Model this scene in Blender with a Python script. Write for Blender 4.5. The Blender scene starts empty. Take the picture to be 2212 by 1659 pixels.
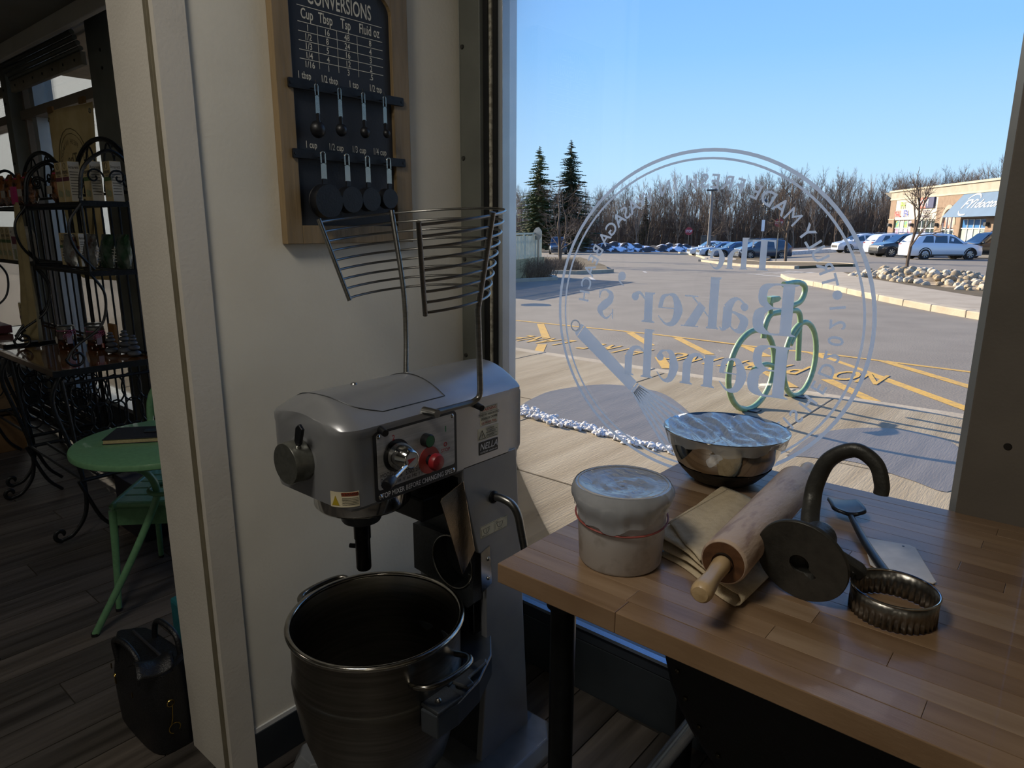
import bpy, bmesh, math, random
from mathutils import Vector, Matrix, Quaternion
R = math.radians
scene = bpy.context.scene
COL = scene.collection
random.seed(7)

# ---------------------------------------------------------------- camera
def setup_camera():
    yaw, pitch, roll = R(40.15), R(13.0), R(0.17)
    cy, sy = math.cos(yaw), math.sin(yaw)
    F = Vector((-sy*math.cos(pitch), cy*math.cos(pitch), -math.sin(pitch)))
    r = Vector((cy, sy, 0)); u = r.cross(F)
    r2 = r*math.cos(roll) + u*math.sin(roll); u2 = -r*math.sin(roll) + u*math.cos(roll)
    cam = bpy.data.cameras.new('camera'); o = bpy.data.objects.new('camera', cam); COL.objects.link(o)
    m = Matrix((r2, u2, -F)).transposed().to_4x4(); m.translation = Vector((0, 0, 1.5))
    o.matrix_world = m
    cam.sensor_width = 36; cam.lens = 36*1470/2212; cam.clip_start = .05; cam.clip_end = 600
    scene.camera = o
setup_camera()
# ---------------------------------------------------------------- light and exposure
SUN_E, SKY_E, FILL_E, EXPO = 9.6, 1.0, .85, 0.27  # lamp energy scales the overhead fill added indoors
vs = scene.view_settings
vs.view_transform = 'Standard'; vs.look = 'None'; vs.gamma = 1; vs.exposure = EXPO; vs.use_curve_mapping = False
def setup_world():
    w = bpy.data.worlds.new('sky'); scene.world = w; w.use_nodes = True
    nt = w.node_tree; nt.nodes.clear()
    tc = nt.nodes.new('ShaderNodeTexCoord'); sp = nt.nodes.new('ShaderNodeSeparateXYZ')
    cr = nt.nodes.new('ShaderNodeValToRGB'); bg = nt.nodes.new('ShaderNodeBackground'); out = nt.nodes.new('ShaderNodeOutputWorld')
    nt.links.new(tc.outputs['Generated'], sp.inputs[0]); nt.links.new(sp.outputs[2], cr.inputs[0])
    # brighter, whiter sky around the low sun
    dt = nt.nodes.new('ShaderNodeVectorMath'); dt.operation = 'DOT_PRODUCT'; nrm = nt.nodes.new('ShaderNodeVectorMath'); nrm.operation = 'NORMALIZE'
    nt.links.new(tc.outputs['Generated'], nrm.inputs[0]); nt.links.new(nrm.outputs[0], dt.inputs[0]); dt.inputs[1].default_value = (-.94, .12, .32)
    mr = nt.nodes.new('ShaderNodeMapRange'); mr.interpolation_type = 'SMOOTHSTEP'; mr.inputs['From Min'].default_value = .80; mr.inputs['From Max'].default_value = 1.0; mr.inputs['To Max'].default_value = 1.0
    nt.links.new(dt.outputs['Value'], mr.inputs['Value'])
    mx = nt.nodes.new('ShaderNodeMix'); mx.data_type = 'RGBA'; mx.inputs['B'].default_value = (2.4, 2.35, 2.2, 1)
    nt.links.new(mr.outputs[0], mx.inputs['Factor']); nt.links.new(cr.outputs[0], mx.inputs['A'])
    nt.links.new(mx.outputs['Result'], bg.inputs[0]); nt.links.new(bg.outputs[0], out.inputs[0])
    e = cr.color_ramp.elements
    e[0].position = 0.0; e[0].color = (.56, .74, .93, 1)
    e[1].position = 1.0; e[1].color = (.05, .18, .62, 1)
    for p, c in ((.08, (.46, .72, 1.0, 1)), (.22, (.27, .56, 1.0, 1)), (.45, (.13, .36, .92, 1))):
        k = cr.color_ramp.elements.new(p); k.color = c
    bg.inputs[1].default_value = SKY_E
setup_world()
def lamp(kind, name, loc, energy, color, size=None, rot=None, angle=None, sizey=None):
    l = bpy.data.lights.new(name, kind); l.energy = energy; l.color = color
    if kind == 'AREA':
        l.shape = 'RECTANGLE'; l.size = size; l.size_y = sizey or size
    if angle: l.angle = angle
    o = bpy.data.objects.new(name, l); COL.objects.link(o); o.location = loc
    if rot: o.rotation_euler = rot
    return o
sd = Vector((1, -.12, -.36)).normalized()
so = lamp('SUN', 'sun', (-20, 4, 12), SUN_E, (1, .84, .65), angle=R(.6))
so.rotation_mode = 'QUATERNION'; so.rotation_quaternion = sd.to_track_quat('-Z', 'Y')

# ---------------------------------------------------------------- helpers
def lin(h):
    h = h.lstrip('#'); out = []
    for i in (0, 2, 4):
        c = int(h[i:i+2], 16)/255
        out.append(c/12.92 if c <= .04045 else ((c+.055)/1.055)**2.4)
    return tuple(out)
MATS = {}
def mat(name, col, rough=.5, metal=0.0, noise=None, bump=None, spec=.5, coat=0.0, trans=0.0, transl=0.0, rand=None, emit=0.0, streak=None, coords='Object', alpha=None):
    """col hex; noise=(scale, hex2, lo, hi); bump=(scale, strength); streak=(sx,sy,sz) noise stretch; rand=hex list by object"""
    if name in MATS: return MATS[name]
    m = bpy.data.materials.new(name); m.use_nodes = True; nt = m.node_tree
    b = nt.nodes['Principled BSDF']; L = nt.links.new
    c = lin(col) + (1,)
    b.inputs['Base Color'].default_value = c
    b.inputs['Roughness'].default_value = rough; b.inputs['Metallic'].default_value = metal
    b.inputs['Specular IOR Level'].default_value = spec; b.inputs['Coat Weight'].default_value = coat
    b.inputs['Transmission Weight'].default_value = trans
    if alpha is not None: b.inputs['Alpha'].default_value = alpha
    src = None
    def coord(scale):
        tc = nt.nodes.new('ShaderNodeTexCoord'); mp = nt.nodes.new('ShaderNodeMapping')
        L(tc.outputs[coords], mp.inputs[0])
        s = streak or (1, 1, 1); mp.inputs['Scale'].default_value = (scale*s[0], scale*s[1], scale*s[2])
        if rand:
            oi = nt.nodes.new('ShaderNodeObjectInfo'); mu = nt.nodes.new('ShaderNodeMath'); mu.operation = 'MULTIPLY'; mu.inputs[1].default_value = 37
            L(oi.outputs['Random'], mu.inputs[0]); L(mu.outputs[0], mp.inputs['Location'])
        return mp.outputs[0]
    if rand:
        oi = nt.nodes.new('ShaderNodeObjectInfo'); cr = nt.nodes.new('ShaderNodeValToRGB')
        cr.color_ramp.interpolation = 'CONSTANT'
        for i, h in enumerate(rand):
            e = cr.color_ramp.elements[i] if i < 2 else cr.color_ramp.elements.new(i/len(rand))
            e.position = i/len(rand); e.color = lin(h) + (1,)
        L(oi.outputs['Random'], cr.inputs[0]); src = cr.outputs[0]
    if noise:
        n = nt.nodes.new('ShaderNodeTexNoise'); n.inputs['Scale'].default_value = 1; n.inputs['Detail'].default_value = 5
        L(coord(noise[0]), n.inputs['Vector'])
        cr = nt.nodes.new('ShaderNodeValToRGB'); cr.color_ramp.elements[0].position = noise[2]; cr.color_ramp.elements[1].position = noise[3]
        L(n.outputs[0], cr.inputs[0])
        mx = nt.nodes.new('ShaderNodeMix'); mx.data_type = 'RGBA'
        L(cr.outputs[0], mx.inputs['Factor'])
        if src: 
            L(src, mx.inputs['A']); mx.blend_type = 'MULTIPLY'
        else: mx.inputs['A'].default_value = c
        mx.inputs['B'].default_value = lin(noise[1]) + (1,)
        src = mx.outputs['Result']
    if src: L(src, b.inputs['Base Color'])
    if bump:
        n = nt.nodes.new('ShaderNodeTexNoise'); n.inputs['Scale'].default_value = 1; n.inputs['Detail'].default_value = 6
        L(coord(bump[0]), n.inputs['Vector'])
        bp = nt.nodes.new('ShaderNodeBump'); bp.inputs['Strength'].default_value = bump[1]; bp.inputs['Distance'].default_value = .01
        L(n.outputs[0], bp.inputs['Height']); L(bp.outputs[0], b.inputs['Normal'])
    if emit:
        b.inputs['Emission Color'].default_value = c; b.inputs['Emission Strength'].default_value = emit
    if transl:
        tr = nt.nodes.new('ShaderNodeBsdfTranslucent'); mx = nt.nodes.new('ShaderNodeMixShader'); mx.inputs[0].default_value = transl
        tr.inputs[0].default_value = c
        if src: L(src, tr.inputs[0])
        o = nt.nodes['Material Output']; L(b.outputs[0], mx.inputs[1]); L(tr.outputs[0], mx.inputs[2]); L(mx.outputs[0], o.inputs[0])
    MATS[name] = m; return m
def glass_mat(name, tint, refl=1.0, film=0.0, bumpy=None, rough=0.0):
    if name in MATS: return MATS[name]
    m = bpy.data.materials.new(name); m.use_nodes = True; nt = m.node_tree; nt.nodes.clear(); L = nt.links.new
    t = nt.nodes.new('ShaderNodeBsdfTransparent'); t.inputs[0].default_value = tint + (1,)
    g = nt.nodes.new('ShaderNodeBsdfGlossy'); g.inputs['Roughness'].default_value = rough
    fr = nt.nodes.new('ShaderNodeFresnel'); fr.inputs[0].default_value = 1.45
    mx = nt.nodes.new('ShaderNodeMixShader'); o = nt.nodes.new('ShaderNodeOutputMaterial')
    mu = nt.nodes.new('ShaderNodeMath'); mu.operation = 'MULTIPLY'; mu.inputs[1].default_value = refl; mu.use_clamp = True
    L(fr.outputs[0], mu.inputs[0]); L(mu.outputs[0], mx.inputs[0]); L(t.outputs[0], mx.inputs[1]); L(g.outputs[0], mx.inputs[2])
    last = mx
    if film:
        d = nt.nodes.new('ShaderNodeBsdfDiffuse'); d.inputs[0].default_value = (.75, .78, .82, 1)
        m2 = nt.nodes.new('ShaderNodeMixShader'); m2.inputs[0].default_value = film
        L(mx.outputs[0], m2.inputs[1]); L(d.outputs[0], m2.inputs[2]); last = m2
    if bumpy:
        tc = nt.nodes.new('ShaderNodeTexCoord'); mp = nt.nodes.new('ShaderNodeMapping'); L(tc.outputs['Object'], mp.inputs[0])
        mp.inputs['Scale'].default_value = (bumpy[0], bumpy[0]*2.2, bumpy[0]); mp.inputs['Rotation'].default_value = (0, 0, .5)
        n = nt.nodes.new('ShaderNodeTexNoise'); n.inputs['Scale'].default_value = 1; n.inputs['Detail'].default_value = 6; n.inputs['Distortion'].default_value = 1.2
        L(mp.outputs[0], n.inputs['Vector'])
        b = nt.nodes.new('ShaderNodeBump'); b.inputs['Strength'].default_value = bumpy[1]; b.inputs['Distance'].default_value = .006
        L(n.outputs[0], b.inputs['Height']); L(b.outputs[0], g.inputs['Normal']); L(b.outputs[0], fr.inputs['Normal'])
    L(last.outputs[0], o.inputs[0])
    MATS[name] = m; return m

# glyph meshes from Blender's own built-in font, one per character
GL = {}
def make_glyphs():
    chars = "ABCDEFGHIJKLMNOPQRSTUVWXYZabcdefghijklmnopqrstuvwxyz0123456789/.&!:-'"
    objs = []
    for c in chars:
        for s in (c, 'H'+c+'H'):
            cu = bpy.data.curves.new('t', 'FONT'); cu.body = s; cu.resolution_u = 3; cu.offset = .012 if c not in 'MW' else 0
            o = bpy.data.objects.new('t', cu); COL.objects.link(o); objs.append(o)
    cu = bpy.data.curves.new('t', 'FONT'); cu.body = 'HH'; o = bpy.data.objects.new('t', cu); COL.objects.link(o); objs.append(o)
    dg = bpy.context.evaluated_depsgraph_get(); dg.update()
    def data(o):
        me = bpy.data.meshes.new_from_object(o.evaluated_get(dg))
        v = [(p.co.x, p.co.y) for p in me.vertices]; f = [tuple(p.vertices) for p in me.polygons]
        bpy.data.meshes.remove(me); return v, f
    base = max(p[0] for p in data(objs[-1])[0])
    for i, c in enumerate(chars):
        v, f = data(objs[2*i]); w, _ = data(objs[2*i+1])
        GL[c] = (v, f, max(p[0] for p in w) - base)
    for o in objs:
        cu = o.data; bpy.data.objects.remove(o); bpy.data.curves.remove(cu)
make_glyphs()
def text_width(s, size, sp=1.0): return sum((GL[c][2] if c in GL else .3)*sp for c in s)*size

def bez(p, n=8):
    """Catmull-Rom through points"""
    p = [Vector(q) for q in p]; out = []
    for i in range(len(p)-1):
        a = p[i-1] if i else p[i]*2-p[i+1]; b, c = p[i], p[i+1]; d = p[i+2] if i+2 < len(p) else p[i+1]*2-p[i]
        for k in range(n):
            t = k/n; out.append(.5*((2*b)+(c-a)*t+(2*a-5*b+4*c-d)*t*t+(3*b-a-3*c+d)*t**3))
    out.append(p[-1]); return out

class MB:
    def __init__(s): s.v = []; s.f = []; s.sm = []
    def add(s, vs, fs, smooth=False):
        n = len(s.v); s.v += [Vector(p) for p in vs]; s.f += [tuple(i+n for i in f) for f in fs]; s.sm += [smooth]*len(fs); return s
    def box(s, a, b, rot=None, c=None, taper=None):
        x0, y0, z0 = a; x1, y1, z1 = b
        P = [Vector(p) for p in ((x0,y0,z0),(x1,y0,z0),(x1,y1,z0),(x0,y1,z0),(x0,y0,z1),(x1,y0,z1),(x1,y1,z1),(x0,y1,z1))]
        if rot is not None:
            cc = Vector(c) if c is not None else (Vector(a)+Vector(b))/2
            M = rot if isinstance(rot, Matrix) else Matrix.Rotation(rot, 3, 'Z')
            P = [cc + M @ (p-cc) for p in P]
        return s.add(P, [(0,3,2,1),(4,5,6,7),(0,1,5,4),(1,2,6,5),(2,3,7,6),(3,0,4,7)])
    def prism(s, poly, a, b, axis='z', smooth=False):
        """poly 2D, extruded along axis from a to b; x: (y,z) y: (x,z) z: (x,y)"""
        def P(p, t): return {'x': (t, p[0], p[1]), 'y': (p[0], t, p[1]), 'z': (p[0], p[1], t)}[axis]
        n = len(poly); vs = [P(p, a) for p in poly] + [P(p, b) for p in poly]
        s.add(vs, [tuple(range(n))[::-1], tuple(range(n, 2*n))]); k = len(s.v)-2*n
        s.f += [(k+i, k+(i+1) % n, k+n+(i+1) % n, k+n+i) for i in range(n)]; s.sm += [smooth]*n
        return s
    def tube(s, pts, r, n=8, closed=False, caps=True, ell=None):
        P = [Vector(p) for p in pts]; m = len(P)
        rr = r if isinstance(r, (list, tuple)) else [r]*m
        t0 = (P[1]-P[0]).normalized(); up = Vector((0,0,1)) if abs(t0.z) < .9 else Vector((1,0,0))
        nrm = t0.cross(up).normalized(); vs = []
        for i in range(m):
            if closed: t = P[(i+1) % m]-P[i-1]
            else: t = P[min(i+1, m-1)]-P[max(i-1, 0)]
            if t.length < 1e-9: t = t0
            t = t.normalized(); nrm = (nrm - t*nrm.dot(t)); nrm = nrm.normalized() if nrm.length > 1e-6 else t.orthogonal().normalized()
            bn = t.cross(nrm)
            for k in range(n):
                a = 2*math.pi*k/n; vs.append(P[i] + (nrm*math.cos(a) + bn*math.sin(a)*(ell or 1))*rr[i])
        fs = []
        for i in range(m if closed else m-1):
            j = (i+1) % m
            for k in range(n): fs.append((i*n+k, i*n+(k+1) % n, j*n+(k+1) % n, j*n+k))
        s.add(vs, fs, True)
        if caps and not closed:
            b = len(s.v)-m*n; s.f += [tuple(b+k for k in range(n))[::-1], tuple(b+(m-1)*n+k for k in range(n))]; s.sm += [False, False]
        return s
    def cyl(s, a, b, r, r2=None, n=20): return s.tube([a, b], [r, r if r2 is None else r2], n)
    def lathe(s, prof, c=(0,0,0), n=32, axis=None, mod=None, caps=False):
        """prof list of (r,h) along axis"""
        ax = Vector(axis).normalized() if axis is not None else Vector((0,0,1)); q = Vector((0,0,1)).rotation_difference(ax)
        c = Vector(c); vs = []; m = len(prof)
        for j, (r, h) in enumerate(prof):
            for k in range(n):
                a = 2*math.pi*k/n; rr = r*(mod(j, a) if mod else 1)
                vs.append(c + q @ Vector((rr*math.cos(a), rr*math.sin(a), h)))
        fs = [(j*n+k, j*n+(k+1) % n, (j+1)*n+(k+1) % n, (j+1)*n+k) for j in range(m-1) for k in range(n)]
        s.add(vs, fs, True)
        if caps:
            b = len(s.v)-m*n; s.f += [tuple(b+k for k in range(n))[::-1], tuple(b+(m-1)*n+k for k in range(n))]; s.sm += [False, False]
        return s
    def ball(s, c, r, sc=(1,1,1), n=10, jit=0, rnd=None):
        vs = []; m = n//2+1; c = Vector(c)
        for j in range(m+1):
            th = math.pi*j/m
            for k in range(n):
                a = 2*math.pi*k/n; q = 1+(rnd.uniform(-jit, jit) if jit else 0)
                vs.append(c + Vector((math.sin(th)*math.cos(a)*sc[0], math.sin(th)*math.sin(a)*sc[1], math.cos(th)*sc[2]))*r*q)
        fs = [(j*n+k, j*n+(k+1) % n, (j+1)*n+(k+1) % n, (j+1)*n+k) for j in range(m) for k in range(n)]
        return s.add(vs, fs, not jit)
    def grid(s, fn, nu, nv, smooth=True):
        vs = [fn(i/nu, j/nv) for j in range(nv+1) for i in range(nu+1)]
        return s.add(vs, [(j*(nu+1)+i, j*(nu+1)+i+1, (j+1)*(nu+1)+i+1, (j+1)*(nu+1)+i) for j in range(nv) for i in range(nu)], smooth)
    def text(s, t, size, o, x, y, align='L', sp=1.0, sx=1.0):
        o, x, y = Vector(o), Vector(x).normalized(), Vector(y).normalized(); w = text_width(t, size, sp)*sx
        p = {'L': 0, 'C': -w/2, 'R': -w}[align]
        for c in t:
            if c in GL:
                v, f, adv = GL[c]; s.add([o + x*(p+a*size*sx) + y*b*size for a, b in v], f); p += adv*size*sp*sx
            else: p += .3*size*sp*sx
        return s
    def line(s, a, b, w, nrm):
        a, b = Vector(a), Vector(b); d = (b-a).normalized().cross(Vector(nrm)).normalized()*w/2
        return s.add([a-d, a+d, b+d, b-d], [(0,1,2,3)])
    def build(s, name, m, parent=None, at=None, bevel=0, solid=0, subdiv=0, stuff=False):
        me = bpy.data.meshes.new(name); o = bpy.data.objects.new(name, me); COL.objects.link(o)
        if parent is not None:
            W = OFF[parent]; o.parent = parent
        elif at is not None: W = Vector(at); o.location = W
        else:
            xs = [p.x for p in s.v]; ys = [p.y for p in s.v]; zs = [p.z for p in s.v]
            W = Vector(((min(xs)+max(xs))/2, (min(ys)+max(ys))/2, min(zs))); o.location = W
        OFF[o] = W
        me.from_pydata([p-W for p in s.v], [], s.f); me.polygons.foreach_set('use_smooth', s.sm)
        bm = bmesh.new(); bm.from_mesh(me); bmesh.ops.recalc_face_normals(bm, faces=bm.faces); bm.to_mesh(me); bm.free()
        if any(s.sm): me.set_sharp_from_angle(angle=R(42))
        if m: me.materials.append(m)
        if bevel:
            b = o.modifiers.new('bevel', 'BEVEL'); b.width = bevel; b.segments = 2; b.limit_method = 'ANGLE'; b.angle_limit = R(40)
        if solid:
            b = o.modifiers.new('solid', 'SOLIDIFY'); b.thickness = solid; b.offset = 0
        if subdiv:
            b = o.modifiers.new('sub', 'SUBSURF'); b.levels = subdiv; b.render_levels = subdiv
        if stuff: o['kind'] = 'stuff'
        return o
OFF = {}
def tag(o, label, cat, group=None, kind=None):
    o['label'] = label; o['category'] = cat
    if group: o['group'] = group
    if kind: o['kind'] = kind
    return o
def thing(name, loc, label, cat, group=None, rz=0):
    o = bpy.data.objects.new(name, None); COL.objects.link(o); o.location = loc; o.empty_display_size = .05
    OFF[o] = Vector(loc) if not rz else Vector((0,0,0))
    if rz: o.rotation_euler = (0,0,rz)
    return tag(o, label, cat, group)
def local(o): OFF[o] = Vector((0,0,0)); return o
def struct(o): o['kind'] = 'structure'; return o
def copy_tree(o, parent=None):
    c = o.copy(); COL.objects.link(c); c.parent = parent
    for ch in [k for k in o.children]: copy_tree(ch, c)
    return c
def dup(o, loc, rz=0, label=None, scale=None):
    c = copy_tree(o); c.location = loc; c.rotation_euler = (0,0,rz)
    if label: c['label'] = label
    if scale: c.scale = scale if isinstance(scale, tuple) else (scale,)*3
    return c
def kids(o): return list(o.children)
def rrect(x0, y0, x1, y1, r, n=4):
    out = []
    for cx, cy, a0 in ((x1-r, y0+r, -90), (x1-r, y1-r, 0), (x0+r, y1-r, 90), (x0+r, y0+r, 180)):
        for k in range(n+1):
            a = R(a0+90*k/n); out.append((cx+r*math.cos(a), cy+r*math.sin(a)))
    return out
def arc(c, r, a0, a1, n, ax, ay):
    c, ax, ay = Vector(c), Vector(ax), Vector(ay)
    return [c + ax*math.cos(R(a0+(a1-a0)*k/n))*r + ay*math.sin(R(a0+(a1-a0)*k/n))*r for k in range(n+1)]
def gz(x, y):
    s = -.64*x + .76*y
    q = min(max((-x/max(y, .1)-.25)/.15, 0), 1); q = q*q*(3-2*q); k = .0105+.009*q
    return -.1 - k*max(s-6, 0)

# ---------------------------------------------------------------- materials
WHITEWALL = mat('painted drywall', '#d9d3c4', .55, noise=(3, '#cfc9ba', .4, .7), bump=(90, .08))
PILLAR = mat('painted pillar', '#c3bdb2', .6, noise=(4, '#b5afa4', .45, .75), bump=(120, .1))
CEIL = mat('ceiling paint', '#8f8c84', .9, noise=(2, '#858279', .4, .6))
PLANK = mat('wood look tile', '#524c46', .5, rand=['#524c46', '#4a4540', '#5c554e', '#443f3a'], noise=(26, '#858079', .35, .75), bump=(60, .25), streak=(1, .06, 1))
GROUT = mat('dark grout', '#26241f', .9, bump=(80, .2), noise=(5, '#1f1d1a', .4, .6))
BASEB = mat('dark vinyl baseboard', '#24292d', .45, noise=(6, '#1e2226', .4, .7))
ALU = mat('anodised aluminium', '#7d7f7c', .38, .55, noise=(5, '#737572', .4, .7), bump=(200, .03))
ALUL = mat('bright aluminium', '#b9bec2', .3, .6, noise=(6, '#adb2b6', .4, .7))
RAIL = mat('grey shutter rail', '#6e7068', .5, .2, noise=(7, '#63655e', .4, .7), bump=(150, .05))
RAILR = mat('brown grey post paint', '#6a635a', .5, .1, noise=(6, '#5f5951', .4, .7), bump=(150, .05))
GASK = mat('black rubber gasket', '#0c0d0e', .6, noise=(20, '#141516', .4, .6))
SILL = mat('satin sill metal', '#a8b4c4', .22, .8, noise=(10, '#9ca8b8', .4, .6))
STEEL = mat('polished stainless', '#c9c9c6', .12, 1, noise=(8, '#b9b9b5', .4, .7))
STEELB = mat('brushed stainless', '#8f8e8a', .3, 1, noise=(30, '#7c7b77', .3, .7), streak=(1, 1, 8), bump=(150, .05))
BOWLST = mat('mixer bowl steel', '#8b8881', .3, 1, noise=(18, '#726f69', .3, .7), streak=(.3, .3, 6), bump=(120, .06))
GREYP = mat('silver grey enamel', '#8b8c8d', .33, .35, noise=(14, '#85868a', .4, .7), bump=(500, .03), coat=.25)
GREYD = mat('dark grey casting', '#3c3f42', .42, .3, noise=(200, '#35383b', .4, .6), bump=(300, .08))
BLACKP = mat('black plastic', '#0e0f11', .38, noise=(40, '#15161a', .4, .6))
BLACKM = mat('black iron', '#15171a', .4, .5, noise=(60, '#1f2225', .4, .6), bump=(90, .15))
IRON = mat('cast aluminium attachment', '#45443f', .42, .5, noise=(60, '#3a3935', .35, .7), bump=(160, .12))
GREEN = mat('sage green powder coat', '#5f8a64', .38, noise=(60, '#58825d', .4, .6), coat=.2)
SAGE = mat('green bike rack paint', '#86a47c', .4, noise=(20, '#79976f', .4, .6), bump=(60, .1), coat=.3)
# ---------------------------------------------------------------- room shell
def wall(name, a, b, m): return struct(MB().box(a, b).build(name, m))
SLABF = struct(MB().box((-9.5, -4.0, -.12), (3.5, 1.668, -.006)).build('floor', GROUT))
def planks():
    y0 = -3.4; protos = {}
    def plank(xa, ya, yb):
        w, l = .148, yb-ya-.004; key = round(l, 3)
        if key not in protos:
            b = MB().box((-w/2+.001, -l/2, -.006), (w/2-.001, l/2, 0)); o = b.build('plank', PLANK, at=(0,0,0), bevel=.0015)
            protos[key] = o.data; o.location = (0,0,0)
        else:
            o = bpy.data.objects.new('plank', protos[key]); COL.objects.link(o)
        o.parent = SLABF; o.location = Vector((xa+w/2, (ya+yb)/2, 0)) - OFF[SLABF]
    i = 0; x = -6.2
    while x < .4:
        off = (i*.37) % 1.2; y = -1.0 - off
        while y < 1.66:
            e = min(y+1.2, 1.664)
            if e-y > .05: plank(x, max(y, -1.3), e)
            y += 1.2
        x += .15; i += 1
planks()
wall('wall_left', (-1.83, .78, 0), (-1.603, 1.64, 3.0), WHITEWALL)
p = wall('trim_1', (-1.83, .7125, 0), (-1.592, .782, 3.0), PILLAR)
mb = MB(); mb.box((-1.627, .7065, 0), (-1.611, .7135, 3.0)); struct(mb.build('trim_2', mat('olive corner strip', '#6d6653', .6, noise=(10, '#625b49', .4, .6)), bevel=.001))
mb = MB(); mb.box((-1.603, .783, .0), (-1.594, 1.44, .118)); struct(mb.build('baseboard_left', BASEB, bevel=.002))
mb = MB(); mb.box((-1.603, .783, .118), (-1.597, 1.60, .131)); struct(mb.build('trim_3', mat('white caulk strip', '#c9c8c4', .5, noise=(9, '#bfbeba', .4, .6))))
wall('wall_back', (-9.6, -4.1, 0), (3.6, -4.0, 3.0), WHITEWALL)
wall('wall_right', (3.5, -4.0, 0), (3.6, 1.9, 3.0), WHITEWALL)
wall('wall_far', (-9.6, -4.0, 0), (-9.5, 1.9, 3.0), WHITEWALL)
# front wall right of the post: solid
wall('wall_front', (.12, 1.66, 0), (3.6, 1.9, 3.0), PILLAR)
# ceiling with panels
CE = struct(MB().box((-9.6, -4.1, 3.0), (3.6, 1.9, 3.1)).build('ceiling', CEIL))
def header():
    struct(MB().box((-9.5, 1.40, 2.475), (-1.84, 1.43, 2.56)).build('trim_20', PILLAR, bevel=.004)); struct(MB().box((-9.5, .75, 2.56), (-1.84, 1.43, 2.99)).build('trim_21', CEIL))
    mb = MB().box((-9.5, 1.30, 2.76), (-1.62, 1.66, 3.0)); struct(mb.build('trim_4', PILLAR))
    # rolled shutter housing with ribbed slats
    for i, (x0, x1) in enumerate(((-5.83, -4.52), (-8.2, -6.12), )):
        t = thing('roller_shutter', ((x0+x1)/2, 1.56, 2.4), ('rolled up slatted roller shutter above the window with the cream banner', 'rolled up slatted roller shutter above the leftmost shop window')[i], 'shutter')
        MB().prism([(1.50, 2.60)]+[(1.62-.14*math.sin(R(a)), 2.74-.14*math.cos(R(a))) for a in range(60, -1, -15)]+[(1.65, 2.76), (1.44, 2.76)], x0-.1, x1+.1, 'x', True).build('housing', mat('shutter housing paint', '#5a5852', .4, .3, noise=(6, '#504e49', .4, .6)), t)
        for k in range(5): MB().tube([(x0, 1.60-.012*k, 2.47+.026*k), (x1, 1.60-.012*k, 2.47+.026*k)], .014, 8).build('slat', RAIL, t)
        b = MB().box((x0, 1.595, 2.385), (x1, 1.625, 2.455)).build('bottom_bar', mat('shutter bar paint', '#8d8674', .45, .2, noise=(12, '#827b69', .4, .6)), t, bevel=.003)
        s = MB()
        for k in range(7): s.cyl((x0+.1+(x1-x0-.2)*k/6, 1.592, 2.42), (x0+.1+(x1-x0-.2)*k/6, 1.596, 2.42), .008, n=8)
        s.build('rivets', GASK, b)
header()
# ---------------------------------------------------------------- big window (bay 1)
GLASS = glass_mat('window glass', (.975, .985, .98), .9)
GY = 1.70
def window_main():
    # shutter rails and posts
    mb = MB().box((-1.600, 1.640, 0), (-1.516, 1.69, 3.0)); w = struct(mb.build('trim_5', RAIL, bevel=.002))
    for z in (2.04, 1.713, 1.396, 1.075, .70): MB().cyl((-1.588, 1.641, z), (-1.588, 1.636, z), .0075, .006, 12).build('screw', mat('dull screw', '#4a4a46', .5, .5, noise=(50, '#403f3c', .4, .6)), w)
    struct(MB().box((-1.516, 1.655, .2), (-1.497, 1.72, 3.0)).build('trim_6', GASK))
    struct(MB().box((-1.4965, 1.66, .2), (-1.487, 1.672, 3.0)).build('trim_7', mat('pale brush strip', '#b9b4a4', .7, noise=(90, '#8a8577', .4, .6))))
    struct(MB().box((-1.486, 1.665, .2), (-1.470, 1.72, 3.0)).build('trim_8', GASK))
    fr = struct(MB().box((-1.470, 1.672, .2), (-1.452, 1.74, 3.0)).build('window_1', ALUL, bevel=.001))
    MB().box((-.165, 1.675, .26), (-.150, 1.74, 3.0)).build('frame', ALUL, fr, bevel=.001)
    MB().box((-1.5, 1.66, 2.9), (.1, 1.75, 3.0)).build('head_rail', ALU, fr)
    MB().box((-1.455, GY, .255), (-.152, GY+.006, 2.92)).build('glass_pane', GLASS, fr)
    # lower rail, groove and kick panel
    b = struct(MB().box((-1.49, 1.662, .185), (-.15, 1.72, .235)).build('trim_9', mat('dark sill rail', '#3a4048', .4, .3, noise=(8, '#343a42', .4, .7)), bevel=.002))
    MB().box((-1.49, 1.645, .236), (-.15, 1.668, .247)).build('sill_cap', SILL, b)
    struct(MB().box((-1.6, 1.664, -.06), (-.15, 1.74, .181)).build('baseboard_front', mat('kick panel', '#353b40', .45, .2, noise=(7, '#2f3539', .4, .7)), bevel=.002))
    # right post
    w = struct(MB().box((-.149, 1.630, 0), (-.02, 1.72, 3.0)).build('trim_10', RAILR, bevel=.003))
    MB().box((-.016, 1.632, 0), (.13, 1.72, 3.0)).build('cover_plate', RAILR, w, bevel=.002)
    for z in (1.075, 1.8): MB().cyl((-.079, 1.631, z), (-.079, 1.6275, z), .008, .006, 12).build('screw', mat('dark screw', '#26221e', .5, .4, noise=(50, '#1f1c19', .4, .6)), w)
window_main()
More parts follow.
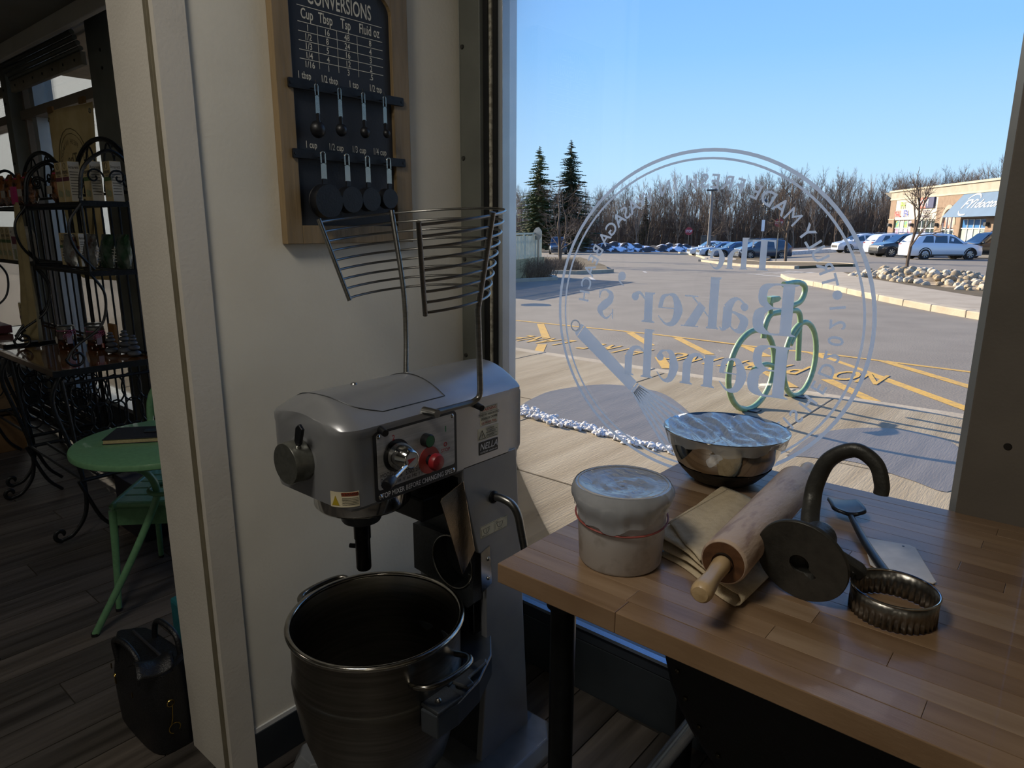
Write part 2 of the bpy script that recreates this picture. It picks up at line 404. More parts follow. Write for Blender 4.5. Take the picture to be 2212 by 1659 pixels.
# ---------------------------------------------------------------- shop windows
def shop_windows():
    ALW = mat('taupe window frame', '#7e7468', .45, .15, noise=(7, '#736a5f', .4, .7))
    xs = [-9.5, -8.0, -6.05, -4.42]
    n = 2
    for i, (x0, x1) in enumerate(((-8.2, -6.05), (-5.95, -4.42), (-4.28, -2.0))):
        f = struct(MB().box((x0, 1.66, 2.225), (x1, 1.80, 2.285)).build('window_%d' % n, ALW, bevel=.003)); n += 1
        MB().box((x0, 1.662, -.06), (x1, 1.80, .32)).build('kick_panel', mat('kick panel', '#353b40'), f)
        MB().box((x0, 1.655, .32), (x1, 1.83, .345)).build('sill_board', ALUL, f)
        MB().box((x0, 1.66, 2.75), (x1, 1.80, 3.0)).build('head_rail', ALW, f)
        for x in (x0+.01, x1-.05): MB().box((x, 1.68, .34), (x+.04, 1.80, 2.76)).build('jamb', ALUL if x > x1-.2 else ALW, f)
        if i == 1: MB().box((x0+.18, 1.68, .34), (x0+.26, 1.80, 2.76)).build('mullion', ALUL, f)
        MB().box((x0+.03, 1.74, .34), (x1-.03, 1.746, 2.225)).build('glass_pane', GLASS, f)
        MB().box((x0+.03, 1.74, 2.285), (x1-.03, 1.746, 2.76)).build('glass_pane', GLASS, f)
    for k, (xa, xb) in enumerate(((-6.06, -5.94), (-4.43, -4.05), (-2.0, -1.6), (-9.5, -8.2))):
        w = struct(MB().box((xa, 1.60 if k < 2 else 1.64, 0), (xb, 1.82 if k != 2 else 1.735, 3.0)).build('trim_%d' % (11+k), RAIL, bevel=.003))
        if k < 2:
            for z in (2.42, 2.33, 1.93, 1.84): MB().cyl(((xa+xb)/2-.01, 1.601, z), ((xa+xb)/2-.01, 1.596, z), .009, n=8).build('screw', GASK, w)
shop_windows()
# cream banner hung on the transom
def banner():
    t = thing('banner', (-4.9, 1.61, 1.05), 'cream fabric banner with a drawn oval crest taped to the window transom', 'banner')
    cm = mat('cream banner cloth', '#c4b48f', .8, transl=.6, noise=(6, '#b09d77', .4, .7), bump=(60, .1))
    def f(u, v):
        pin = 1-.10*math.sin(math.pi*min(v*1.6, 1)); hw = .34*(1+.16*math.sin(min(v, 1)*1.9)) if False else .35*(1-.10*math.sin(math.pi*v))
        x = -4.92+(u-.5)*2*hw+.10*v; z = 2.20-.0*u-v*1.02
        y = 1.625-.06*v*math.sin(math.pi*u)-.02*math.sin(u*5+v*4)
        return (x, y, z)
    MB().grid(f, 16, 24).build('cloth', cm, t, solid=.002)
    ink = mat('grey banner ink', '#75684f', .8, noise=(20, '#6a5e47', .4, .6))
    def P(a, r, dy=-.004):
        u = .5+.36*r*math.cos(R(a)); v = .52-.40*r*math.sin(R(a)); q = Vector(f(u, v)); q.y += dy; return q
    MB().tube([P(a, 1) for a in range(0, 360, 12)], .0028, 4, True).tube([P(a, .93) for a in range(0, 360, 12)], .0018, 4, True).build('crest_ring', ink, t)
    mb = MB()
    for s, v, h in (('The', .33, .10), ("Baker's", .46, .10), ('Bench', .60, .10)):
        q = Vector(f(.5, v)); mb.text(s, h, (q.x, q.y-.012, q.z), (-1, 0, 0), (0, 0, 1), 'C')
    st = "TRULY MADE FRESH IN WASAGA BEACH"
    for i, c in enumerate(st):
        a = 10+160*i/(len(st)-1); q = P(a, .78, -.008); rad = Vector((math.cos(R(a)), 0, math.sin(R(a)))); mb.text(c, .04, q, (-rad.z, 0, rad.x) if False else (-math.sin(R(a)), 0, math.cos(R(a))), rad, 'C')
    mb.build('crest_lettering', ink, t)
    for x in (-5.2, -4.66): MB().box((x, 1.60, 2.19), (x+.09, 1.612, 2.225)).build('tape', mat('brown tape', '#7a5a30', .5, noise=(20, '#6d5029', .4, .6)), t)
    for u in (.06, .94):
        q = Vector(f(u, .045)); MB().tube(arc(q+Vector((0,-.006,0)), .013, 0, 345, 14, (1,0,0), (0,0,1)), .003, 6, True).build('grommet', STEEL, t)
banner()

# ---------------------------------------------------------------- window decal, mirrored from inside
def ribbon(pts, ws, n=10):
    """strip of varying half width through 2D points"""
    P = bez([(a, b, 0) for a, b in pts], n); m = len(P); L = []; Rr = []
    seg = len(pts)-1
    for i, p in enumerate(P):
        t = i/(m-1)*seg; k = min(int(t), seg-1); w = ws[k]+(ws[k+1]-ws[k])*(t-k)
        d = (P[min(i+1, m-1)]-P[max(i-1, 0)]).normalized(); q = Vector((-d.y, d.x, 0))*w
        L.append(p+q); Rr.append(p-q)
    vs = L+Rr; return [(v.x, v.y) for v in vs], [(i, i+1, m+i+1, m+i) for i in range(m-1)]
def poly(*p): return (list(p), [tuple(range(len(p)))])
def disc(x, y, r, n=16): return ([(x+r*math.cos(2*math.pi*k/n), y+r*math.sin(2*math.pi*k/n)) for k in range(n)], [tuple(range(n))])
def stem(x0, x1, y0, y1, sb=.06, st=.06, tl=True, tr=True):
    out = [poly((x0, y0), (x1, y0), (x1, y1), (x0, y1))]
    if sb: out.append(poly((x0-sb, y0), (x1+sb, y0), (x1+sb, y0+.022), (x1, y0+.05), (x0, y0+.05), (x0-sb, y0+.022)))
    if st: out.append(poly((x0-(st if tl else 0), y1-.022), (x0-(st if tl else 0), y1), (x1+(st if tr else 0), y1), (x1+(st if tr else 0), y1-.022), (x1, y1-.05), (x0, y1-.05)))
    return out
def serif_glyph(c, w):
    X = .66; S = .2*.5
    if c == 'T':
        m = w/2; return stem(m-.11, m+.11, 0, 1, .09, 0)+[poly((0, 1), (0, .72), (.025, .72), (.07, .93), (m-.1, .955), (m+.1, .955), (w-.07, .93), (w-.025, .72), (w, .72), (w, 1))]
    if c == 'h': return stem(.05, .05+.19*min(1,w/.6), 0, 1.06, .05, .05, True, False)+[ribbon([(.05+.12, .5), (w*.45, .635), (w*.68, .60), (w-.14, .42)], [.012, .03, .05, .09])]+stem(w-.23, w-.05, 0, .45, .05, 0)
    if c == 'n': return stem(.05, .24, 0, X, .05, .05, True, False)+[ribbon([(.17, .48), (w*.45, .635), (w*.68, .60), (w-.14, .42)], [.012, .03, .05, .09])]+stem(w-.23, w-.05, 0, .45, .05, 0)
    if c == 'e' or c == 'c':
        out = [ribbon([(w*.92, .17), (w*.62, .01), (w*.32, .06), (w*.17, .33), (w*.32, .60), (w*.55, .655)], [.01, .025, .07, .105, .06, .012])]
        if c == 'e': out += [ribbon([(w*.5, .655), (w*.76, .58), (w*.86, .36)], [.012, .05, .05]), poly((w*.18, .34), (w*.93, .34), (w*.93, .365), (w*.18, .365))]
        else: out += [ribbon([(w*.52, .655), (w*.75, .62), (w*.84, .52)], [.012, .03, .05]), disc(w*.8, .50, .085)]
        return out
    if c == 'B': return stem(.08, .30, 0, 1, .08, .08, True, True)+[
        ribbon([(.28, .98), (w*.58, .975), (w*.80, .88), (w*.80, .64), (w*.58, .53), (.28, .52)], [.018, .022, .085, .085, .02, .012]),
        ribbon([(.28, .52), (w*.62, .51), (w*.86, .40), (w*.86, .14), (w*.62, .02), (.28, .02)], [.012, .02, .11, .11, .022, .018])]
    if c == 'a': return stem(w*.62, w*.62+.19, .08, .48, 0, 0)+[ribbon([(w*.62+.1, .46), (w*.62, .61), (w*.42, .65), (w*.2, .54)], [.095, .06, .02, .02]), disc(w*.22, .50, .08),
        ribbon([(w*.72, .40), (w*.45, .35), (w*.2, .22), (w*.3, .04), (w*.5, .02), (w*.7, .12)], [.02, .03, .09, .08, .02, .01]), ribbon([(w*.62+.1, .12), (w*.9, .01), (w*1.02, .06)], [.09, .03, .01])]
    if c == 'k': return stem(.04, .23, 0, 1.06, .04, .04, True, False)+[poly((.2, .24), (w*.72, .63), (w*.78, .63), (.2, .20)), poly((w*.38, .42), (w*.56, .54), (w*.98, .0), (w*.66, .0)), poly((w*.6, .63), (w*.98, .63), (w*.98, .66), (w*.6, .66)), poly((w*.55, 0), (w*1.05, 0), (w*1.05, .025), (w*.55, .025))]
    if c == 'r': return stem(.05, .25, 0, X, .06, .05, True, False)+[ribbon([(.2, .45), (w*.6, .63), (w*.82, .60)], [.012, .03, .05]), disc(w*.82, .55, .09)]
    if c == "'": return [disc(w*.5, .98, .1), ribbon([(w*.5+.07, .98), (w*.5+.05, .86), (w*.5-.06, .76)], [.03, .025, .005])]
    if c == 's': return [ribbon([(w*.85, .50), (w*.75, .62), (w*.5, .645), (w*.25, .56), (w*.3, .42), (w*.6, .30), (w*.82, .18), (w*.62, .03), (w*.4, .012), (w*.15, .14)], [.008, .02, .02, .06, .085, .10, .075, .03, .02, .008]),
        poly((w*.82, .46), (w*.88, .46), (w*.88, .66), (w*.84, .66)), poly((w*.1, 0), (w*.15, 0), (w*.17, .22), (w*.1, .22))]
    return []
def decal():
    y = GY-.0012; C = Vector((-.800, y, 1.262))
    VM = mat('frosted vinyl', '#ffffff', .6, transl=.9, noise=(15, '#fafcfd', .4, .6))
    nt = VM.node_tree; tp = nt.nodes.new('ShaderNodeBsdfTransparent'); m2 = nt.nodes.new('ShaderNodeMixShader'); m2.inputs[0].default_value = .04
    out = nt.nodes['Material Output']; src = out.inputs[0].links[0].from_socket; nt.links.new(src, m2.inputs[1]); nt.links.new(tp.outputs[0], m2.inputs[2]); nt.links.new(m2.outputs[0], out.inputs[0])
    t = thing('window_decal', (-.8, y, .83), 'round frosted vinyl shop sign with whisk stuck on the big window, reversed from inside', 'window sign')
    def ring(r0, r1, ez=.975):
        n = 96; mb = MB(); vs = [C+Vector((r*math.cos(2*math.pi*k/n), 0, r*math.sin(2*math.pi*k/n)*ez)) for r in (r0, r1) for k in range(n)]
        return mb.add(vs, [(k, (k+1) % n, n+(k+1) % n, n+k) for k in range(n)]).build('ring', VM, t)
    ring(.4355, .4445); ring(.4165, .4225)
    mb = MB()
    arcs = [('TRULY', 19.4, 39.9), ('MADE', 48, 66), ('FRESH', 73.1, 94.6), ('IN', 101.8, 106.8), ('WASAGA', 117, 144.3), ('BEACH', 150.8, 173.9), ('ESTABLISHED', 281, 345), ('2021', -9.5+360, 369)]
    for s, a0, a1 in arcs:
        tot = sum(GL[c][2] for c in s) - GL[s[0]][2]/2 - GL[s[-1]][2]/2; acc = 0
        for i, c in enumerate(s):
            a = R(a0+(a1-a0)*acc/tot); rad = Vector((math.cos(a), 0, math.sin(a))); tan = Vector((-math.sin(a), 0, math.cos(a)))
            MB().text(c, .050, C+rad*(.345 if a0 > 280 else .337), tan, rad, 'C').build('ring_letter', VM, t)
            if i < len(s)-1: acc += GL[s[i]][2]/2+GL[s[i+1]][2]/2
    v, f = disc(0, 0, .011); mb.add([(C.x+.354+a, y, C.z+.086+b) for a, b in v], f)
    mb.build('dot', VM, t)
    def word(name, glyphs, zb, cap):
        for c, xa, xb in glyphs:
            b = MB(); w = abs(xb-xa)/cap
            for vs, fs in serif_glyph(c, w): b.add([(xa-p[0]*cap, y-.0001*random.random(), zb+p[1]*cap) for p in vs], fs)
            b.build('letter', VM, t)
    word('lettering', [('T', -.597, -.655), ('h', -.663, -.720), ('e', -.724, -.766)], 1.397, .074)
    word('lettering', [('B', -.532, -.637), ('a', -.645, -.724), ('k', -.728, -.829), ('e', -.831, -.910), ('r', -.916, -.992), ("'", -1.008, -1.04), ('s', -1.043, -1.106)], 1.240, .127)
    word('lettering', [('B', -.535, -.637), ('e', -.643, -.722), ('n', -.728, -.828), ('c', -.836, -.905), ('h', -.912, -1.010)], 1.082, .131)
    b = MB(); d = Vector((.193, 0, -.168)).normalized(); q = Vector((d.z, 0, -d.x)); h0 = Vector((-1.160, y, 1.192)); h1 = Vector((-.972, y, 1.050))
    d = (h1-h0).normalized(); q = Vector((-d.z, 0, d.x))
    b.add([h0-q*.022, h0+q*.022, h1+q*.018, h1-q*.018], [(0,1,2,3)])
    b.add([h0-d*.014-q*.018, h0-d*.014+q*.018, h0-d*.003+q*.022, h0-d*.003-q*.022], [(0,1,2,3)])
    b.add([h1+d*.003-q*.018, h1+d*.003+q*.018, h1+d*.009+q*.018, h1+d*.009-q*.018], [(0,1,2,3)])
    lc = h0-d*.026; b.tube(arc(lc, .016, 0, 330, 14, (1,0,0), (0,0,1)), .0025, 4, True)
    b.build('whisk_handle', VM, t)
    b = MB()
    for k in range(7):
        e = (k-3)/3; st = h1+d*.012+q*e*.014; w1 = h1+d*.10+q*e*.040; w2 = h1+d*.20+q*e*.060; w3 = h1+d*.27+q*e*.03
        P = bez([st, w1, w2, w3], 8)
        for i in range(len(P)-1): b.line(P[i], P[i+1], .0095-.004*i/len(P), (0,1,0))
    b.build('whisk_wires', VM, t)
decal()
# ---------------------------------------------------------------- measuring chart board on the left wall
def chart_board():
    OAK = mat('oak frame', '#8a7555', .5, noise=(40, '#715f43', .35, .7), streak=(1, 1, .12), bump=(120, .15))
    CH = mat('chalkboard black', '#20242c', .6, noise=(8, '#262a32', .4, .7), bump=(140, .06))
    INK = mat('white chart print', '#d8d4c4', .7, noise=(90, '#c4c0b2', .4, .7))
    t = thing('chart_board', (-1.59, 1.197, 1.455), 'wood framed black kitchen conversions chart with two hook rails on cream wall', 'wall chart')
    X0, X1 = -1.603, -1.578
    y0, y1, z0, z1 = .983, 1.409, 1.455, 2.175; b = .047
    MB().box((-1.600, y0+.02, z0+.02), (-1.590, y1-.02, z1-.02)).build('chalk_panel', CH, t)
    for a, c in (((X0, y0, z0), (X1, y0+b, z1)), ((X0, y1-b-.012, z0), (X1, y1, z1)), ((X0, y0+b, z0), (X1, y1-b-.012, z0+b)), ((X0, y0+b, z1-b), (X1, y1-b-.012, z1))): MB().box(a, c).build('frame_rail', OAK, t, bevel=.002)
    # arched upper corners
    for s, yc in ((1, y1-b-.012), (-1, y0+b)):
        pts = [(yc, z1-b)]+[(yc-s*.13*(1-math.cos(R(a))), z1-b-.065+.065*math.sin(R(a))) for a in range(0, 91, 10)]
        MB().prism(pts, X0, X1, 'x').build('corner_fillet', OAK, t)
    x = -1.5893; U = (0, 1, 0); V = (0, 0, 1)
    MB().text('KITCHEN', .048, (x, 1.19, 2.092), U, V, 'C', sx=.75).build('chart_text', INK, t)
    MB().text('CONVERSIONS', .052, (x, 1.190, 2.041), U, V, 'C', sx=.56).build('chart_text', INK, t)
    for s, y in (('Cup', 1.088), ('Tbsp', 1.143), ('Tsp', 1.205), ('Fluid oz', 1.282)): MB().text(s, .034, (x, y, 2.003), U, V, 'C', sx=.62).build('chart_text', INK, t)
    rows = (('1', '16', '48', '8'), ('1/2', '8', '24', '4'), ('1/3', '5', '16', '3'), ('1/4', '4', '12', '2'), ('1/16', '1', '3', '.5'))
    for r, row in enumerate(rows):
        for c, s in enumerate(row): MB().text(s, .021, (x, (1.088, 1.145, 1.207, 1.283)[c], 1.976-.0213*r), U, V, 'C', sx=.8).build('chart_text', INK, t)
    for s, y in (('1 tbsp', 1.070), ('1/2 tbsp', 1.145), ('1 tsp', 1.222), ('1/2 tsp', 1.296)): MB().text(s, .024, (x, y, 1.8625), U, V, 'C', sx=.65).build('chart_text', INK, t)
    for s, y in (('1 cup', 1.078), ('1/2 cup', 1.155), ('1/3 cup', 1.230), ('1/4 cup', 1.302)): MB().text(s, .024, (x, y, 1.697), U, V, 'C', sx=.65).build('chart_text', INK, t)
    mb = MB()
    for z in (2.031, 1.994, 1.9725, 1.951, 1.930, 1.909): mb.line((x, 1.060, z), (x, 1.325, z), .0016, (1, 0, 0))
    for y in (1.116, 1.175, 1.2395): mb.line((x, y, 1.993), (x, y+.001, 1.892), .0014, (1, 0, 0))
    mb.build('chart_lines', INK, t)
    BR = mat('black hook rail', '#17191d', .45, .3, noise=(60, '#1d2025', .4, .6))
    for z in (1.8445, 1.679):
        r = MB().prism(rrect(1.012, z-.0115, 1.381, z+.0115, .003), -1.5775, -1.571, 'x').build('hook_rail', BR, t, bevel=.001)
        for ys in (1.019, 1.374): MB().cyl((-1.571, ys, z), (-1.5695, ys, z), .004, n=10).build('screw', BLACKP, r)
        for y in ((1.078, 1.147, 1.223, 1.295) if z > 1.8 else (1.086, 1.160, 1.228, 1.302)):
            MB().tube([(-1.571, y, z-.006), (-1.556, y, z-.008), (-1.552, y, z+.004), (-1.553, y, z+.012)], .0022, 6).build('hook', BLACKP, t)
chart_board()
def measures():
    SM = mat('dull steel handle', '#dcd6c8', .2, 1, noise=(8, '#cfc9bb', .4, .7)); BM = mat('matt black nylon', '#111318', .42, noise=(80, '#15171c', .4, .6), bump=(200, .06))
    n1 = ('tablespoon', 'half tablespoon', 'teaspoon', 'half teaspoon')
    for i, (y, r) in enumerate(((1.078, .0215), (1.147, .0165), (1.223, .0150), (1.295, .0115))):
        t = thing('measuring_spoon', (-1.555, y, 1.735), 'black measuring spoon with steel handle, the %s, under the %s label' % (('largest', 'second largest', 'third largest', 'smallest')[i], ('1 tbsp', '1/2 tbsp', '1 tsp', '1/2 tsp')[i]), 'measuring spoon', 'measuring spoons on the upper rail')
        mb = MB(); x = -1.5535; hw = .0062; zt, zb = 1.848, 1.776
        o = rrect(y-hw, zb, y+hw, zt, .0055)
        for a, b in (((y-hw, zb), (y+hw, zt-.028)), ((y-hw, zt-.03), (y-hw+.003, zt-.004)), ((y+hw-.003, zt-.03), (y+hw, zt-.004))): mb.prism([(a[0], a[1]), (b[0], a[1]), (b[0], b[1]), (a[0], b[1])], x, x+.0015, 'x')
        mb.tube(arc((x+.0008, y, zt-.006), hw-.0015, 0, 180, 8, (0, 1, 0), (0, 0, 1)), .0016, 6)
        mb.build('handle', SM, t)
        MB().tube([(x, y, 1.778), (x, y+.001, 1.762), (x, y+.003, 1.755)], [.005, .0042, .005], 8).build('neck', BM, t)
        zc = 1.762-r
        MB().lathe([(.0001, .0)]+[(r*math.sin(R(a)), r-r*math.cos(R(a))) for a in range(12, 91, 13)]+[(r-.0015, r), (r*.7, r*.45), (.0001, r*.15)], (x+.012, y+.003, zc), 20, axis=(-1, 0, 0)).build('bowl', BM, t)
    for i, (y, r, yh) in enumerate(((1.088, .0425, 1.086), (1.163, .0345, 1.160), (1.229, .0315, 1.228), (1.2965, .0275, 1.302))):
        t = thing('measuring_cup', (-1.55, y, 1.52), 'black %s measuring cup with steel handle hanging under the %s label' % (('largest', 'second largest', 'third largest', 'smallest')[i], ('1 cup', '1/2 cup', '1/3 cup', '1/4 cup')[i]), 'measuring cup', 'measuring cups on the lower rail')
        x = -1.5535; zc = 1.606-r-(.0 if i == 0 else .002); hw = .0085; zt = 1.688; zb = zc+r+.012; mb = MB()
        for a, b in (((yh-hw, zb), (yh+hw, zt-.03)), ((yh-hw, zt-.032), (yh-hw+.004, zt-.006)), ((yh+hw-.004, zt-.032), (yh+hw, zt-.006))): mb.prism([(a[0], a[1]), (b[0], a[1]), (b[0], b[1]), (a[0], b[1])], x, x+.0015, 'x')
        mb.tube(arc((x+.0008, yh, zt-.008), hw-.002, 0, 180, 8, (0, 1, 0), (0, 0, 1)), .002, 6)
        mb.build('handle', SM, t)
        MB().box((x-.001, yh-hw*.8, zc+r*.7), (x+.004, yh+hw*.8, zb+.002)).build('neck', BM, t, bevel=.001)
        d = .03-.002*i
        MB().lathe([(r*1.02, 0), (r*1.03, .002), (r, .003), (r*1.0, d*.5), (r*.99, d-.002), (r*.975, d), (.0001, d)], (-1.567, y, zc), 32, axis=(1, 0, 0)).lathe([(r*1.0, 0), (r*.9, d-.003), (.0001, d-.003)], (-1.567, y, zc), 32, axis=(1, 0, 0)).build('cup', BM, t)
measures()
# ---------------------------------------------------------------- planetary mixer
def mixer():
    cx = -1.24; S = -1.10
    t = thing('planetary_mixer', (cx, 1.1, 0), 'silver grey floor standing planetary dough mixer beside the cream wall', 'mixer')
    # base with two front legs
    def slab(poly, z0, z1, inset, name='base'):
        n = len(poly); c = Vector((sum(p[0] for p in poly)/n, sum(p[1] for p in poly)/n)); mb = MB()
        top = [((p[0]-c.x)*(1-inset)+c.x, (p[1]-c.y)*(1-inset)+c.y) for p in poly]
        mb.add([(x, y, z0) for x, y in poly]+[(x, y, z0+(z1-z0)*.45) for x, y in poly]+[(x, y, z1) for x, y in top],
               [tuple(range(n))[::-1], tuple(range(2*n, 3*n))]+[(k+i, k+(i+1) % n, k+n+(i+1) % n, k+n+i) for k in (0, n) for i in range(n)])
        return mb.build(name, mat('base enamel', '#7c7f82', .28, .4, noise=(12, '#707376', .45, .6), coat=.4), t, bevel=.004)
    slab([(-1.45, 1.10), (-1.05, 1.10), (-.99, 1.16), (-.99, 1.38), (-1.04, 1.44), (-1.44, 1.44), (-1.49, 1.38), (-1.49, 1.16)], 0, .05, .10)
    slab([(-1.535, .87), (-1.50, .835), (-1.44, .835), (-1.415, .87), (-1.40, 1.18), (-1.52, 1.2)], .0, .06, .16, 'base_leg')
    slab([(-1.065, .87), (-1.04, .835), (-.985, .835), (-.955, .87), (-.97, 1.2), (-1.08, 1.18)], .0, .06, .16, 'base_leg')
    # column: two side cheeks and a dark slideway between them
    prof = [(1.385, .04), (1.322, .93), (1.12, .93), (1.120, .885), (1.172, .683), (1.205, .66), (1.200, .56), (1.202, .33), (1.175, .04)]
    MB().prism(prof, S-.02, S, 'x').build('column_cheek', GREYP, t, bevel=.003)
    MB().prism([(1.385, .04), (1.322, .93), (1.20, .93), (1.205, .33), (1.18, .04)], -1.36, -1.34, 'x').build('column_cheek', GREYP, t, bevel=.003)
    MB().prism([(1.38, .04), (1.318, .93), (1.16, .93), (1.215, .66), (1.215, .33), (1.19, .04)], -1.34, S-.02, 'x').build('column_core', GREYD, t)
    MB().box((-1.33, 1.188, .33), (-1.31, 1.214, .60)).build('slideway', STEELB, t, bevel=.002)
    MB().box((-1.155, 1.188, .33), (-1.135, 1.214, .60)).build('slideway', STEELB, t, bevel=.002)
    # dark front plate and motor casting with round opening
    MB().prism([(1.175, .90), (1.185, .70), (1.22, .70), (1.22, .90)], -1.335, S-.021, 'x').build('front_plate', GREYD, t, bevel=.002)
    mb = MB(); c = (cx, 0, .60); n = 28; yb = 1.165
    outer = [(-1.378, .695), (-1.378, .565), (-1.34, .53), (-1.15, .53), (S-.002, .565), (S-.002, .695)]
    ox, oz = cx+.052, .632; ring = [(ox+.075*math.cos(2*math.pi*k/n), oz+.070*math.sin(2*math.pi*k/n)) for k in range(n)]
    o2 = []
    for x, z in ring:
        d = Vector((x-ox, z-oz)).normalized(); tt = min([abs((.150 if d.x < 0 else .078)/d.x) if abs(d.x) > 1e-6 else 9, abs((.072 if d.y > 0 else .112-.04*(d.x < -.3))/d.y) if abs(d.y) > 1e-6 else 9]); o2.append((ox+d.x*tt, oz+d.y*tt))
    vs = [(x, yb, z) for x, z in ring]+[(x, yb-.003, z) for x, z in o2]+[(x, yb+.07, z) for x, z in ring]+[(x, yb+.07, z) for x, z in o2]
    mb.add(vs, [(k, (k+1) % n, n+(k+1) % n, n+k) for k in range(n)]+[(k, (k+1) % n, 2*n+(k+1) % n, 2*n+k) for k in range(n)]+[(n+k, n+(k+1) % n, 3*n+(k+1) % n, 3*n+k) for k in range(n)])
    mb.build('yoke_casting', GREYD, t)
    MB().tube(arc((ox, yb-.001, oz), .073, 0, 350, 30, (1,0,0), (0,0,1)), .003, 6, True).build('casting_lip', STEELB, t)
    MB().box((-1.33, 1.03, .80), (-1.15, 1.178, .86)).build('agitator_arm', BLACKP, t, bevel=.006)
    # polished side guard plate and clamp plate
    MB().prism([(1.118, .896), (1.045, .875), (1.040, .866), (1.109, .653), (1.113, .649), (1.156, .697)], -1.099, -1.0965, 'x').build('side_guard_plate', mat('mirror steel plate', '#d8c8b4', .10, 1, noise=(4, '#cbb9a3', .4, .7), bump=(9, .05)), t, bevel=.001)
    pl = MB().prism([(1.178, .681), (1.212, .690), (1.221, .580), (1.181, .566)], S, S+.003, 'x').build('clamp_plate', STEEL, t)
    for z in (.655, .60): MB().lathe([(.0001, .004), (.0045, .003), (.006, 0)], (S+.003, 1.206, z), 12, axis=(1, 0, 0)).build('screw', STEELB, pl)
    # head
    def headmesh(z0, shrink=0, y0=.772, y1=1.345, top=True, lip=0):
        st = []
        for k in range(7): a = R(90*k/6); st.append((y0+.055*(1-math.sin(a)), .085+.055*math.cos(a)))
        st = [(y0+.055*(1-math.cos(R(90-15*k))), .082+.058*math.sin(R(15*k))) for k in range(7)]
        st = [(y0+.055-.055*math.cos(R(15*k)), .082+.058*math.sin(R(15*k))) for k in range(7)] + [(1.0, .14), (1.29, .14), (1.296, .1365), (1.335, .1365), (1.345, .128)]
        rings = []
        for y, hw in st:
            hw += lip; r = []
            zb = z0 + max(0, (.80-y))*.5
            r += [(-hw+.006, zb), (-hw, zb+.008)]
            r += [(-hw, 1.074), (-hw-.003, 1.082), (-hw-.003, 1.094), (-hw+.008, 1.104)]
            fz = min(1, (y-y0)/.05+.25)
            for i in range(1, 10):
                u = -1+i/5; r.append((u*(hw-.01), 1.104+(.044*(1-u*u))*fz))
            r += [(hw-.008, 1.104), (hw+.003, 1.094), (hw+.003, 1.082), (hw, 1.074), (hw, zb+.008), (hw-.006, zb)]
            rings.append([(cx+a, y, b) for a, b in r])
        n = len(rings[0]); m = len(rings); mb = MB()
        mb.add([p for r in rings for p in r], [(j*n+i, j*n+(i+1) % n, (j+1)*n+(i+1) % n, (j+1)*n+i) for j in range(m-1) for i in range(n)]+[tuple(range(n)), tuple(range((m-1)*n, m*n))], True)
        return mb
    h = headmesh(.917).build('head_housing', GREYP, t)
    es = h.modifiers.new('split', 'EDGE_SPLIT'); es.split_angle = R(32)
    MB().prism([(1.296, .905), (1.296, 1.09), (1.352, 1.085), (1.352, .93), (1.33, .905)], -1.372, -1.108, 'x').build('rear_cap', GREYP, h, bevel=.006)
    MB().box((-1.374, 1.118, .900), (-1.104, 1.33, .925)).build('neck_joint', GREYP, t, bevel=.002)
    # lid seam and lid screw
    def dome(x, y, dz=.0008): u = (x-cx)/.13; return (x, y, 1.104+.044*(1-u*u)+dz)
    seam = [dome(cx-.125, .83), dome(cx-.05, .815), dome(cx+.03, .822), dome(cx+.09, .85), dome(cx+.118, .90)]
    seam = bez(seam, 6)+[Vector(dome(cx+.118, y)) for y in (.95, 1.02, 1.075)]+[Vector(dome(cx+.118-k*.0243, 1.085)) for k in range(10)]
    MB().tube(seam, .0013, 5).build('lid_seam', GREYD, h)
    MB().lathe([(.0001, .004), (.006, .003), (.008, 0)], dome(cx-.02, .93, 0), 14).build('lid_screw', STEELB, h)
    # attachment hub
    hub = MB().lathe([(.066, 0), (.066, .008), (.060, .012), (.046, .014)], (cx, .785, 1.012), 36, axis=(0, -1, 0)).build('hub_flange', GREYP, t)
    MB().lathe([(.0455, 0), (.0455, .052), (.044, .055), (.0001, .055)], (cx, .785, 1.012), 36, axis=(0, -1, 0)).build('hub_barrel', mat('satin hub metal', '#75766f', .3, .7, noise=(90, '#6a6b64', .4, .6)), t)
    k = MB().cyl((cx+.022, .752, 1.045), (cx+.030, .746, 1.058), .0055, n=12).build('hub_screw', STEEL, t)
    MB().prism([(cx+.028, 1.052), (cx+.040, 1.060), (cx+.052, 1.094), (cx+.040, 1.104), (cx+.028, 1.095), (cx+.020, 1.064)], .742, .750, 'y').build('wing_knob', BLACKP, k, bevel=.002)
    for a in (60, 150, 240, 330): MB().lathe([(.0001, .003), (.004, .003), (.005, 0)], (cx+.056*math.cos(R(a)), .776, 1.012+.056*math.sin(R(a))), 10, axis=(0, -1, 0)).build('flange_screw', GREYD, t)
    # planetary and shaft
    MB().lathe([(.112, .925), (.112, .875), (.106, .868), (.04, .866), (.0001, .866)][::-1], (cx, .925, 0), 48).build('planetary_ring', STEEL, t)
    MB().lathe([(.0001, .823), (.044, .823), (.047, .828), (.047, .868)], (cx, .918, 0), 32).build('planetary_hub', GREYD, t)
    sh = MB().lathe([(.0001, .694), (.016, .695), (.018, .70), (.018, .775), (.020, .776), (.020, .825)], (cx, .918, 0), 24).build('agitator_shaft', mat('dark steel shaft', '#2b2b2c', .3, .9, noise=(50, '#222223', .4, .6)), t)
    MB().cyl((cx-.012, .913, .752), (cx-.030, .902, .752), .0055, n=12).build('drive_pin', BLACKM, sh)
    # control panel
    SX = S+.0002
    mb = MB().prism(rrect(.852, .922, 1.098, 1.080, .012), S-.002, S+.0022, 'x'); pn = mb.build('control_panel', mat('panel black print', '#111213', .4, noise=(50, '#161718', .4, .6)), t)
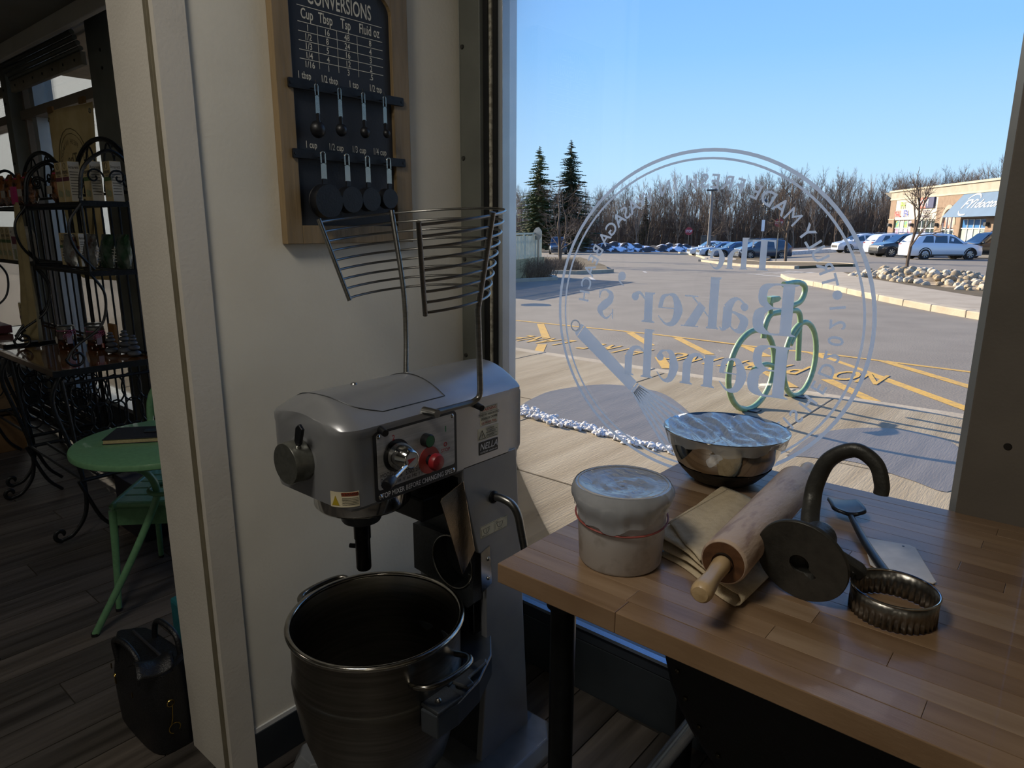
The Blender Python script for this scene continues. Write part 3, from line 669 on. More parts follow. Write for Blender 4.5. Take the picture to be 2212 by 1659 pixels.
    MB().prism(rrect(.860, .949, 1.090, 1.074, .006), S+.0018, S+.0027, 'x').build('panel_plate', mat('brushed panel face', '#b4b3b1', .32, .45, noise=(140, '#a5a4a2', .4, .6), streak=(1, .08, 1)), pn)
    U = (0, 1, 0); V = (0, 0, 1); x = S+.0029
    WT = mat('white print', '#d5d3cf', .6, noise=(70, '#c9c7c3', .4, .6)); BT = mat('black print', '#161616', .6, noise=(70, '#1c1c1c', .4, .6)); RT = mat('red print', '#a3201f', .5, noise=(70, '#951c1b', .4, .6))
    MB().text('STOP MIXER BEFORE CHANGING SPEED', .0165, (S+.0024, .977, .9285), U, V, 'C', sx=.76).build('panel_lettering', WT, pn)
    mb = MB().text('MODEL:', .0125, (x, .866, .9755), U, V, sx=.85).text('SP300A', .010, (x, .910, .9755), U, V, sx=.8)
    mb.text('DATE:', .0125, (x, .866, .9645), U, V, sx=.85).text('2021/08', .010, (x, .900, .9645), U, V, sx=.8).text('S.NO.', .0125, (x, .937, .9645), U, V, sx=.85).text('210100088', .010, (x, .966, .9645), U, V, sx=.8)
    mb.text('VOLTS:', .0125, (x, .866, .9535), U, V, sx=.85).text('110', .010, (x, .907, .9535), U, V).text('V', .012, (x, .928, .9535), U, V).text('60', .010, (x, .940, .9535), U, V).text('Hz', .012, (x, .955, .9535), U, V).text('1', .010, (x, .974, .9535), U, V).text('PH', .012, (x, .983, .9535), U, V).text('1.5', .010, (x, 1.001, .9535), U, V).text('kW', .012, (x, 1.016, .9535), U, V)
    mb.text('3', .016, (x, .907, .9785), U, V, 'C').build('panel_lettering', BT, pn)
    MB().text('2', .017, (x, .906, 1.052), U, V, 'C').text('STOP', .012, (x, 1.060, .987), U, V, 'C').tube(arc((x, 1.060, 1.005), .0045, 0, 350, 14, (0,1,0), (0,0,1)), .0011, 4, True).build('panel_symbols', RT, pn)
    MB().box((x-.0005, 1.060, 1.035), (x, 1.063, 1.049)).build('start_mark', mat('green print', '#1c6b3c', .5, noise=(70, '#19613a', .4, .6)), pn)
    for y, z in ((.8655, 1.068), (1.084, 1.068), (.8655, .934), (1.084, .934)): MB().lathe([(.0001, .0035), (.003, .003), (.0055, 0)], (x-.001, y, z), 12, axis=(1, 0, 0)).build('panel_screw', STEEL, pn)
    MB().lathe([(.036, 0), (.036, .003), (.03, .003)], (S+.0026, .912, 1.017), 32, axis=(1, 0, 0)).build('dial_ring', BLACKP, pn)
    kn = MB().lathe([(.030, .002), (.030, .020), (.026, .038), (.0205, .052), (.019, .054), (.0175, .0545), (.0165, .053)], (S, .912, 1.017), 36, axis=(1, 0, 0)).build('speed_knob', STEEL, t)
    MB().lathe([(.0001, .0535), (.0165, .0535)], (S, .912, 1.017), 28, axis=(1, 0, 0)).build('knob_face', mat('knob face', '#bcb9b2', .4, .3, noise=(50, '#b0ada6', .4, .6)), kn)
    MB().add([(S+.0542, .900, 1.008), (S+.0542, .902, 1.014), (S+.0542, .899, 1.021), (S+.0542, .924, 1.020)], [(0, 1, 3), (1, 2, 3)]).build('knob_arrow', RT, kn)
    a, b = Vector((S+.046, .905, 1.008)), Vector((S+.072, .842, .998))
    MB().cyl(a, b, .0052, n=14).build('knob_lever', STEEL, kn)
    d = (b-a).normalized(); MB().lathe([(.0001, -.001), (.009, 0), (.0115, .006), (.0125, .028), (.0105, .032), (.0001, .033)], b-d*.004, 20, axis=d).build('lever_grip', BLACKP, kn)
    MB().lathe([(.0155, .002), (.0155, .018), (.0135, .020)], (S, .997, 1.031), 24, axis=(1, 0, 0)).build('button_collar', BLACKP, pn)
    MB().lathe([(.0135, .017), (.0130, .0195), (.0001, .0200)], (S, .997, 1.031), 24, axis=(1, 0, 0)).build('start_button', mat('green button', '#1f5a35', .4, noise=(60, '#1b5230', .4, .6)), pn)
    MB().lathe([(.0001, .0034), (.032, .0034), (.032, .0024)], (S, 1.008, .980), 32, axis=(1, 0, 0)).build('stop_label', mat('red stop label', '#a83a2f', .5, noise=(40, '#9c332a', .4, .6)), pn)
    MB().lathe([(.012, .003), (.012, .020)], (S, 1.008, .980), 20, axis=(1, 0, 0)).build('button_stem', BLACKP, pn)
    MB().lathe([(.012, .018), (.0195, .020), (.0205, .028), (.017, .034), (.0001, .0365)], (S, 1.008, .980), 28, axis=(1, 0, 0)).build('stop_button', mat('red stop button', '#8e1f24', .38, noise=(60, '#821b20', .4, .6)), pn)
    # pegs
    for y, z in ((.872, 1.084), (1.168, 1.078)): MB().cyl((S-.001, y, z), (S+.026, y-.006, z-.003), .0085, .0075, 14).build('rubber_peg', BLACKP, t)
    # labels on the side
    CREAM = mat('cream label', '#c9bfa2', .5, noise=(30, '#bfb598', .4, .6))
    lb = MB().box((S, 1.183, 1.019), (S+.0004, 1.247, 1.066)).build('warning_label', CREAM, t); q = S+.0007
    MB().text('WARNING', .0115, (q, 1.215, 1.0555), U, V, 'C').text('USE PROPER TOOL', .008, (q, 1.215, 1.0225), U, V, 'C', sx=.8).build('label_print', RT, lb)
    MB().text('DO NOT PUT HANDS INTO FEED', .0085, (q, 1.215, 1.0435), U, V, 'C', sx=.58).text('OPENING OF CHOPPER', .0085, (q, 1.215, 1.0335), U, V, 'C', sx=.66).line((q, 1.184, 1.0525), (q, 1.246, 1.0525), .0008, (1,0,0)).line((q, 1.184, 1.065), (q, 1.246, 1.065), .0008, (1,0,0)).line((q, 1.184, 1.020), (q, 1.246, 1.020), .0008, (1,0,0)).build('label_print', BT, lb)
    lb = MB().box((S, 1.174, .983), (S+.0004, 1.250, 1.014)).build('caution_label', CREAM, t)
    mb = MB().tube([(q, 1.177, .986), (q, 1.201, .986), (q, 1.189, 1.008)], .0009, 4, True).text('!', .015, (q, 1.189, .988), U, V, 'C').text('CAUTION', .0065, (q, 1.204, 1.006), U, V)
    mb.text('ADVERTENCIA', .0065, (q, 1.204, .9965), U, V, sx=.8).text('ATTENTION', .0065, (q, 1.204, .988), U, V, sx=.8)
    for z in (1.0035, .9935, .9855): mb.line((q, 1.206, z), (q, 1.245, z), .001, (1, 0, 0))
    mb.build('label_print', BT, lb)
    lb = MB().prism(rrect(1.177, .945, 1.248, .978, .002), S, S+.0006, 'x').build('maker_label', mat('maker label black', '#15130f', .35, noise=(40, '#1a1813', .4, .6)), t)
    MB().text('NELLA', .0235, (q+.0002, 1.213, .9575), (0, 1, 0), (0, .25, 1), 'C', sx=.95).text('416-740-2424  nellaonline.com', .0065, (q+.0002, 1.213, .9485), U, V, 'C', sx=.75).build('label_print', WT, lb)
    lb = MB().box((S, 1.180, .719), (S+.0006, 1.286, .752)).build('lever_label', CREAM, t)
    mb = MB()
    for yy in (1.202, 1.255):
        mb.tube([(q, yy+a*.013, .742) if a in (-1, 1) else (q, yy, .728) for a in (-1,)]+[(q, yy+.011*math.cos(R(k)), .740+.012*math.sin(R(k))) for k in range(180, 361, 20)], .0006, 4).line((q, yy-.013, .742), (q, yy+.015, .742), .001, (1,0,0)).line((q, yy, .731), (q, yy, .740), .0012, (1,0,0)).line((q, yy-.008, .7235), (q, yy+.010, .7235), .0008, (1,0,0)).line((q, yy-.018, .726), (q, yy-.018, .743), .001, (1,0,0))
    mb.line((q, 1.233, .72), (q, 1.233, .751), .001, (1,0,0))
    for z in (.720, .751): mb.line((q, 1.181, z), (q, 1.285, z), .0008, (1,0,0))
    for y in (1.181, 1.285): mb.line((q, y, .720), (q, y, .751), .0008, (1,0,0))
    mb.text('RISE', .006, (q, 1.184, .7215), U, V).text('FALL', .006, (q, 1.237, .744), U, V).build('label_print', BT, lb)
    def wrap(mb, off):
        # flat (u, z) label bent round the nose of the head
        for i, p in enumerate(mb.v):
            th = R(12)+p.x/.060; mb.v[i] = Vector((cx+.082+(.058+off)*math.sin(th), .772+.055-(.055+off)*math.cos(th), p.z))
        return mb
    lb = wrap(MB().grid(lambda u, v: (u*.066, 0, .930+.034*v), 12, 2), .0008).build('hand_label', CREAM, t)
    wrap(MB().grid(lambda u, v: (.027+u*.037, 0, .9545+.008*v), 8, 1), .0012).build('label_header', mat('label orange', '#8d3d25', .5, noise=(30, '#83371f', .4, .6)), lb)
    wrap(MB().add([(.004, 0, .934), (.022, 0, .934), (.013, 0, .956), (.013, 0, .934)], [(0, 3, 2), (3, 1, 2)]), .0014).build('label_triangle', mat('label yellow', '#a08a1c', .5, noise=(30, '#958018', .4, .6)), lb)
    mb = MB().text('WARNING', .008, (.0455, 0, .956), (1, 0, 0), (0, 0, 1), 'C')
    for z in (.950, .9465, .943, .9395, .936):
        for k in range(6): mb.line((.028+.006*k, 0, z), (.034+.006*k, 0, z), .001, (0, 1, 0))
    wrap(mb, .0016).build('label_print', BT, lb)
    # bowl lift handle
    P = bez([(S-.002, 1.229, .820), (-1.075, 1.232, .822), (-1.045, 1.238, .812), (-1.030, 1.245, .785), (-1.022, 1.250, .74), (-1.015, 1.257, .68), (-1.008, 1.262, .60)], 6)
    MB().tube(P, .0105, 14).build('lift_handle', STEELB, t)
    MB().lathe([(.0165, 0), (.0165, .006), (.012, .009)], (S, 1.229, .820), 20, axis=(1, 0, 0)).build('handle_boss', BLACKM, t)
    # bowl yoke
    Rr = [(.14, 1.22), (.20, 1.155), (.245, 1.06), (.262, .97), (.258, .905), (.208, .900), (.212, .95), (.198, 1.03), (.16, 1.09), (.10, 1.135), (.0, 1.155)]
    poly = [(cx+a, b) for a, b in Rr] + [(cx-a, b) for a, b in Rr[::-1][1:]]
    yk = MB().prism(poly, .362, .424, 'z').build('bowl_yoke', mat('dark blue grey enamel', '#44494f', .35, .35, noise=(12, '#3c4147', .45, .6), coat=.3), t, bevel=.004)
    for s in (1, -1):
        x0, x1 = sorted((cx+s*.205, cx+s*.262))
        pad = MB().box((x0, .905, .424), (x1, .985, .434)).build('yoke_pad', GREYD, yk, bevel=.003)
        MB().ball((cx+s*.232, .935, .434), .008, n=12).build('pad_bolt', STEELB, yk)
        pts = [(cx+s*.222, .992), (cx+s*.262, 1.000), (cx+s*.262, 1.024), (cx+s*.240, 1.030), (cx+s*.232, 1.10), (cx+s*.222, 1.112), (cx+s*.210, 1.10), (cx+s*.208, 1.03), (cx+s*.200, 1.01)]
        MB().prism(pts if s > 0 else pts[::-1], .438, .448, 'z').build('bowl_latch', GREYD, yk, bevel=.004)
        MB().cyl((cx+s*.225, 1.015, .424), (cx+s*.225, 1.015, .44), .012, n=14).build('latch_pivot', BLACKM, yk)
    # bowl guard of bent wire, swung up
    O = Vector((cx, 1.100, 1.331)); tau = .116
    def G(a, h):
        r = .185+(.237-.185)*h/.189; lx, ly = r*math.cos(R(a)), r*math.sin(R(a))
        return O + Vector((lx, ly*math.cos(tau)-h*math.sin(tau), ly*math.sin(tau)+h*math.cos(tau)))
    g = OFF; gd = MB()
    gu = MB().tube([G(-34, -.006), G(-34, .196)], .0058, 12).build('guard_bar', STEELB, t)
    MB().tube([G(198, -.006), G(198, .196)], .0058, 12).build('guard_bar', STEELB, t)
    MB().tube(bez([Vector((-1.362, 1.175, 1.110)), Vector((-1.385, 1.20, 1.22)), G(146, 0), G(146, .196)], 6), .0072, 12).build('guard_post', STEELB, t)
    rp = [Vector((-1.072, 1.000, 1.098)), Vector((-1.070, 1.10, 1.098)), Vector((-1.066, 1.130, 1.102)), Vector((-1.062, 1.142, 1.118)), Vector((-1.062, 1.142, 1.17)), G(12, -.02), G(12, 0.01), G(12, .196)]
    MB().tube(bez(rp[:5], 5)+rp[5:], .0072, 12).build('guard_post', STEELB, t)
    MB().cyl((S-.002, 1.000, 1.098), (-1.058, 1.000, 1.098), .0095, n=16).build('guard_pivot', STEELB, t)
    for k in range(9):
        h = .189*k/8
        MB().tube([G(a, h) for a in range(-34, 199, 8)], .0031, 8).build('guard_wire', STEELB, t)
    for k in range(9):
        h = .189*k/8
    return t
mixer()
def mixing_bowl_big():
    cx, cy = -1.24, .948
    t = thing('mixer_bowl', (cx, cy, .09), 'large empty stainless mixer bowl with side handles, held in the mixer yoke', 'bowl')
    prof = [(.0001, .105), (.09, .105), (.125, .13), (.165, .20), (.190, .29), (.2015, .38), (.205, .425), (.205, .548)]
    MB().lathe(prof[:]+[(.210, .556)], (cx, cy, 0), 72).lathe([(.0001, .100), (.09, .098), (.128, .122), (.170, .19), (.196, .285), (.2085, .375), (.2125, .418), (.2090, .426), (.2080, .43), (.2080, .548)], (cx, cy, 0), 72).build('bowl_body', BOWLST, t)
    MB().tube(arc((cx, cy, .553), .2125, 0, 355, 71, (1, 0, 0), (0, 1, 0)), .0075, 12, True).build('rim', mat('polished rim', '#b5b1a8', .16, 1, noise=(40, '#a5a198', .4, .6)), t)
    MB().lathe([(.085, .10), (.085, .066), (.095, .062)], (cx, cy, 0), 40).build('foot_ring', STEELB, t)
    for s in (1, -1):
        zo = .0 if s > 0 else .035; H = bez([(cx+s*.200, cy-.066, .490+zo*.6), (cx+s*.225, cy-.070, .499+zo), (cx+s*.250, cy-.052, .502+zo), (cx+s*.262, cy+.0, .502+zo), (cx+s*.258, cy+.062, .502+zo), (cx+s*.235, cy+.085, .500+zo), (cx+s*.193, cy+.083, .490+zo*.6)], 5)
        MB().tube(H, .0075, 12).build('handle', mat('handle steel', '#8b8780', .22, 1, noise=(40, '#7b7770', .4, .6)), t)
    t.location = (cx, cy, .062); OFF[t] = Vector((cx, cy, .09)); t.location = (cx, cy, .09)
mixing_bowl_big()
# ---------------------------------------------------------------- butcher block workbench
TZ = .915
def workbench():
    x0, x1, y0, y1 = -.736, 1.25, .833, 1.636
    t = thing('workbench', (.2, 1.2, 0), 'butcher block topped workbench with black pipe legs under the big window', 'workbench')
    rnd = random.Random(4); nrow = 19; w = (y1-y0)/nrow; protos = {}
    tones = ['#8f755a', '#866d53', '#977e64', '#8b7259', '#9c856d', '#80674f', '#927962']
    SM = mat('maple stave', '#8f6a48', .36, rand=tones, noise=(14, '#d2c8ba', .3, .75), streak=(.35, 3.2, 1), bump=(160, .05), coat=.12)
    for r in range(nrow):
        x = x0 - (0 if r % 3 else .0); ya, yb = y0+r*w, y0+(r+1)*w; first = True
        while x < x1:
            L = rnd.uniform(.16, .52) if first else rnd.uniform(.30, .62); first = False; e = min(x+L, x1)
            if x1-e < .08: e = x1
            MB().box((x+.0002, ya+.0002, TZ-.037), (e-.0002, yb-.0002, TZ-rnd.choice((0, .0001, .0002)))).build('stave', SM, t, bevel=.0006 if r not in (0, nrow-1) else .0015)
            x = e
    for lx, ly in ((-.676, .955), (-.676, 1.54), (1.17, .955), (1.17, 1.54)):
        l = MB().cyl((lx, ly, .003), (lx, ly, TZ-.04), .0245, n=24).build('leg', mat('black pipe', '#16181a', .32, .6, noise=(30, '#1d2022', .4, .6)), t)
        MB().lathe([(.055, TZ-.041), (.055, TZ-.050), (.032, TZ-.054), (.032, TZ-.115), (.026, TZ-.118)], (lx, ly, 0), 28).build('leg_flange', BLACKM, l)
        MB().lathe([(.03, 0), (.03, .02), (.026, .024)], (lx, ly, .001), 20).build('leg_foot', BLACKP, l)
        for a in range(4): MB().cyl((lx+.04*math.cos(a*1.57+.8), ly+.04*math.sin(a*1.57+.8), TZ-.053), (lx+.04*math.cos(a*1.57+.8), ly+.04*math.sin(a*1.57+.8), TZ-.048), .005, n=8).build('bolt', GREYD, l)
workbench()
def flour_tub():
    c = (-.580, .992, TZ); t = thing('flour_tub', c, 'white translucent plastic tub half full of flour, covered with cling film', 'tub')
    cx, cy = c[0], c[1]
    PL = mat('cloudy white plastic', '#d6d0ca', .38, transl=.4, noise=(26, '#bdb6ae', .56, .70), bump=(40, .05), coat=.2)
    MB().lathe([(.0001, TZ+.001), (.070, TZ+.001), (.0735, TZ+.006), (.0795, TZ+.112), (.083, TZ+.114), (.084, TZ+.122), (.081, TZ+.125), (.0815, TZ+.146), (.078, TZ+.148)], (cx, cy, 0), 56).build('tub_body', PL, t)
    MB().lathe([(.0001, TZ+.055), (.0745, TZ+.055)], (cx, cy, 0), 40).build('flour', mat('flour', '#d8cdbd', .9, noise=(30, '#cbbfae', .4, .7), bump=(80, .4)), t)
    MB().tube([(cx+.0815*math.cos(R(a)), cy+.0815*math.sin(R(a)), TZ+.094-.017*math.sin(R(a+135))*.5-.006) for a in range(0, 360, 8)], .0018, 6, True).build('rubber_band', mat('red rubber band', '#9a5048', .5, noise=(40, '#8c463f', .4, .6)), t)
    FM = mat('cling film sheet', '#a6adb9', .2, coat=1, transl=.2, noise=(30, '#a2a8b3', .4, .6), bump=(46, 1.0), streak=(1, 2.4, 1), spec=.8)
    def film(u, v):
        a = 2*math.pi*u; r = .084*v; z = TZ+.1475-.009*(1-v*v)+.0016*math.sin(a*3+v*9)*v*(1-v)*4+.0012*math.sin(r*420+a*2)
        return (cx+r*math.cos(a), cy+r*math.sin(a), z)
    MB().grid(film, 56, 14).build('film_top', FM, t)
    def skirt(u, v):
        a = 2*math.pi*u; r = .084+.0065*math.sin(math.pi*min(v*1.25, 1))+.0012*math.sin(a*17)*v+.0010*math.sin(a*31+1)*v; 
        dip = .050+.014*math.sin(a*2+4.2)+.004*math.sin(a*9)
        return (cx+r*math.cos(a), cy+r*math.sin(a), TZ+.148-dip*v)
    MB().grid(skirt, 96, 8).build('film_skirt', glass_mat('cling film clear', (.90, .91, .93), 1.6, film=.30, bumpy=(40, .6), rough=.12), t)
flour_tub()
def prep_bowl():
    cx, cy = -.602, 1.490; t = thing('prep_bowl', (cx, cy, TZ), 'shiny stainless steel mixing bowl with black rubber base and cling film cover', 'bowl')
    prof = [(.056, .002), (.078, .014), (.098, .034), (.114, .058), (.124, .085), (.129, .112), (.130, .120), (.139, .124), (.142, .127), (.141, .129), (.131, .125)]
    MB().lathe([(r, TZ+z) for r, z in prof]+[(.126, TZ+.110), (.110, TZ+.055), (.07, TZ+.016), (.0001, TZ+.010)], (cx, cy, 0), 72).build('bowl_body', mat('mirror stainless', '#c7c2b8', .07, 1, noise=(12, '#bdb8ae', .4, .7)), t)
    MB().lathe([(.0001, TZ+.0005), (.060, TZ+.0005), (.080, TZ+.0135), (.0985, TZ+.033), (.1075, TZ+.0455)], (cx, cy, 0), 72, mod=lambda j, a: 1+(.014 if j == 4 else 0)*math.sin(a*9)*math.sin(a*4+1)).build('rubber_base', mat('peeling black rubber', '#0b0c0e', .5, noise=(90, '#8b8780', .70, .74), bump=(70, .2)), t)
    def film(u, v):
        a = 2*math.pi*u; r = .1425*v; x, y = r*math.cos(a), r*math.sin(a)
        s = x*.8+y*.6; z = TZ+.128-.010*(1-v*v)+(.0045*math.sin(s*95+2*math.sin(y*22))+.0022*math.sin(s*230+y*60+2*math.sin(x*50)))*(1-v**6)
        return (cx+x, cy+y, z)
    MB().grid(film, 72, 26).build('film_top', mat('cling film bowl', '#a3b4d0', .2, coat=1, transl=.12, noise=(26, '#b0bdd2', .4, .6), bump=(50, 1.0), streak=(2.4, 1, 1), spec=.8), t)
    def skirt(u, v):
        a = 2*math.pi*u; r = .1425-.009*v+.0016*math.sin(a*23)*v+.001*math.sin(a*37)*v
        return (cx+r*math.cos(a), cy+r*math.sin(a), TZ+.1275-(.024+.006*math.sin(a*5)+.004*math.sin(a*11+2))*v)
    MB().grid(skirt, 110, 5).build('film_skirt', MATS['cling film clear'], t)
    MB().grid(lambda u, v: (cx+.02+.03*u+.004*math.sin(v*6), cy-.133-.004*math.sin(u*7)-.006*v, TZ+.105-.022*v*(1+.3*math.sin(u*5))), 8, 6).build('film_tag', MATS['cling film clear'], t)
prep_bowl()
def towel():
    t = thing('tea_towel', (-.46, 1.18, TZ), 'folded cream canvas tea towel lying under the rolling pin', 'towel')
    CM = mat('cream canvas', '#c9b899', .9, noise=(60, '#bba98a', .4, .65), bump=(420, .35))
    NL, NR, FR, FL = Vector((-.548, 1.045)), Vector((-.352, .975)), Vector((-.335, 1.30)), Vector((-.565, 1.405))
    def prof_pts(seed):
        r = []
        r += [(1.0-.04*k/6, .003) for k in range(0)]
        path = [(.10, .002), (.5, .002), (.93, .003), (1.0, .006), (1.03, .012), (1.0, .019), (.93, .020), (.5, .013), (.10, .012), (.02, .014), (-.02, .020), (.0, .027), (.06, .029), (.5, .021), (.88, .026)]
        return bez([(a, b, 0) for a, b in path], 4)
    P = prof_pts(0); m = len(P)-1
    def f(u, v):
        k = u*m; i = min(int(k), m-1); p = P[i].lerp(P[i+1], k-i); uu = p.x; h = p.y
        a = NL.lerp(NR, uu); b = FL.lerp(FR, uu*.96); 
        q = a.lerp(b, v) + Vector((0, 1))*(.012*math.sin(uu*5)+.02*(h/.03)*(1-v))
        fade = 1-.35*v
        h2 = h*fade + .0012*math.sin(uu*16+v*7+h*90) if h > .004 else h
        return (q.x, q.y, TZ+max(h2, .0012))
    MB().grid(f, m, 24).build('folded_layers', CM, t, solid=.0022)
    NL2, NR2, FR2, FL2 = Vector((-.563, 1.135)), Vector((-.44, 1.02)), Vector((-.46, 1.37)), Vector((-.560, 1.42))
    def g(u, v):
        a = NL2.lerp(NR2, u); b = FL2.lerp(FR2, u); q = a.lerp(b, v)
        return (q.x, q.y, TZ+.030*(1-.30*v)+.0025*math.sin(u*9+v*4)+(.0 if u > .08 else -.01*(1-u/.08))+ (0 if v < .93 else -.012*(v-.93)/.07))
    MB().grid(g, 20, 24).build('top_flap', CM, t, solid=.0022)
    MB().tube([Vector(g(.12, k/24))+Vector((0,0,.0016)) for k in range(25)], .0009, 4).build('hem_stitching', mat('hem thread', '#c7b697', .9, noise=(90, '#b9a888', .4, .6)), t)
towel()
def rolling_pin():
    a = Vector((-.376, .960, TZ+.036+.0375)); b = Vector((-.404, 1.390, TZ+.030+.0375+.006)); d = (b-a).normalized()
    t = thing('rolling_pin', ((a.x+b.x)/2, (a.y+b.y)/2, a.z-.0375), 'large wooden rolling pin with turned handles resting on the cream towel', 'rolling pin')
    L = (b-a).length
    PW = mat('worn maple pin', '#bca48e', .5, noise=(30, '#86695a', .5, .75), streak=(2, .5, 2), bump=(80, .15))
    MB().lathe([(.0001, 0), (.0345, 0), (.0368, .003), (.0375, .007), (.0375, L-.012), (.036, L-.004), (.033, L), (.0001, L)], a, 48, axis=d).build('roller', PW, t)
    MB().lathe([(.0001, -.0006), (.0335, -.0006)], a, 48, axis=d).build('end_grain', mat('dark end grain', '#5d3c22', .55, noise=(60, '#4c2f19', .4, .65), bump=(90, .15)), t)
    HW = mat('pale handle wood', '#bfa37a', .4, noise=(30, '#a68a60', .4, .7), streak=(2, .4, 2), coat=.2)
    hp = [(.0125, 0), (.0145, .010), (.0135, .030), (.0125, .050), (.0150, .075), (.0165, .092), (.0155, .100), (.012, .104), (.0001, .105)]
    MB().lathe(hp, a, 28, axis=(d*-1)+Vector((.03, 0, -.06))).build('handle', HW, t)
    MB().lathe(hp, b, 28, axis=d).build('handle', HW, t)
    MB().lathe([(.0001, 0), (.0168, 0), (.0168, .006)], a-Vector((0,0,0)), 20, axis=-d).build('collar', mat('black collar', '#1a130d', .6, noise=(40, '#211810', .4, .6)), t)
rolling_pin()
def dough_hook():
    c = Vector((-.286, 1.047, .9855)); n = Vector((-.05, -.98, -.19)).normalized(); ax = -n; rr = .072
    t = thing('dough_hook', (-.27, 1.12, TZ), 'dark cast dough hook attachment with round disc, standing on the butcher block', 'mixer attachment')
    e1 = Vector((0, 0, 1)).cross(n).normalized(); e2 = n.cross(e1)
    # disc with keyhole: ring of quads between key outline and rim
    N = 120; key = []; rim = []
    kc = (-.002, -.004)
    for k in range(N):
        a = 2*math.pi*k/N; dx, dy = math.cos(a), math.sin(a); r = .0155
        # slot towards lower right
        sa = math.radians(-42); along = dx*math.cos(sa)+dy*math.sin(sa); across = -dx*math.sin(sa)+dy*math.cos(sa)
        if along > 0: r = max(.0155, min(.0060/max(abs(across), 1e-6), .031/along))
        key.append((kc[0]+dx*r, kc[1]+dy*r)); rim.append((rr*dx, rr*dy))
    def W(p, h): return c + e1*p[0] + e2*p[1] + ax*h
    ed = [(p[0]*.985, p[1]*.985) for p in rim]; mid = [(p[0]*.55, p[1]*.55) for p in rim]
    vs = [W(p, .0) for p in key]+[W(p, .0) for p in ed]+[W(p, .0015) for p in rim]+[W(p, .0065) for p in rim]+[W(p, .009) for p in mid]+[W(p, .02) for p in key]
    MB().add(vs, [(j*N+k, j*N+(k+1) % N, (j+1)*N+(k+1) % N, (j+1)*N+k) for j in range(5) for k in range(N)]+[tuple(range(5*N, 6*N))], True).build('disc', IRON, t).modifiers.new('s', 'EDGE_SPLIT').split_angle = R(50)
    MB().lathe([(.038, .007), (.029, .014), (.0275, .03), (.0265, .085), (.022, .094), (.0001, .096)], c, 36, axis=ax).build('hub', IRON, t)
    h = c+ax*.055
    MB().prism([(0, -.016), (.052, -.013), (.060, -.008), (.060, .010), (.052, .014), (0, .017)], -.010, .010, 'z').build('tmp', IRON, at=(0,0,0))
    lug = bpy.data.objects['tmp']; lug.name = 'lug'; lug.data.name = 'lug'
    M = Matrix((Vector((.86, .25, -.44)).normalized(), Vector((0,0,1)), Vector((0,1,0)))).transposed()
    zx = Vector((.80, .36, -.46)).normalized(); zy = ax.cross(zx).normalized(); zz = zx.cross(zy)
    M = Matrix((zx, zy, zz)).transposed().to_4x4(); M.translation = h - OFF[t]
    M = M @ Matrix.Diagonal((1.5, 1.0, 1.0, 1))
    lug.data.transform(M); lug.parent = t; lug.location = (0, 0, 0); OFF[lug] = OFF[t]
    b = lug.modifiers.new('bevel', 'BEVEL'); b.width = .004; b.segments = 3
    base = c+ax*.088
    P = bez([base+Vector((.012, -.01, -.02)), base+Vector((-.02, .012, .0)), (-.316, 1.188, 1.035), (-.315, 1.20, 1.070), (-.299, 1.204, 1.112), (-.262, 1.206, 1.136), (-.229, 1.206, 1.120), (-.2155, 1.204, 1.088), (-.2145, 1.202, 1.070)], 7)
    m = len(P); MB().tube(P, [.016-.0035*k/(m-1) for k in range(m)], 16, ell=.85).build('hook', IRON, t)
dough_hook()
def spatula():
    BS = mat('black silicone', '#131a24', .35, noise=(60, '#18202b', .4, .6))
    t = thing('spatula', (-.30, 1.42, TZ), 'black silicone spoon spatula lying behind the dough hook', 'spatula')
    O = Vector((-.318, 1.452)); d = Vector((.105, -.195)).normalized(); s = Vector((-d.y, d.x))
    def P(a, b, h): q = O + d*a + s*b; return (q.x, q.y, TZ+h)
    def f(u, v):
        w = .033*(1-.12*(1-u))*(1 if u < .75 else math.cos((u-.75)*4.6)); b = (v*2-1)*w
        return P(-.038+.075*u, b, .020+.004*(v*2-1)**2*(1)-.004*(1-u)*0+.003*math.sin(u*3))
    MB().grid(f, 14, 12).build('head', BS, t, solid=.007)
    q = bez([P(.030, 0, .018), P(.07, 0, .014), P(.12, .0, .010), P(.20, .0, .009), P(.27, .002, .0085)], 4)
    MB().tube(q, [.0055+.003*abs(k/(len(q)-1)) for k in range(len(q))], 12).build('handle', BS, t)
spatula()
def scraper():
    t = MB().prism([(-.262, 1.358), (-.256, 1.366), (-.190, 1.385), (-.178, 1.381), (-.1245, 1.258), (-.128, 1.250), (-.215, 1.246), (-.226, 1.254)], TZ+.002, TZ+.0045, 'z').build('bench_scraper', mat('white plastic scraper', '#cfcac5', .4, noise=(30, '#c3beb9', .4, .6)), bevel=.001)
    tag(t, 'flat white plastic dough scraper lying beside the ring cutter', 'scraper')
    MB().cyl((-.196, 1.370, TZ+.0045), (-.196, 1.370, TZ+.0050), .0022, n=10).build('hang_hole', BLACKP, t)
scraper()
def cutter():
    c = (-.162, 1.112, 0)
    t = thing('pastry_cutter', (c[0], c[1], TZ), 'round fluted metal pastry cutter standing on the butcher block', 'cutter')
    CS = mat('aged tin', '#8b8881', .3, .95, noise=(50, '#6f6c66', .4, .65), bump=(60, .06))
    fl = lambda j, a: 1+(.028*math.cos(a*40) if j in (0, 1) else (.02*math.cos(a*40) if j == 2 else 0))
    MB().lathe([(.0595, TZ+.0005), (.0595, TZ+.014), (.0595, TZ+.019), (.0605, TZ+.024), (.061, TZ+.041)], c, 240, mod=fl).build('band', CS, t, solid=.001)
    MB().tube(arc((c[0], c[1], TZ+.0425), .061, 0, 355, 71, (1,0,0), (0,1,0)), .0018, 8, True).build('rolled_rim', STEEL, t)
cutter()
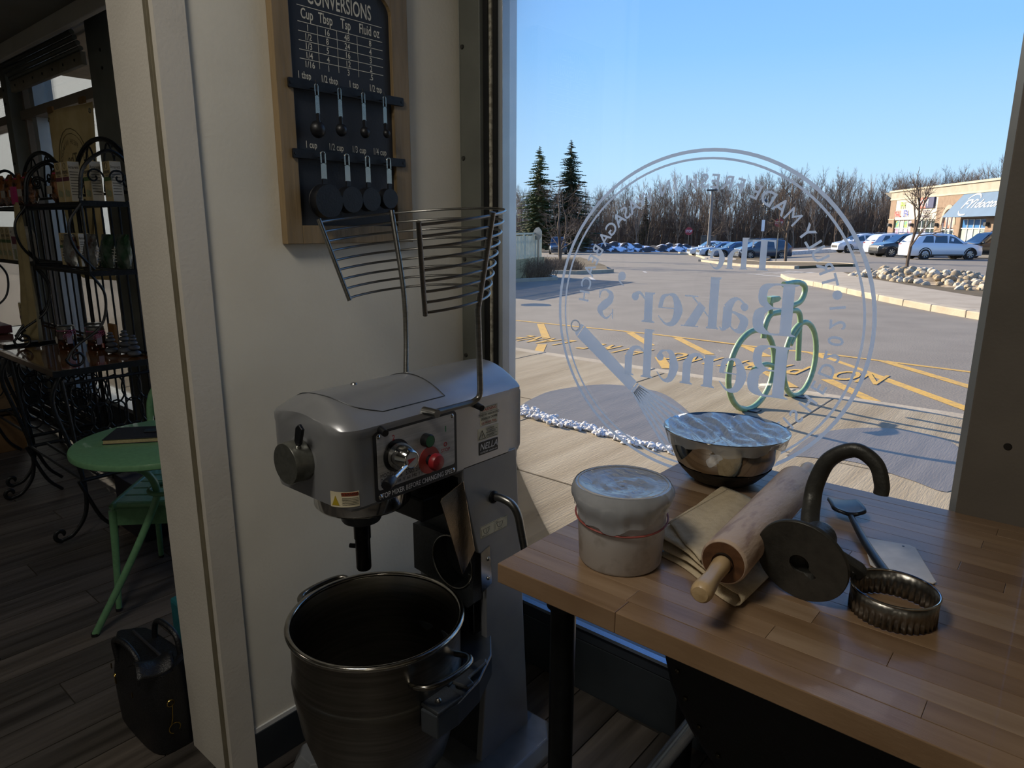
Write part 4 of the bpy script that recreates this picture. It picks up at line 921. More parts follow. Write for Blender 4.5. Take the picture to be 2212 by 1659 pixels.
# butter smudge on block top
def tub_chair():
    t = thing('studded_chair', (-.2, 1.2, 0), 'black studded leather chair pushed under the workbench on a chrome leg', 'chair')
    LM = mat('black leather', '#08080a', .45, noise=(40, '#0d0d10', .4, .7), bump=(180, .2))
    def out(s): return [(-.185+s*.37*math.cos(R(a)), .70+s*.32*math.sin(R(a))) for a in range(180, 361, 9)]
    mb = MB().prism(out(1)+[(.185, .862), (-.555, .862)], 1.13, 1.20, 'y', True); mb.build('back_shell', LM, t, bevel=.012)
    MB().box((-.45, 1.20, .44), (.05, 1.55, .54)).build('seat', LM, t, bevel=.03)
    for k, (x, z) in enumerate([(-.185+.342*math.cos(R(a)), .70+.29*math.sin(R(a))) for a in range(182, 360, 11)]):
        MB().ball((x, 1.128, z), .0055, (1, .5, 1), 8).build('stud', mat('brass stud', '#4f4a3c', .3, .9, noise=(60, '#454033', .4, .6)), t)
    for q in ((-.66, 1.165, .16), (.2, 1.165, .16), (-.5, 1.6, .01), (.1, 1.6, .01)):
        e = Vector((-.495 if q[0] < -.2 else .05, 1.27, .50)); s = Vector(q)
        d = (s-e).normalized(); s2 = e + d*((e.z-.012)/(-d.z))
        MB().cyl(s2, e, .0185, n=20).build('leg', mat('chrome tube', '#d5dde6', .22, .8, noise=(10, '#adb7c3', .4, .6)), t)
tub_chair()
# ---------------------------------------------------------------- shop side: bistro set
def bistro_table():
    cx, cy, zt, r = -2.59, 1.02, .72, .30
    t = thing('bistro_table', (cx, cy, 0), 'round sage green metal bistro table with a black notebook on it', 'table')
    MB().lathe([(.0001, zt), (r-.012, zt), (r-.003, zt-.003), (r, zt-.010), (r-.001, zt-.022), (r-.006, zt-.026), (r-.010, zt-.020), (.0001, zt-.012)], (cx, cy, 0), 72).build('table_top', GREEN, t)
    for k in range(3):
        a = R(256+120*k); d = Vector((math.cos(a), math.sin(a), 0)); c = Vector((cx, cy, 0))
        P = bez([c+d*.20+Vector((0,0,.70)), c+d*.15+Vector((0,0,.655)), c+d*.065+Vector((0,0,.60)), c+d*.035+Vector((0,0,.53)), c+d*.05+Vector((0,0,.46)), c+d*.15+Vector((0,0,.26)), c+d*.295+Vector((0,0,.006))], 6)
        l = MB().tube(P, .0135, 12).build('leg', GREEN, t)
        MB().cyl(P[-1]-Vector((0,0,.006)), P[-1]+Vector((0,0,.006)), .0145, n=12).build('foot_cap', BLACKP, l)
    MB().tube(arc((cx, cy, .52), .06, 0, 345, 24, (1,0,0), (0,1,0)), .009, 10, True).build('leg_ring', GREEN, t)
bistro_table()
def notebook():
    a = Vector((-2.668, .846)); d = Vector((.156, .198)).normalized(); n = Vector((-d.y, d.x)); z = .7205
    def q(u, v, h): p = a + d*u + n*v; return (p.x, p.y, z+h)
    def slab(u0, u1, v0, v1, h0, h1): 
        return MB().add([q(u0, v0, h0), q(u1, v0, h0), q(u1, v1, h0), q(u0, v1, h0), q(u0, v0, h1), q(u1, v0, h1), q(u1, v1, h1), q(u0, v1, h1)], [(0,3,2,1),(4,5,6,7),(0,1,5,4),(1,2,6,5),(2,3,7,6),(3,0,4,7)])
    CV = mat('black notebook cover', '#0e0d10', .5, noise=(80, '#131215', .4, .6), bump=(200, .1))
    t = thing('notebook', (a.x+.1, a.y+.1, z), 'closed black notebook with cream pages lying on the green bistro table', 'notebook')
    slab(0, .25, 0, .16, 0, .0025).build('cover', CV, t, bevel=.001); slab(0, .25, 0, .16, .0165, .019).build('cover', CV, t, bevel=.001)
    slab(.003, .247, .003, .157, .0025, .0165).build('pages', mat('cream pages', '#a39670', .8, noise=(150, '#978a66', .4, .6)), t)
    p = slab(.12, .27, .07, .105, .0200, .0245).build('phone_case', mat('navy pen case', '#14222e', .35, noise=(60, '#182733', .4, .6)), bevel=.002)
    p.name = 'pen_case'; tag(p, 'narrow navy pen case lying on the black notebook', 'case')
notebook()
def bistro_chair():
    A = Vector((-2.775, .885)); W = Vector((.69, .72)).normalized(); D = Vector((-.72, .69)).normalized()
    t = thing('bistro_chair', (A.x, A.y, 0), 'sage green metal chair with slatted seat behind the round table', 'chair')
    def q(u, v, z): p = A + W*u + D*v; return Vector((p.x, p.y, z))
    w, dp = .38, .39
    for k in range(5):
        v0 = .01+k*.076
        mb = MB().add([q(.012, v0, .446), q(w-.012, v0, .446), q(w-.012, v0+.064, .446), q(.012, v0+.064, .446), q(.012, v0, .452), q(w-.012, v0, .452), q(w-.012, v0+.064, .452), q(.012, v0+.064, .452)], [(0,3,2,1),(4,5,6,7),(0,1,5,4),(1,2,6,5),(2,3,7,6),(3,0,4,7)])
        mb.build('seat_slat', mat('seat slat paint', '#76a58c', .3, noise=(60, '#6d9c83', .4, .6), coat=.4), t, bevel=.002)
    MB().tube(bez([q(.02, 0, .44), q(w-.02, 0, .44), q(w, .02, .44), q(w, dp, .44), q(w-.02, dp+.01, .44), q(.02, dp+.01, .44), q(0, dp-.01, .44), q(0, .02, .44), q(.02, 0, .44)], 4), .012, 10).build('seat_frame', GREEN, t)
    # apron plates with rounded front corner
    for u in (0, w):
        mb = MB(); P = [(0, .435), (0, .36), (dp*.9, .37), (dp, .435)]
        mb.add([q(u-.003, v, z) for v, z in P]+[q(u+.003, v, z) for v, z in P], [(0,1,2,3),(7,6,5,4)]+[(i, (i+1) % 4, 4+(i+1) % 4, 4+i) for i in range(4)]); mb.build('apron', GREEN, t)
    P = [(0, .435), (0, .36), (w, .36), (w, .435)]
    MB().add([q(v, -.003, z) for v, z in P]+[q(v, .003, z) for v, z in P], [(0,1,2,3),(7,6,5,4)]+[(i, (i+1) % 4, 4+(i+1) % 4, 4+i) for i in range(4)]).build('apron', GREEN, t)
    for u, v, du, dv in ((0, 0, -.02, -.015), (w, 0, .02, -.015), (0, dp, -.03, .05), (w, dp, .03, .05)):
        l = MB().tube([q(u, v, .42), q(u+du*.4, v+dv*.4, .24), q(u+du, v+dv, .004)], [.016, .0135, .011], 12).build('leg', GREEN, t)
        MB().cyl(q(u+du, v+dv, 0), q(u+du, v+dv, .012), .0125, n=12).build('foot_cap', BLACKP, l)
    MB().tube(bez([q(0, dp, .43), q(0, dp+.03, .60), q(0, dp+.055, .74), q(.03, dp+.07, .81), q(.09, dp+.075, .835), q(w-.09, dp+.075, .835), q(w-.03, dp+.07, .81), q(w, dp+.055, .74), q(w, dp+.03, .60), q(w, dp, .43)], 5), .0145, 12).build('back_frame', GREEN, t)
    for z0, z1 in ((.54, .63), (.68, .76)):
        o0, o1 = dp+.02+(z0-.5)*.17, dp+.02+(z1-.5)*.17; P = [q(.0, o0, z0), q(w, o0, z0), q(w, o1, z1), q(0, o1, z1)]
        n = Vector((D.x, D.y, 0))*.0025; MB().add([p-n for p in P]+[p+n for p in P], [(0,1,2,3),(7,6,5,4)]+[(i, (i+1) % 4, 4+(i+1) % 4, 4+i) for i in range(4)]).build('back_panel', GREEN, t, bevel=.001)
bistro_chair()
def satchel():
    LM = mat('black grained leather', '#0b0b0d', .42, noise=(50, '#101013', .4, .7), bump=(220, .3)); GO = mat('gold hardware', '#a58a4a', .25, 1, noise=(60, '#96803f', .4, .6))
    t = thing('leather_bag', (-2.01, .70, 0), 'black leather handbag with gold zips standing against the white pillar', 'bag')
    x0, x1, y0, y1 = -2.155, -1.845, .615, .755
    def f(u, v):
        a = 2*math.pi*u; ex = 4; c, s = math.cos(a), math.sin(a); k = (abs(c)**ex+abs(s)**ex)**(-1/ex)
        b = 1+.05*math.sin(math.pi*min(v, 1)); tp = 1-.28*max(0, v-.55)/.45
        return ((x0+x1)/2+c*k*(x1-x0)/2*b, (y0+y1)/2+s*k*(y1-y0)/2*b*tp, .004+.262*v+.010*math.sin(u*12)*v**3)
    mb = MB().grid(f, 48, 14); mb.add([f(k/48, 1) for k in range(48)], [tuple(range(48))], True); mb.add([f(k/48, 0) for k in range(48)], [tuple(range(48))]); mb.build('bag_body', LM, t)
    for y, dz, dx in ((y0+.012, .0, 0), (y1-.03, .045, .05)):
        P = bez([(x0+.06+dx, y, .21), (x0+.055+dx, y-.003, .27), (x0+.085+dx, y-.004, .292+dz*.8), (x0+.145+dx, y-.002, .305+dz*.8), (x0+.20+dx, y+.003, .285+dz*.8), (x0+.215+dx, y+.003, .25), (x0+.215+dx, y, .20)], 5)
        MB().tube(P, .0085, 10).build('handle', LM, t)
    MB().tube([(x0+.03, .688, .268), (x1-.03, .688, .268)], .0045, 6).build('top_zip', mat('zip tape', '#1b1b1e', .6, noise=(90, '#222226', .4, .6)), t)
    MB().box((x0+.075, y0-.010, .150), (x0+.081, y0-.006, .172)).tube(arc((x0+.078, y0-.008, .178), .006, 0, 340, 10, (1,0,0), (0,0,1)), .0014, 5, True).build('zip_pull', GO, t)
    MB().box((x0+.062, y0-.011, .196), (x0+.065, y0-.008, .212)).box((x0+.206, y0-.011, .165), (x0+.209, y0-.008, .182)).build('handle_rivet', GO, t)
    P = [Vector((x1+.006, .67, .16)), Vector((x1+.010, .665, .12)), Vector((x1+.010, .66, .10))]
    MB().tube(arc((x1+.009, .665, .168), .010, 0, 350, 14, (0,1,0), (0,0,1)), .0016, 5, True).tube(P, .0018, 6).tube(arc((x1+.009, .668, .085), .016, -40, 250, 14, (0,1,0), (0,0,1)), .0016, 6).build('strap_clip', GO, t)
    MB().grid(lambda u, v: (x1-.10+.09*u, .60+.10*v+.008*math.sin(u*4), .262+.022*math.sin(math.pi*u)+.008*math.cos(v*5)), 12, 8).build('top_flap', LM, t, solid=.004)
satchel()
t = MB().box((-2.235, .845, .003), (-1.93, .965, .272)).build('teal_bag', mat('teal canvas', '#0f5d66', .6, noise=(30, '#0d545c', .4, .7), bump=(200, .2)), bevel=.012)
tag(t, 'teal fabric bag mostly hidden behind the white pillar', 'bag')
# ---------------------------------------------------------------- bakers racks
def scroll(c, r, a0, turns, ax, ay, k=.16, n=20):
    c, ax, ay = Vector(c), Vector(ax), Vector(ay)
    return [c + (ax*math.cos(a0+turns*2*math.pi*i/n)+ay*math.sin(a0+turns*2*math.pi*i/n))*r*(1-(1-k)*i/n) for i in range(n+1)]
def bakers_rack(x0, x1, y0, y1, label):
    t = thing('bakers_rack', ((x0+x1)/2, (y0+y1)/2, 0), label, 'shelf rack')
    X, Y, Z = Vector((1,0,0)), Vector((0,1,0)), Vector((0,0,1)); yb = y1; ym = y0+.20
    for x in (x0, x1):
        MB().tube([(x, yb, .0), (x, yb, 1.72)], .011, 8).build('rear_post', BLACKM, t)
        l = MB().tube(bez([(x, y0+.01, .82), (x, y0-.03, .70), (x, y0+.01, .50), (x, y0+.05, .30), (x, y0+.04, .14), (x, y0-.02, .05), (x, y0-.075, .030)], 6)+scroll((x, y0-.075, .062), .034, -math.pi/2, -.85, -Y*-1, Z), .010, 8, ell=.6).build('front_leg', BLACKM, t)
        MB().tube(bez([(x, y0+.03, .30), (x, y0+.10, .10), (x, y0+.17, .012)], 5), .009, 8).build('leg_brace', BLACKM, l)
        MB().tube([(x, y0+.04, .30), (x, yb, .30)], .010, 8).build('side_rail', BLACKM, t)
        MB().tube([(x, y0+.03, .78), (x, yb, .78)], .008, 8).build('side_rail', BLACKM, t)
        MB().tube([(x, y0+.05, .30), (x, y0+.02, .80)], .009, 8).build('side_post', BLACKM, t)
        # wine-loop side panel
        for i in range(5):
            for j in range(3):
                c = Vector((x, y0+.09+.075*i, .72-.125*j)); MB().tube(arc(c, .044, 0, 340, 16, Y, Z*1.6), .0045, 6, True).build('side_loop', BLACKM, t)
        # upper side: front curve brackets and shelf rails
        for za, zb in ((.852, 1.28), (1.30, 1.60)):
            low = za < 1; 
            if low:
                P = bez([(x, ym, zb), (x, ym+.05, zb-.10), (x, ym+.02, zb-.24), (x, ym-.10, zb-.33), (x, ym-.15, za+.035)], 6)+scroll((x, ym-.105, za+.045), .045, math.pi, 1.2, Y, Z)
            else: P = bez([(x, ym, zb), (x, ym-.06, zb-.09), (x, ym-.05, zb-.2), (x, ym+.02, za)], 6)
            MB().tube(P, .0065, 8).build('scroll_bracket', BLACKM, t)
        for z in (1.28, 1.60): MB().box((x-.006, ym-.005, z-.012), (x+.006, yb, z+.012)).build('shelf_end', BLACKM, t)
        MB().tube([(x, ym, 1.28), (x, ym, 1.62)], .006, 8).build('shelf_post', BLACKM, t)
        MB().tube(bez([(x, ym, 1.62), (x, ym+.03, 1.76), (x, (ym+yb)/2+.02, 1.84), (x, yb-.02, 1.78), (x, yb, 1.66)], 6), .0085, 8).build('side_arch', BLACKM, t)
        MB().tube(scroll((x, ym+.07, 1.72), .04, 0, 1.1, Y, Z), .0045, 6).tube(scroll((x, yb-.07, 1.72), .04, math.pi, -1.1, Y, Z), .0045, 6).build('arch_scroll', BLACKM, t)
    # wood work shelf
    w = MB().box((x0-.02, y0-.005, .832), (x1+.02, yb, .848)).build('wood_shelf', mat('varnished shelf wood', '#6b4422', .12, noise=(10, '#54330f', .35, .75), streak=(.4, 3, 1), coat=.8), t)
    MB().box((x0-.025, y0-.022, .826), (x1+.025, y0-.006, .852)).build('shelf_edge', mat('worn edge metal', '#a08a76', .25, .9, noise=(20, '#8f7a66', .4, .6)), w)
    MB().box((x1+.02, y0-.02, .822), (x1+.03, yb, .850)).build('shelf_edge', BLACKM, w); MB().box((x0-.03, y0-.02, .822), (x0-.02, yb, .850)).build('shelf_edge', BLACKM, w)
    for z in (1.28, 1.60):
        for k in range(5): MB().tube([(x0, ym+.005+(yb-ym-.01)*k/4, z), (x1, ym+.005+(yb-ym-.01)*k/4, z)], .009 if k == 0 else .0045, 6).build('shelf_wire', BLACKM, t)
    for k in range(6): MB().tube([(x0, y0+.05+(yb-y0-.06)*k/5, .30), (x1, y0+.05+(yb-y0-.06)*k/5, .30)], .008, 6).build('bottom_wire', BLACKM, t)
    # back panel bars and arches
    nb = 7
    for k in range(1, nb): MB().tube([(x0+(x1-x0)*k/nb, yb, .30), (x0+(x1-x0)*k/nb, yb, 1.62)], .0055, 6).build('back_bar', BLACKM, t)
    for z in (.32, .86, 1.28, 1.60, 1.66): MB().tube([(x0, yb, z), (x1, yb, z)], .008, 6).build('back_rail', BLACKM, t)
    c = (x0+x1)/2; hw = (x1-x0)/2
    MB().tube([(c+hw*math.cos(R(a)), yb, 1.66+.27*math.sin(R(a))) for a in range(0, 181, 9)], .012, 8).build('crest_arch', BLACKM, t)
    for s in (-1, 1):
        MB().tube(bez([(c+s*.02, yb, 1.67), (c+s*.07, yb, 1.84), (c+s*.13, yb, 1.90), (c+s*.20, yb, 1.80), (c+s*.26, yb, 1.67)], 5), .005, 6).tube(scroll((c+s*.12, yb, 1.77), .035, 0, 1.2*s, X, Z), .005, 6).tube(scroll((c+s*.29, yb, 1.72), .04, 0, -1.2*s, X, Z), .005, 6).tube([(c+s*.10, yb, 1.67), (c+s*.20, yb, 1.84)], .005, 6).build('crest_scroll', BLACKM, t)
    MB().lathe([(.022, 1.70), (.024, 1.72), (.018, 1.725), (.018, 1.80), (.014, 1.815), (.0001, 1.816)], (x0+.03, yb-.02, 0), 16).build('finial', BLACKM, t)
    return t
bakers_rack(-4.38, -3.58, .985, 1.43, 'black wrought iron bakers rack with wood shelf nearest the green bistro table')
bakers_rack(-5.40, -4.60, 1.05, 1.46, 'black wrought iron bakers rack further left, full of cookie cartons')

def shelf_goods():
    CR = mat('cream carton', '#b3a279', .6, noise=(20, '#a8976f', .4, .6)); WH = mat('white carton side', '#b7b4ac', .6, noise=(20, '#aca9a1', .4, .6))
    GB = mat('green carton band', '#3d5b2c', .5, noise=(20, '#365226', .4, .6)); PB = mat('plum carton band', '#5d2b3c', .5, noise=(20, '#542534', .4, .6)); DK = mat('carton print', '#3c3a36', .7, noise=(60, '#45433e', .4, .6))
    PI = mat('carton picture', '#8a8f70', .6, noise=(40, '#7c8163', .4, .6))
    def carton(x, y, z, band, label, grp, rz=0, w=.085, d=.05, h=.185):
        t = thing('cookie_carton', (x, y, z), label, 'carton', grp, rz=0)
        MB().box((x, y, z), (x+w, y+d, z+h)).build('box', CR, t, bevel=.001)
        MB().box((x-.0004, y-.0006, z+h*.52), (x+w+.0004, y, z+h*.62)).build('colour_band', band, t)
        MB().box((x+w, y+.001, z+.002), (x+w+.0006, y+d-.001, z+h-.002)).build('side_print', WH, t)
        mb = MB().text('Amaretti', .030, (x+w/2, y-.0008, z+h*.70), (1,0,0), (0,0,1), 'C', sx=.62).tube(arc((x+w/2, y-.0008, z+h*.89), .014, 0, 350, 14, (1,0,0), (0,0,1)), .0012, 4, True).text('Cookies', .012, (x+w/2, y-.0008, z+h*.64), (1,0,0), (0,0,1), 'C')
        mb.text('Amaretti', .020, (x+w+.001, y+.002, z+h*.82), (0,1,0), (0,0,1), 'L', sx=.6)
        for k in range(9): mb.line((x+w+.001, y+.005, z+h*(.74-.07*k)), (x+w+.001, y+d-.008, z+h*(.74-.07*k)), .003, (1,0,0))
        mb.build('print', DK, t)
        MB().lathe([(.0001, 0), (.018, 0)], (x+w/2-.010, y-.0008, z+h*.22), 14, axis=(0, -1, 0)).lathe([(.0001, 0), (.016, 0)], (x+w/2+.016, y-.0009, z+h*.20), 14, axis=(0, -1, 0)).build('picture', PI, t)
        return t
    z = 1.612
    carton(-3.96, 1.215, z, PB, 'cream cookie carton with plum band, leftmost on the top shelf behind the pillar', 'cookie cartons on the upper shelf')
    carton(-3.865, 1.215, z, PB, 'cream cookie carton with plum band, second from left on the top shelf', 'cookie cartons on the upper shelf')
    carton(-3.772, 1.275, z, GB, 'cream cookie carton with green band, third from left on the top shelf', 'cookie cartons on the upper shelf')
    carton(-3.69, 1.335, z, GB, 'cream cookie carton with green band nearest the white pillar', 'cookie cartons on the upper shelf')
    for i, x in enumerate((-4.32, -4.14)):
        carton(x, 1.30, 1.291, (GB, PB)[i], ('cream cookie carton on the middle shelf, left one at the back', 'cream cookie carton on the middle shelf, right one at the back')[i], 'cookie cartons on the middle shelf', w=.11, h=.17)
    for i, x in enumerate((-5.38, -5.28, -5.18)):
        carton(x+.0, 1.27, 1.291, GB, ('cream cookie carton with green band on the left rack, outermost', 'cream cookie carton with green band on the left rack, second', 'cream cookie carton with green band on the left rack, third')[i], 'cartons on the left rack', w=.09, h=.2)
    t = thing('shop_carton', (-4.95, 1.27, 1.291), 'white carton printed like a shopfront with striped awning on the left rack', 'carton')
    MB().prism([(-5.06, 1.291), (-4.86, 1.291), (-4.86, 1.45), (-4.90, 1.48), (-4.96, 1.495), (-5.02, 1.48), (-5.06, 1.45)], 1.27, 1.34, 'y').build('box', WH, t, bevel=.001)
    for k in range(7): MB().box((-5.05+.027*k, 1.266, 1.39), (-5.037+.027*k, 1.2695, 1.435)).build('awning_stripe', PB, t)
    MB().box((-5.04, 1.268, 1.30), (-5.00, 1.2695, 1.36)).box((-4.92, 1.268, 1.30), (-4.88, 1.2695, 1.36)).build('window_print', PI, t)
    carton(-4.86, 1.20, .852, PB, 'cream cookie carton standing on the wood shelf of the left rack', 'carton on the lower left shelf', w=.11, h=.20)
    # chip and cookie bags
    def bag(x, y, z, w, h, d, m, lean, label, grp, tie=True, name='snack_bag'):
        t = thing(name, (x, y, z), label, 'bag', grp)
        def f(u, v):
            a = 2*math.pi*u; th = d*math.sin(math.pi*min(.08+v*.92, 1))**.6*(1-.3*v)
            ww = w*(1-.12*math.sin(math.pi*v)) if not tie else w*(1 if v < .72 else max(.25, 1-2.8*(v-.72)) if v < .86 else .35+.9*(v-.86))
            return (x+math.cos(a)*ww/2+lean*v*h, y+math.sin(a)*th/2+.004*math.sin(a*5+v*9), z+.003+h*v)
        MB().grid(f, 20, 14).build('bag_body', m, t)
        return t
    SB = mat('silver snack bag', '#7b7d7c', .22, .5, noise=(9, '#4c2a1f', .52, .6), bump=(30, .6)); GS = mat('green snack bag', '#59625c', .22, .5, noise=(8, '#20452b', .45, .58), bump=(30, .6)); CK = mat('cookie bag', '#7b4a22', .25, .1, noise=(28, '#2f190c', .45, .6), bump=(40, .8), coat=.6)
    for i, (x, m, ln) in enumerate(((-4.10, SB, .0), (-3.93, SB, .28), (-3.80, GS, .30), (-3.67, GS, .15))):
        b = bag(x, 1.28+.03*i, 1.291, .135, .165, .07, m, ln, ('brown and silver cookie pouch standing upright on the middle shelf', 'silver cookie pouch leaning right beside the upright one', 'silver and green pouch leaning in the middle of the shelf', 'green topped pouch nearest the white pillar')[i], 'snack pouches on the middle shelf', tie=False)
        mb = MB()
        for k in range(5): mb.line((x-.03+ln*.05, 1.24+.03*i, 1.33+.014*k), (x+.02+ln*.05, 1.24+.03*i, 1.33+.014*k), .003, (0,1,0))
        mb.build('label_print', WH, b)
    for i, x in enumerate((-5.36, -5.20, -5.02, -4.86, -4.70, -4.20)):
        b = bag(x, 1.30, 1.612, .14, .18, .09, CK, 0, ('tied bag of brown cookies on the left rack top, outermost', 'tied bag of brown cookies on the left rack top, second', 'tied bag of brown cookies on the left rack top, middle', 'tied bag of brown cookies on the left rack top, fourth', 'tied bag of brown cookies at the right end of the left rack', 'tied bag of brown cookies beside the plum banded cartons')[i], 'tied cookie bags on the top shelves', name='cookie_bag')
        MB().box((x-.035, 1.250, 1.66), (x+.035, 1.253, 1.70)).build('bag_label', mat('bag label', '#a39e94', .5, noise=(20, '#98938a', .4, .6)), b)
        MB().tube(arc((x, 1.30, 1.612+.18*.84), .022, 0, 350, 12, (1,0,0), (0,1,0)), .004, 6, True).build('ribbon', mat('magenta ribbon', '#a82a62', .5, noise=(20, '#9c2459', .4, .6)), b)
    # jars on the wood shelf
    def jar(x, y, lbl):
        z = .849; t = thing('jam_jar', (x, y, z), lbl, 'jar', 'jars on the wood shelf')
        MB().lathe([(.0001, z), (.040, z), (.045, z+.006), (.046, z+.085), (.040, z+.100), (.0395, z+.108)], (x, y, 0), 28).build('glass', mat('dark filled jar', '#1e0f0b', .08, noise=(60, '#4a2715', .5, .62), coat=1), t)
        l = MB().lathe([(.042, z+.104), (.042, z+.122), (.038, z+.125), (.0001, z+.125)], (x, y, 0), 28).build('lid', STEELB, t)
        MB().lathe([(.0435, z+.104), (.0437, z+.108)], (x, y, 0), 28).build('lid_band', STEEL, l)
        MB().tube(arc((x, y, z+.100), .0425, 0, 350, 20, (1,0,0), (0,1,0)), .0022, 6, True).build('ribbon', mat('pink ribbon', '#9c4d72', .5, noise=(30, '#8f4467', .4, .6)), t)
        r = random.Random(int(x*100)); mb = MB()
        for k in range(5): mb.tube(scroll((x+.048, y-.02+.01*k, z+.07+.006*k), .014, r.random()*6, 1.5, (0,1,0), (0,0,1)), .0012, 4)
        mb.build('curled_ribbon', MATS['pink ribbon'], t)
        MB().lathe([(.0001, .0), (.020, 0)], (x-.010, y-.0470, z+.050), 18, axis=(0,-1,0)).build('round_label', WH, t)
        MB().box((x+.0465, y-.014, z+.03), (x+.0475, y+.012, z+.085)).build('tag', mat('lilac tag', '#8f8ba0', .6, noise=(20, '#858196', .4, .6)), t)
    jar(-4.205, 1.235, 'dark preserve jar with steel lid standing alone left on the wood shelf'); jar(-4.20, 1.37, 'dark preserve jar with pink ribbon at the back of the wood shelf'); jar(-4.06, 1.33, 'dark preserve jar with lilac tag in front of the brown board')
    # stacked stones
    ST = mat('grey beach stone', '#3a3d42', .5, noise=(30, '#4e5157', .4, .65), bump=(60, .2))
    for i, (x, y, s) in enumerate(((-3.86, 1.33, 1), (-3.80, 1.375, 1.1), (-3.68, 1.37, 1))):
        t = thing('stone_stack', (x, y, .849), ('small cairn of grey stones with a tiny flag on the wood shelf', 'taller cairn of grey stones at the back of the wood shelf', 'cairn of grey stones nearest the white pillar')[i], 'ornament', 'stone cairns on the wood shelf')
        z = .849
        for k in range(5):
            r = (.040-.006*k)*s; MB().ball((x+.004*math.sin(k*2.1), y, z+r*.42), r, (1, .8, .42), 12).build('stone', ST, t); z += r*.80
        if i == 0: 
            f = MB().box((x-.012, y-.040, .885), (x+.020, y-.0385, .908)).build('flag', mat('flag red', '#8b1f1c', .6, noise=(20, '#7d1a17', .4, .6)), t)
            MB().box((x-.003, y-.0405, .885), (x+.011, y-.0400, .908)).build('flag_centre', WH, f); MB().ball((x+.004, y-.041, .8965), .004, (1, .1, 1.1), 6).build('flag_leaf', MATS['flag red'], f)
    t = MB().box((-4.03, 1.385, .849), (-3.95, 1.40, .985)).build('brown_board', mat('brown card', '#6f4d22', .6, noise=(10, '#65451c', .4, .6)), bevel=.001); tag(t, 'plain brown card standing upright behind the jars', 'card')
    # hanging cream tea towel with printed fruit
    t = thing('hanging_towel', (-4.48, 1.165, .87), 'cream printed tea towel hanging gathered from the rack corner', 'towel')
    def f(u, v):
        w = .035+.20*v**.8+.02*math.sin(v*9); x = -4.45-.06*v+(u-.5)*w*1.3
        return (x, 1.160+.014*math.sin(u*14+v*3)*(.4+v), 1.62-.745*v)
    MB().grid(f, 24, 30).build('cloth', mat('cream tea towel', '#a99b74', .85, transl=.3, noise=(12, '#9d8f69', .4, .6), bump=(150, .2)), t, solid=.002)
    MB().box((-4.475, 1.15, 1.61), (-4.435, 1.17, 1.70)).build('magenta_loop', MATS['magenta ribbon'], t)
    for (u, v, r) in ((.45, .30, .018), (.55, .40, .022), (.42, .45, .014)):
        q = Vector(f(u, v)); MB().ball(q+Vector((0, -.006, 0)), r, (1, .15, 1.5), 10).build('printed_fruit', mat('printed fruit red', '#7c2a1c', .8, noise=(30, '#702417', .4, .6)), t)
    # dog treat / gift box and cartons below
    BX = mat('kraft box', '#6e5230', .8, noise=(8, '#624829', .4, .6)); 
    k = 0
    for (x, y, z, lb) in ((-6.0, 1.10, .0, 'brown kraft box on the floor at far left, lower'), (-6.0, 1.10, .26, 'brown kraft box at far left stacked on another'), (-5.62, 1.12, .0, 'brown kraft box on the floor beside the left rack, lower'), (-5.62, 1.12, .26, 'brown kraft box beside the left rack, upper')):
        b = thing('kraft_box', (x, y, z), lb, 'box', 'kraft boxes left of the racks')
        MB().box((x-.17, y-.15, z+.001), (x+.17, y+.15, z+.245)).build('box', BX, b, bevel=.003)
        MB().box((x-.15, y-.1515, z+.05), (x-.01, y-.150, z+.20)).box((x+.02, y-.1515, z+.05), (x+.15, y-.150, z+.20)).build('label', mat('box label', '#a69a76', .7, noise=(30, '#9a8f6c', .4, .6)), b)
        MB().text('0123', .05, (x-.14, y-.153, z+.13), (1,0,0), (0,0,1)).build('label_print', DK, b) if False else None
    b = thing('dark_crate', (-3.47, 1.28, .0), 'dark printed box on the floor under the bakers rack', 'box')
    MB().box((-3.62, 1.18, .001), (-3.32, 1.42, .28)).build('box', mat('dark printed box', '#14141c', .5, noise=(20, '#1a1a24', .4, .6)), b, bevel=.003)
    MB().text('PE', .06, (-3.58, 1.1785, .10), (1,0,0), (0,0,1)).build('box_lettering', WH, b)
    r = thing('red_box', (-4.90, 1.12, .852), 'dark red gift box on the wood shelf of the left rack', 'box')
    MB().box((-5.36, 1.06, .852), (-5.06, 1.20, .90)).build('box', mat('dark red box', '#4a1216', .5, noise=(12, '#411013', .4, .6)), r, bevel=.004)
    r.location = (-5.2, 1.12, .852); 
    for c in r.children: c.location = Vector((-4.90, 1.12, .852))-Vector((-5.2, 1.12, .852))
shelf_goods()
# ---------------------------------------------------------------- outdoors: ground
ASPH = mat('worn asphalt', '#7c756a', .9, noise=(1.2, '#70695f', .35, .7), bump=(45, .5))
CONC = mat('brushed concrete', '#a89a82', .9, rand=['#9b8f78', '#968a73', '#a0947d'], noise=(2.2, '#d6d0c6', .3, .7), bump=(34, .3), streak=(3.0, .25, 1))
CURB = mat('curb concrete', '#ada18c', .9, noise=(3, '#9d917d', .35, .7), bump=(30, .4))
GRASS = mat('dormant grass', '#5f4f33', .95, noise=(5, '#463a22', .3, .7), bump=(25, 1.0))
SNOWM = mat('old snow', '#d5d3cf', .7, noise=(9, '#b6aea2', .45, .7), bump=(20, .5)); DSNOW = mat('dirty snow', '#b3a288', .85, rand=['#cdbfa6', '#b3a285', '#d6cab4', '#9f8e72'], noise=(9, '#b5b0a8', .4, .7), bump=(16, .6))
YEL = mat('yellow road paint', '#c39a45', .8, noise=(14, '#9d8355', .45, .75), bump=(40, .3)); WPT = mat('worn white paint', '#b9b6b0', .8, noise=(8, '#8f8b84', .4, .7))
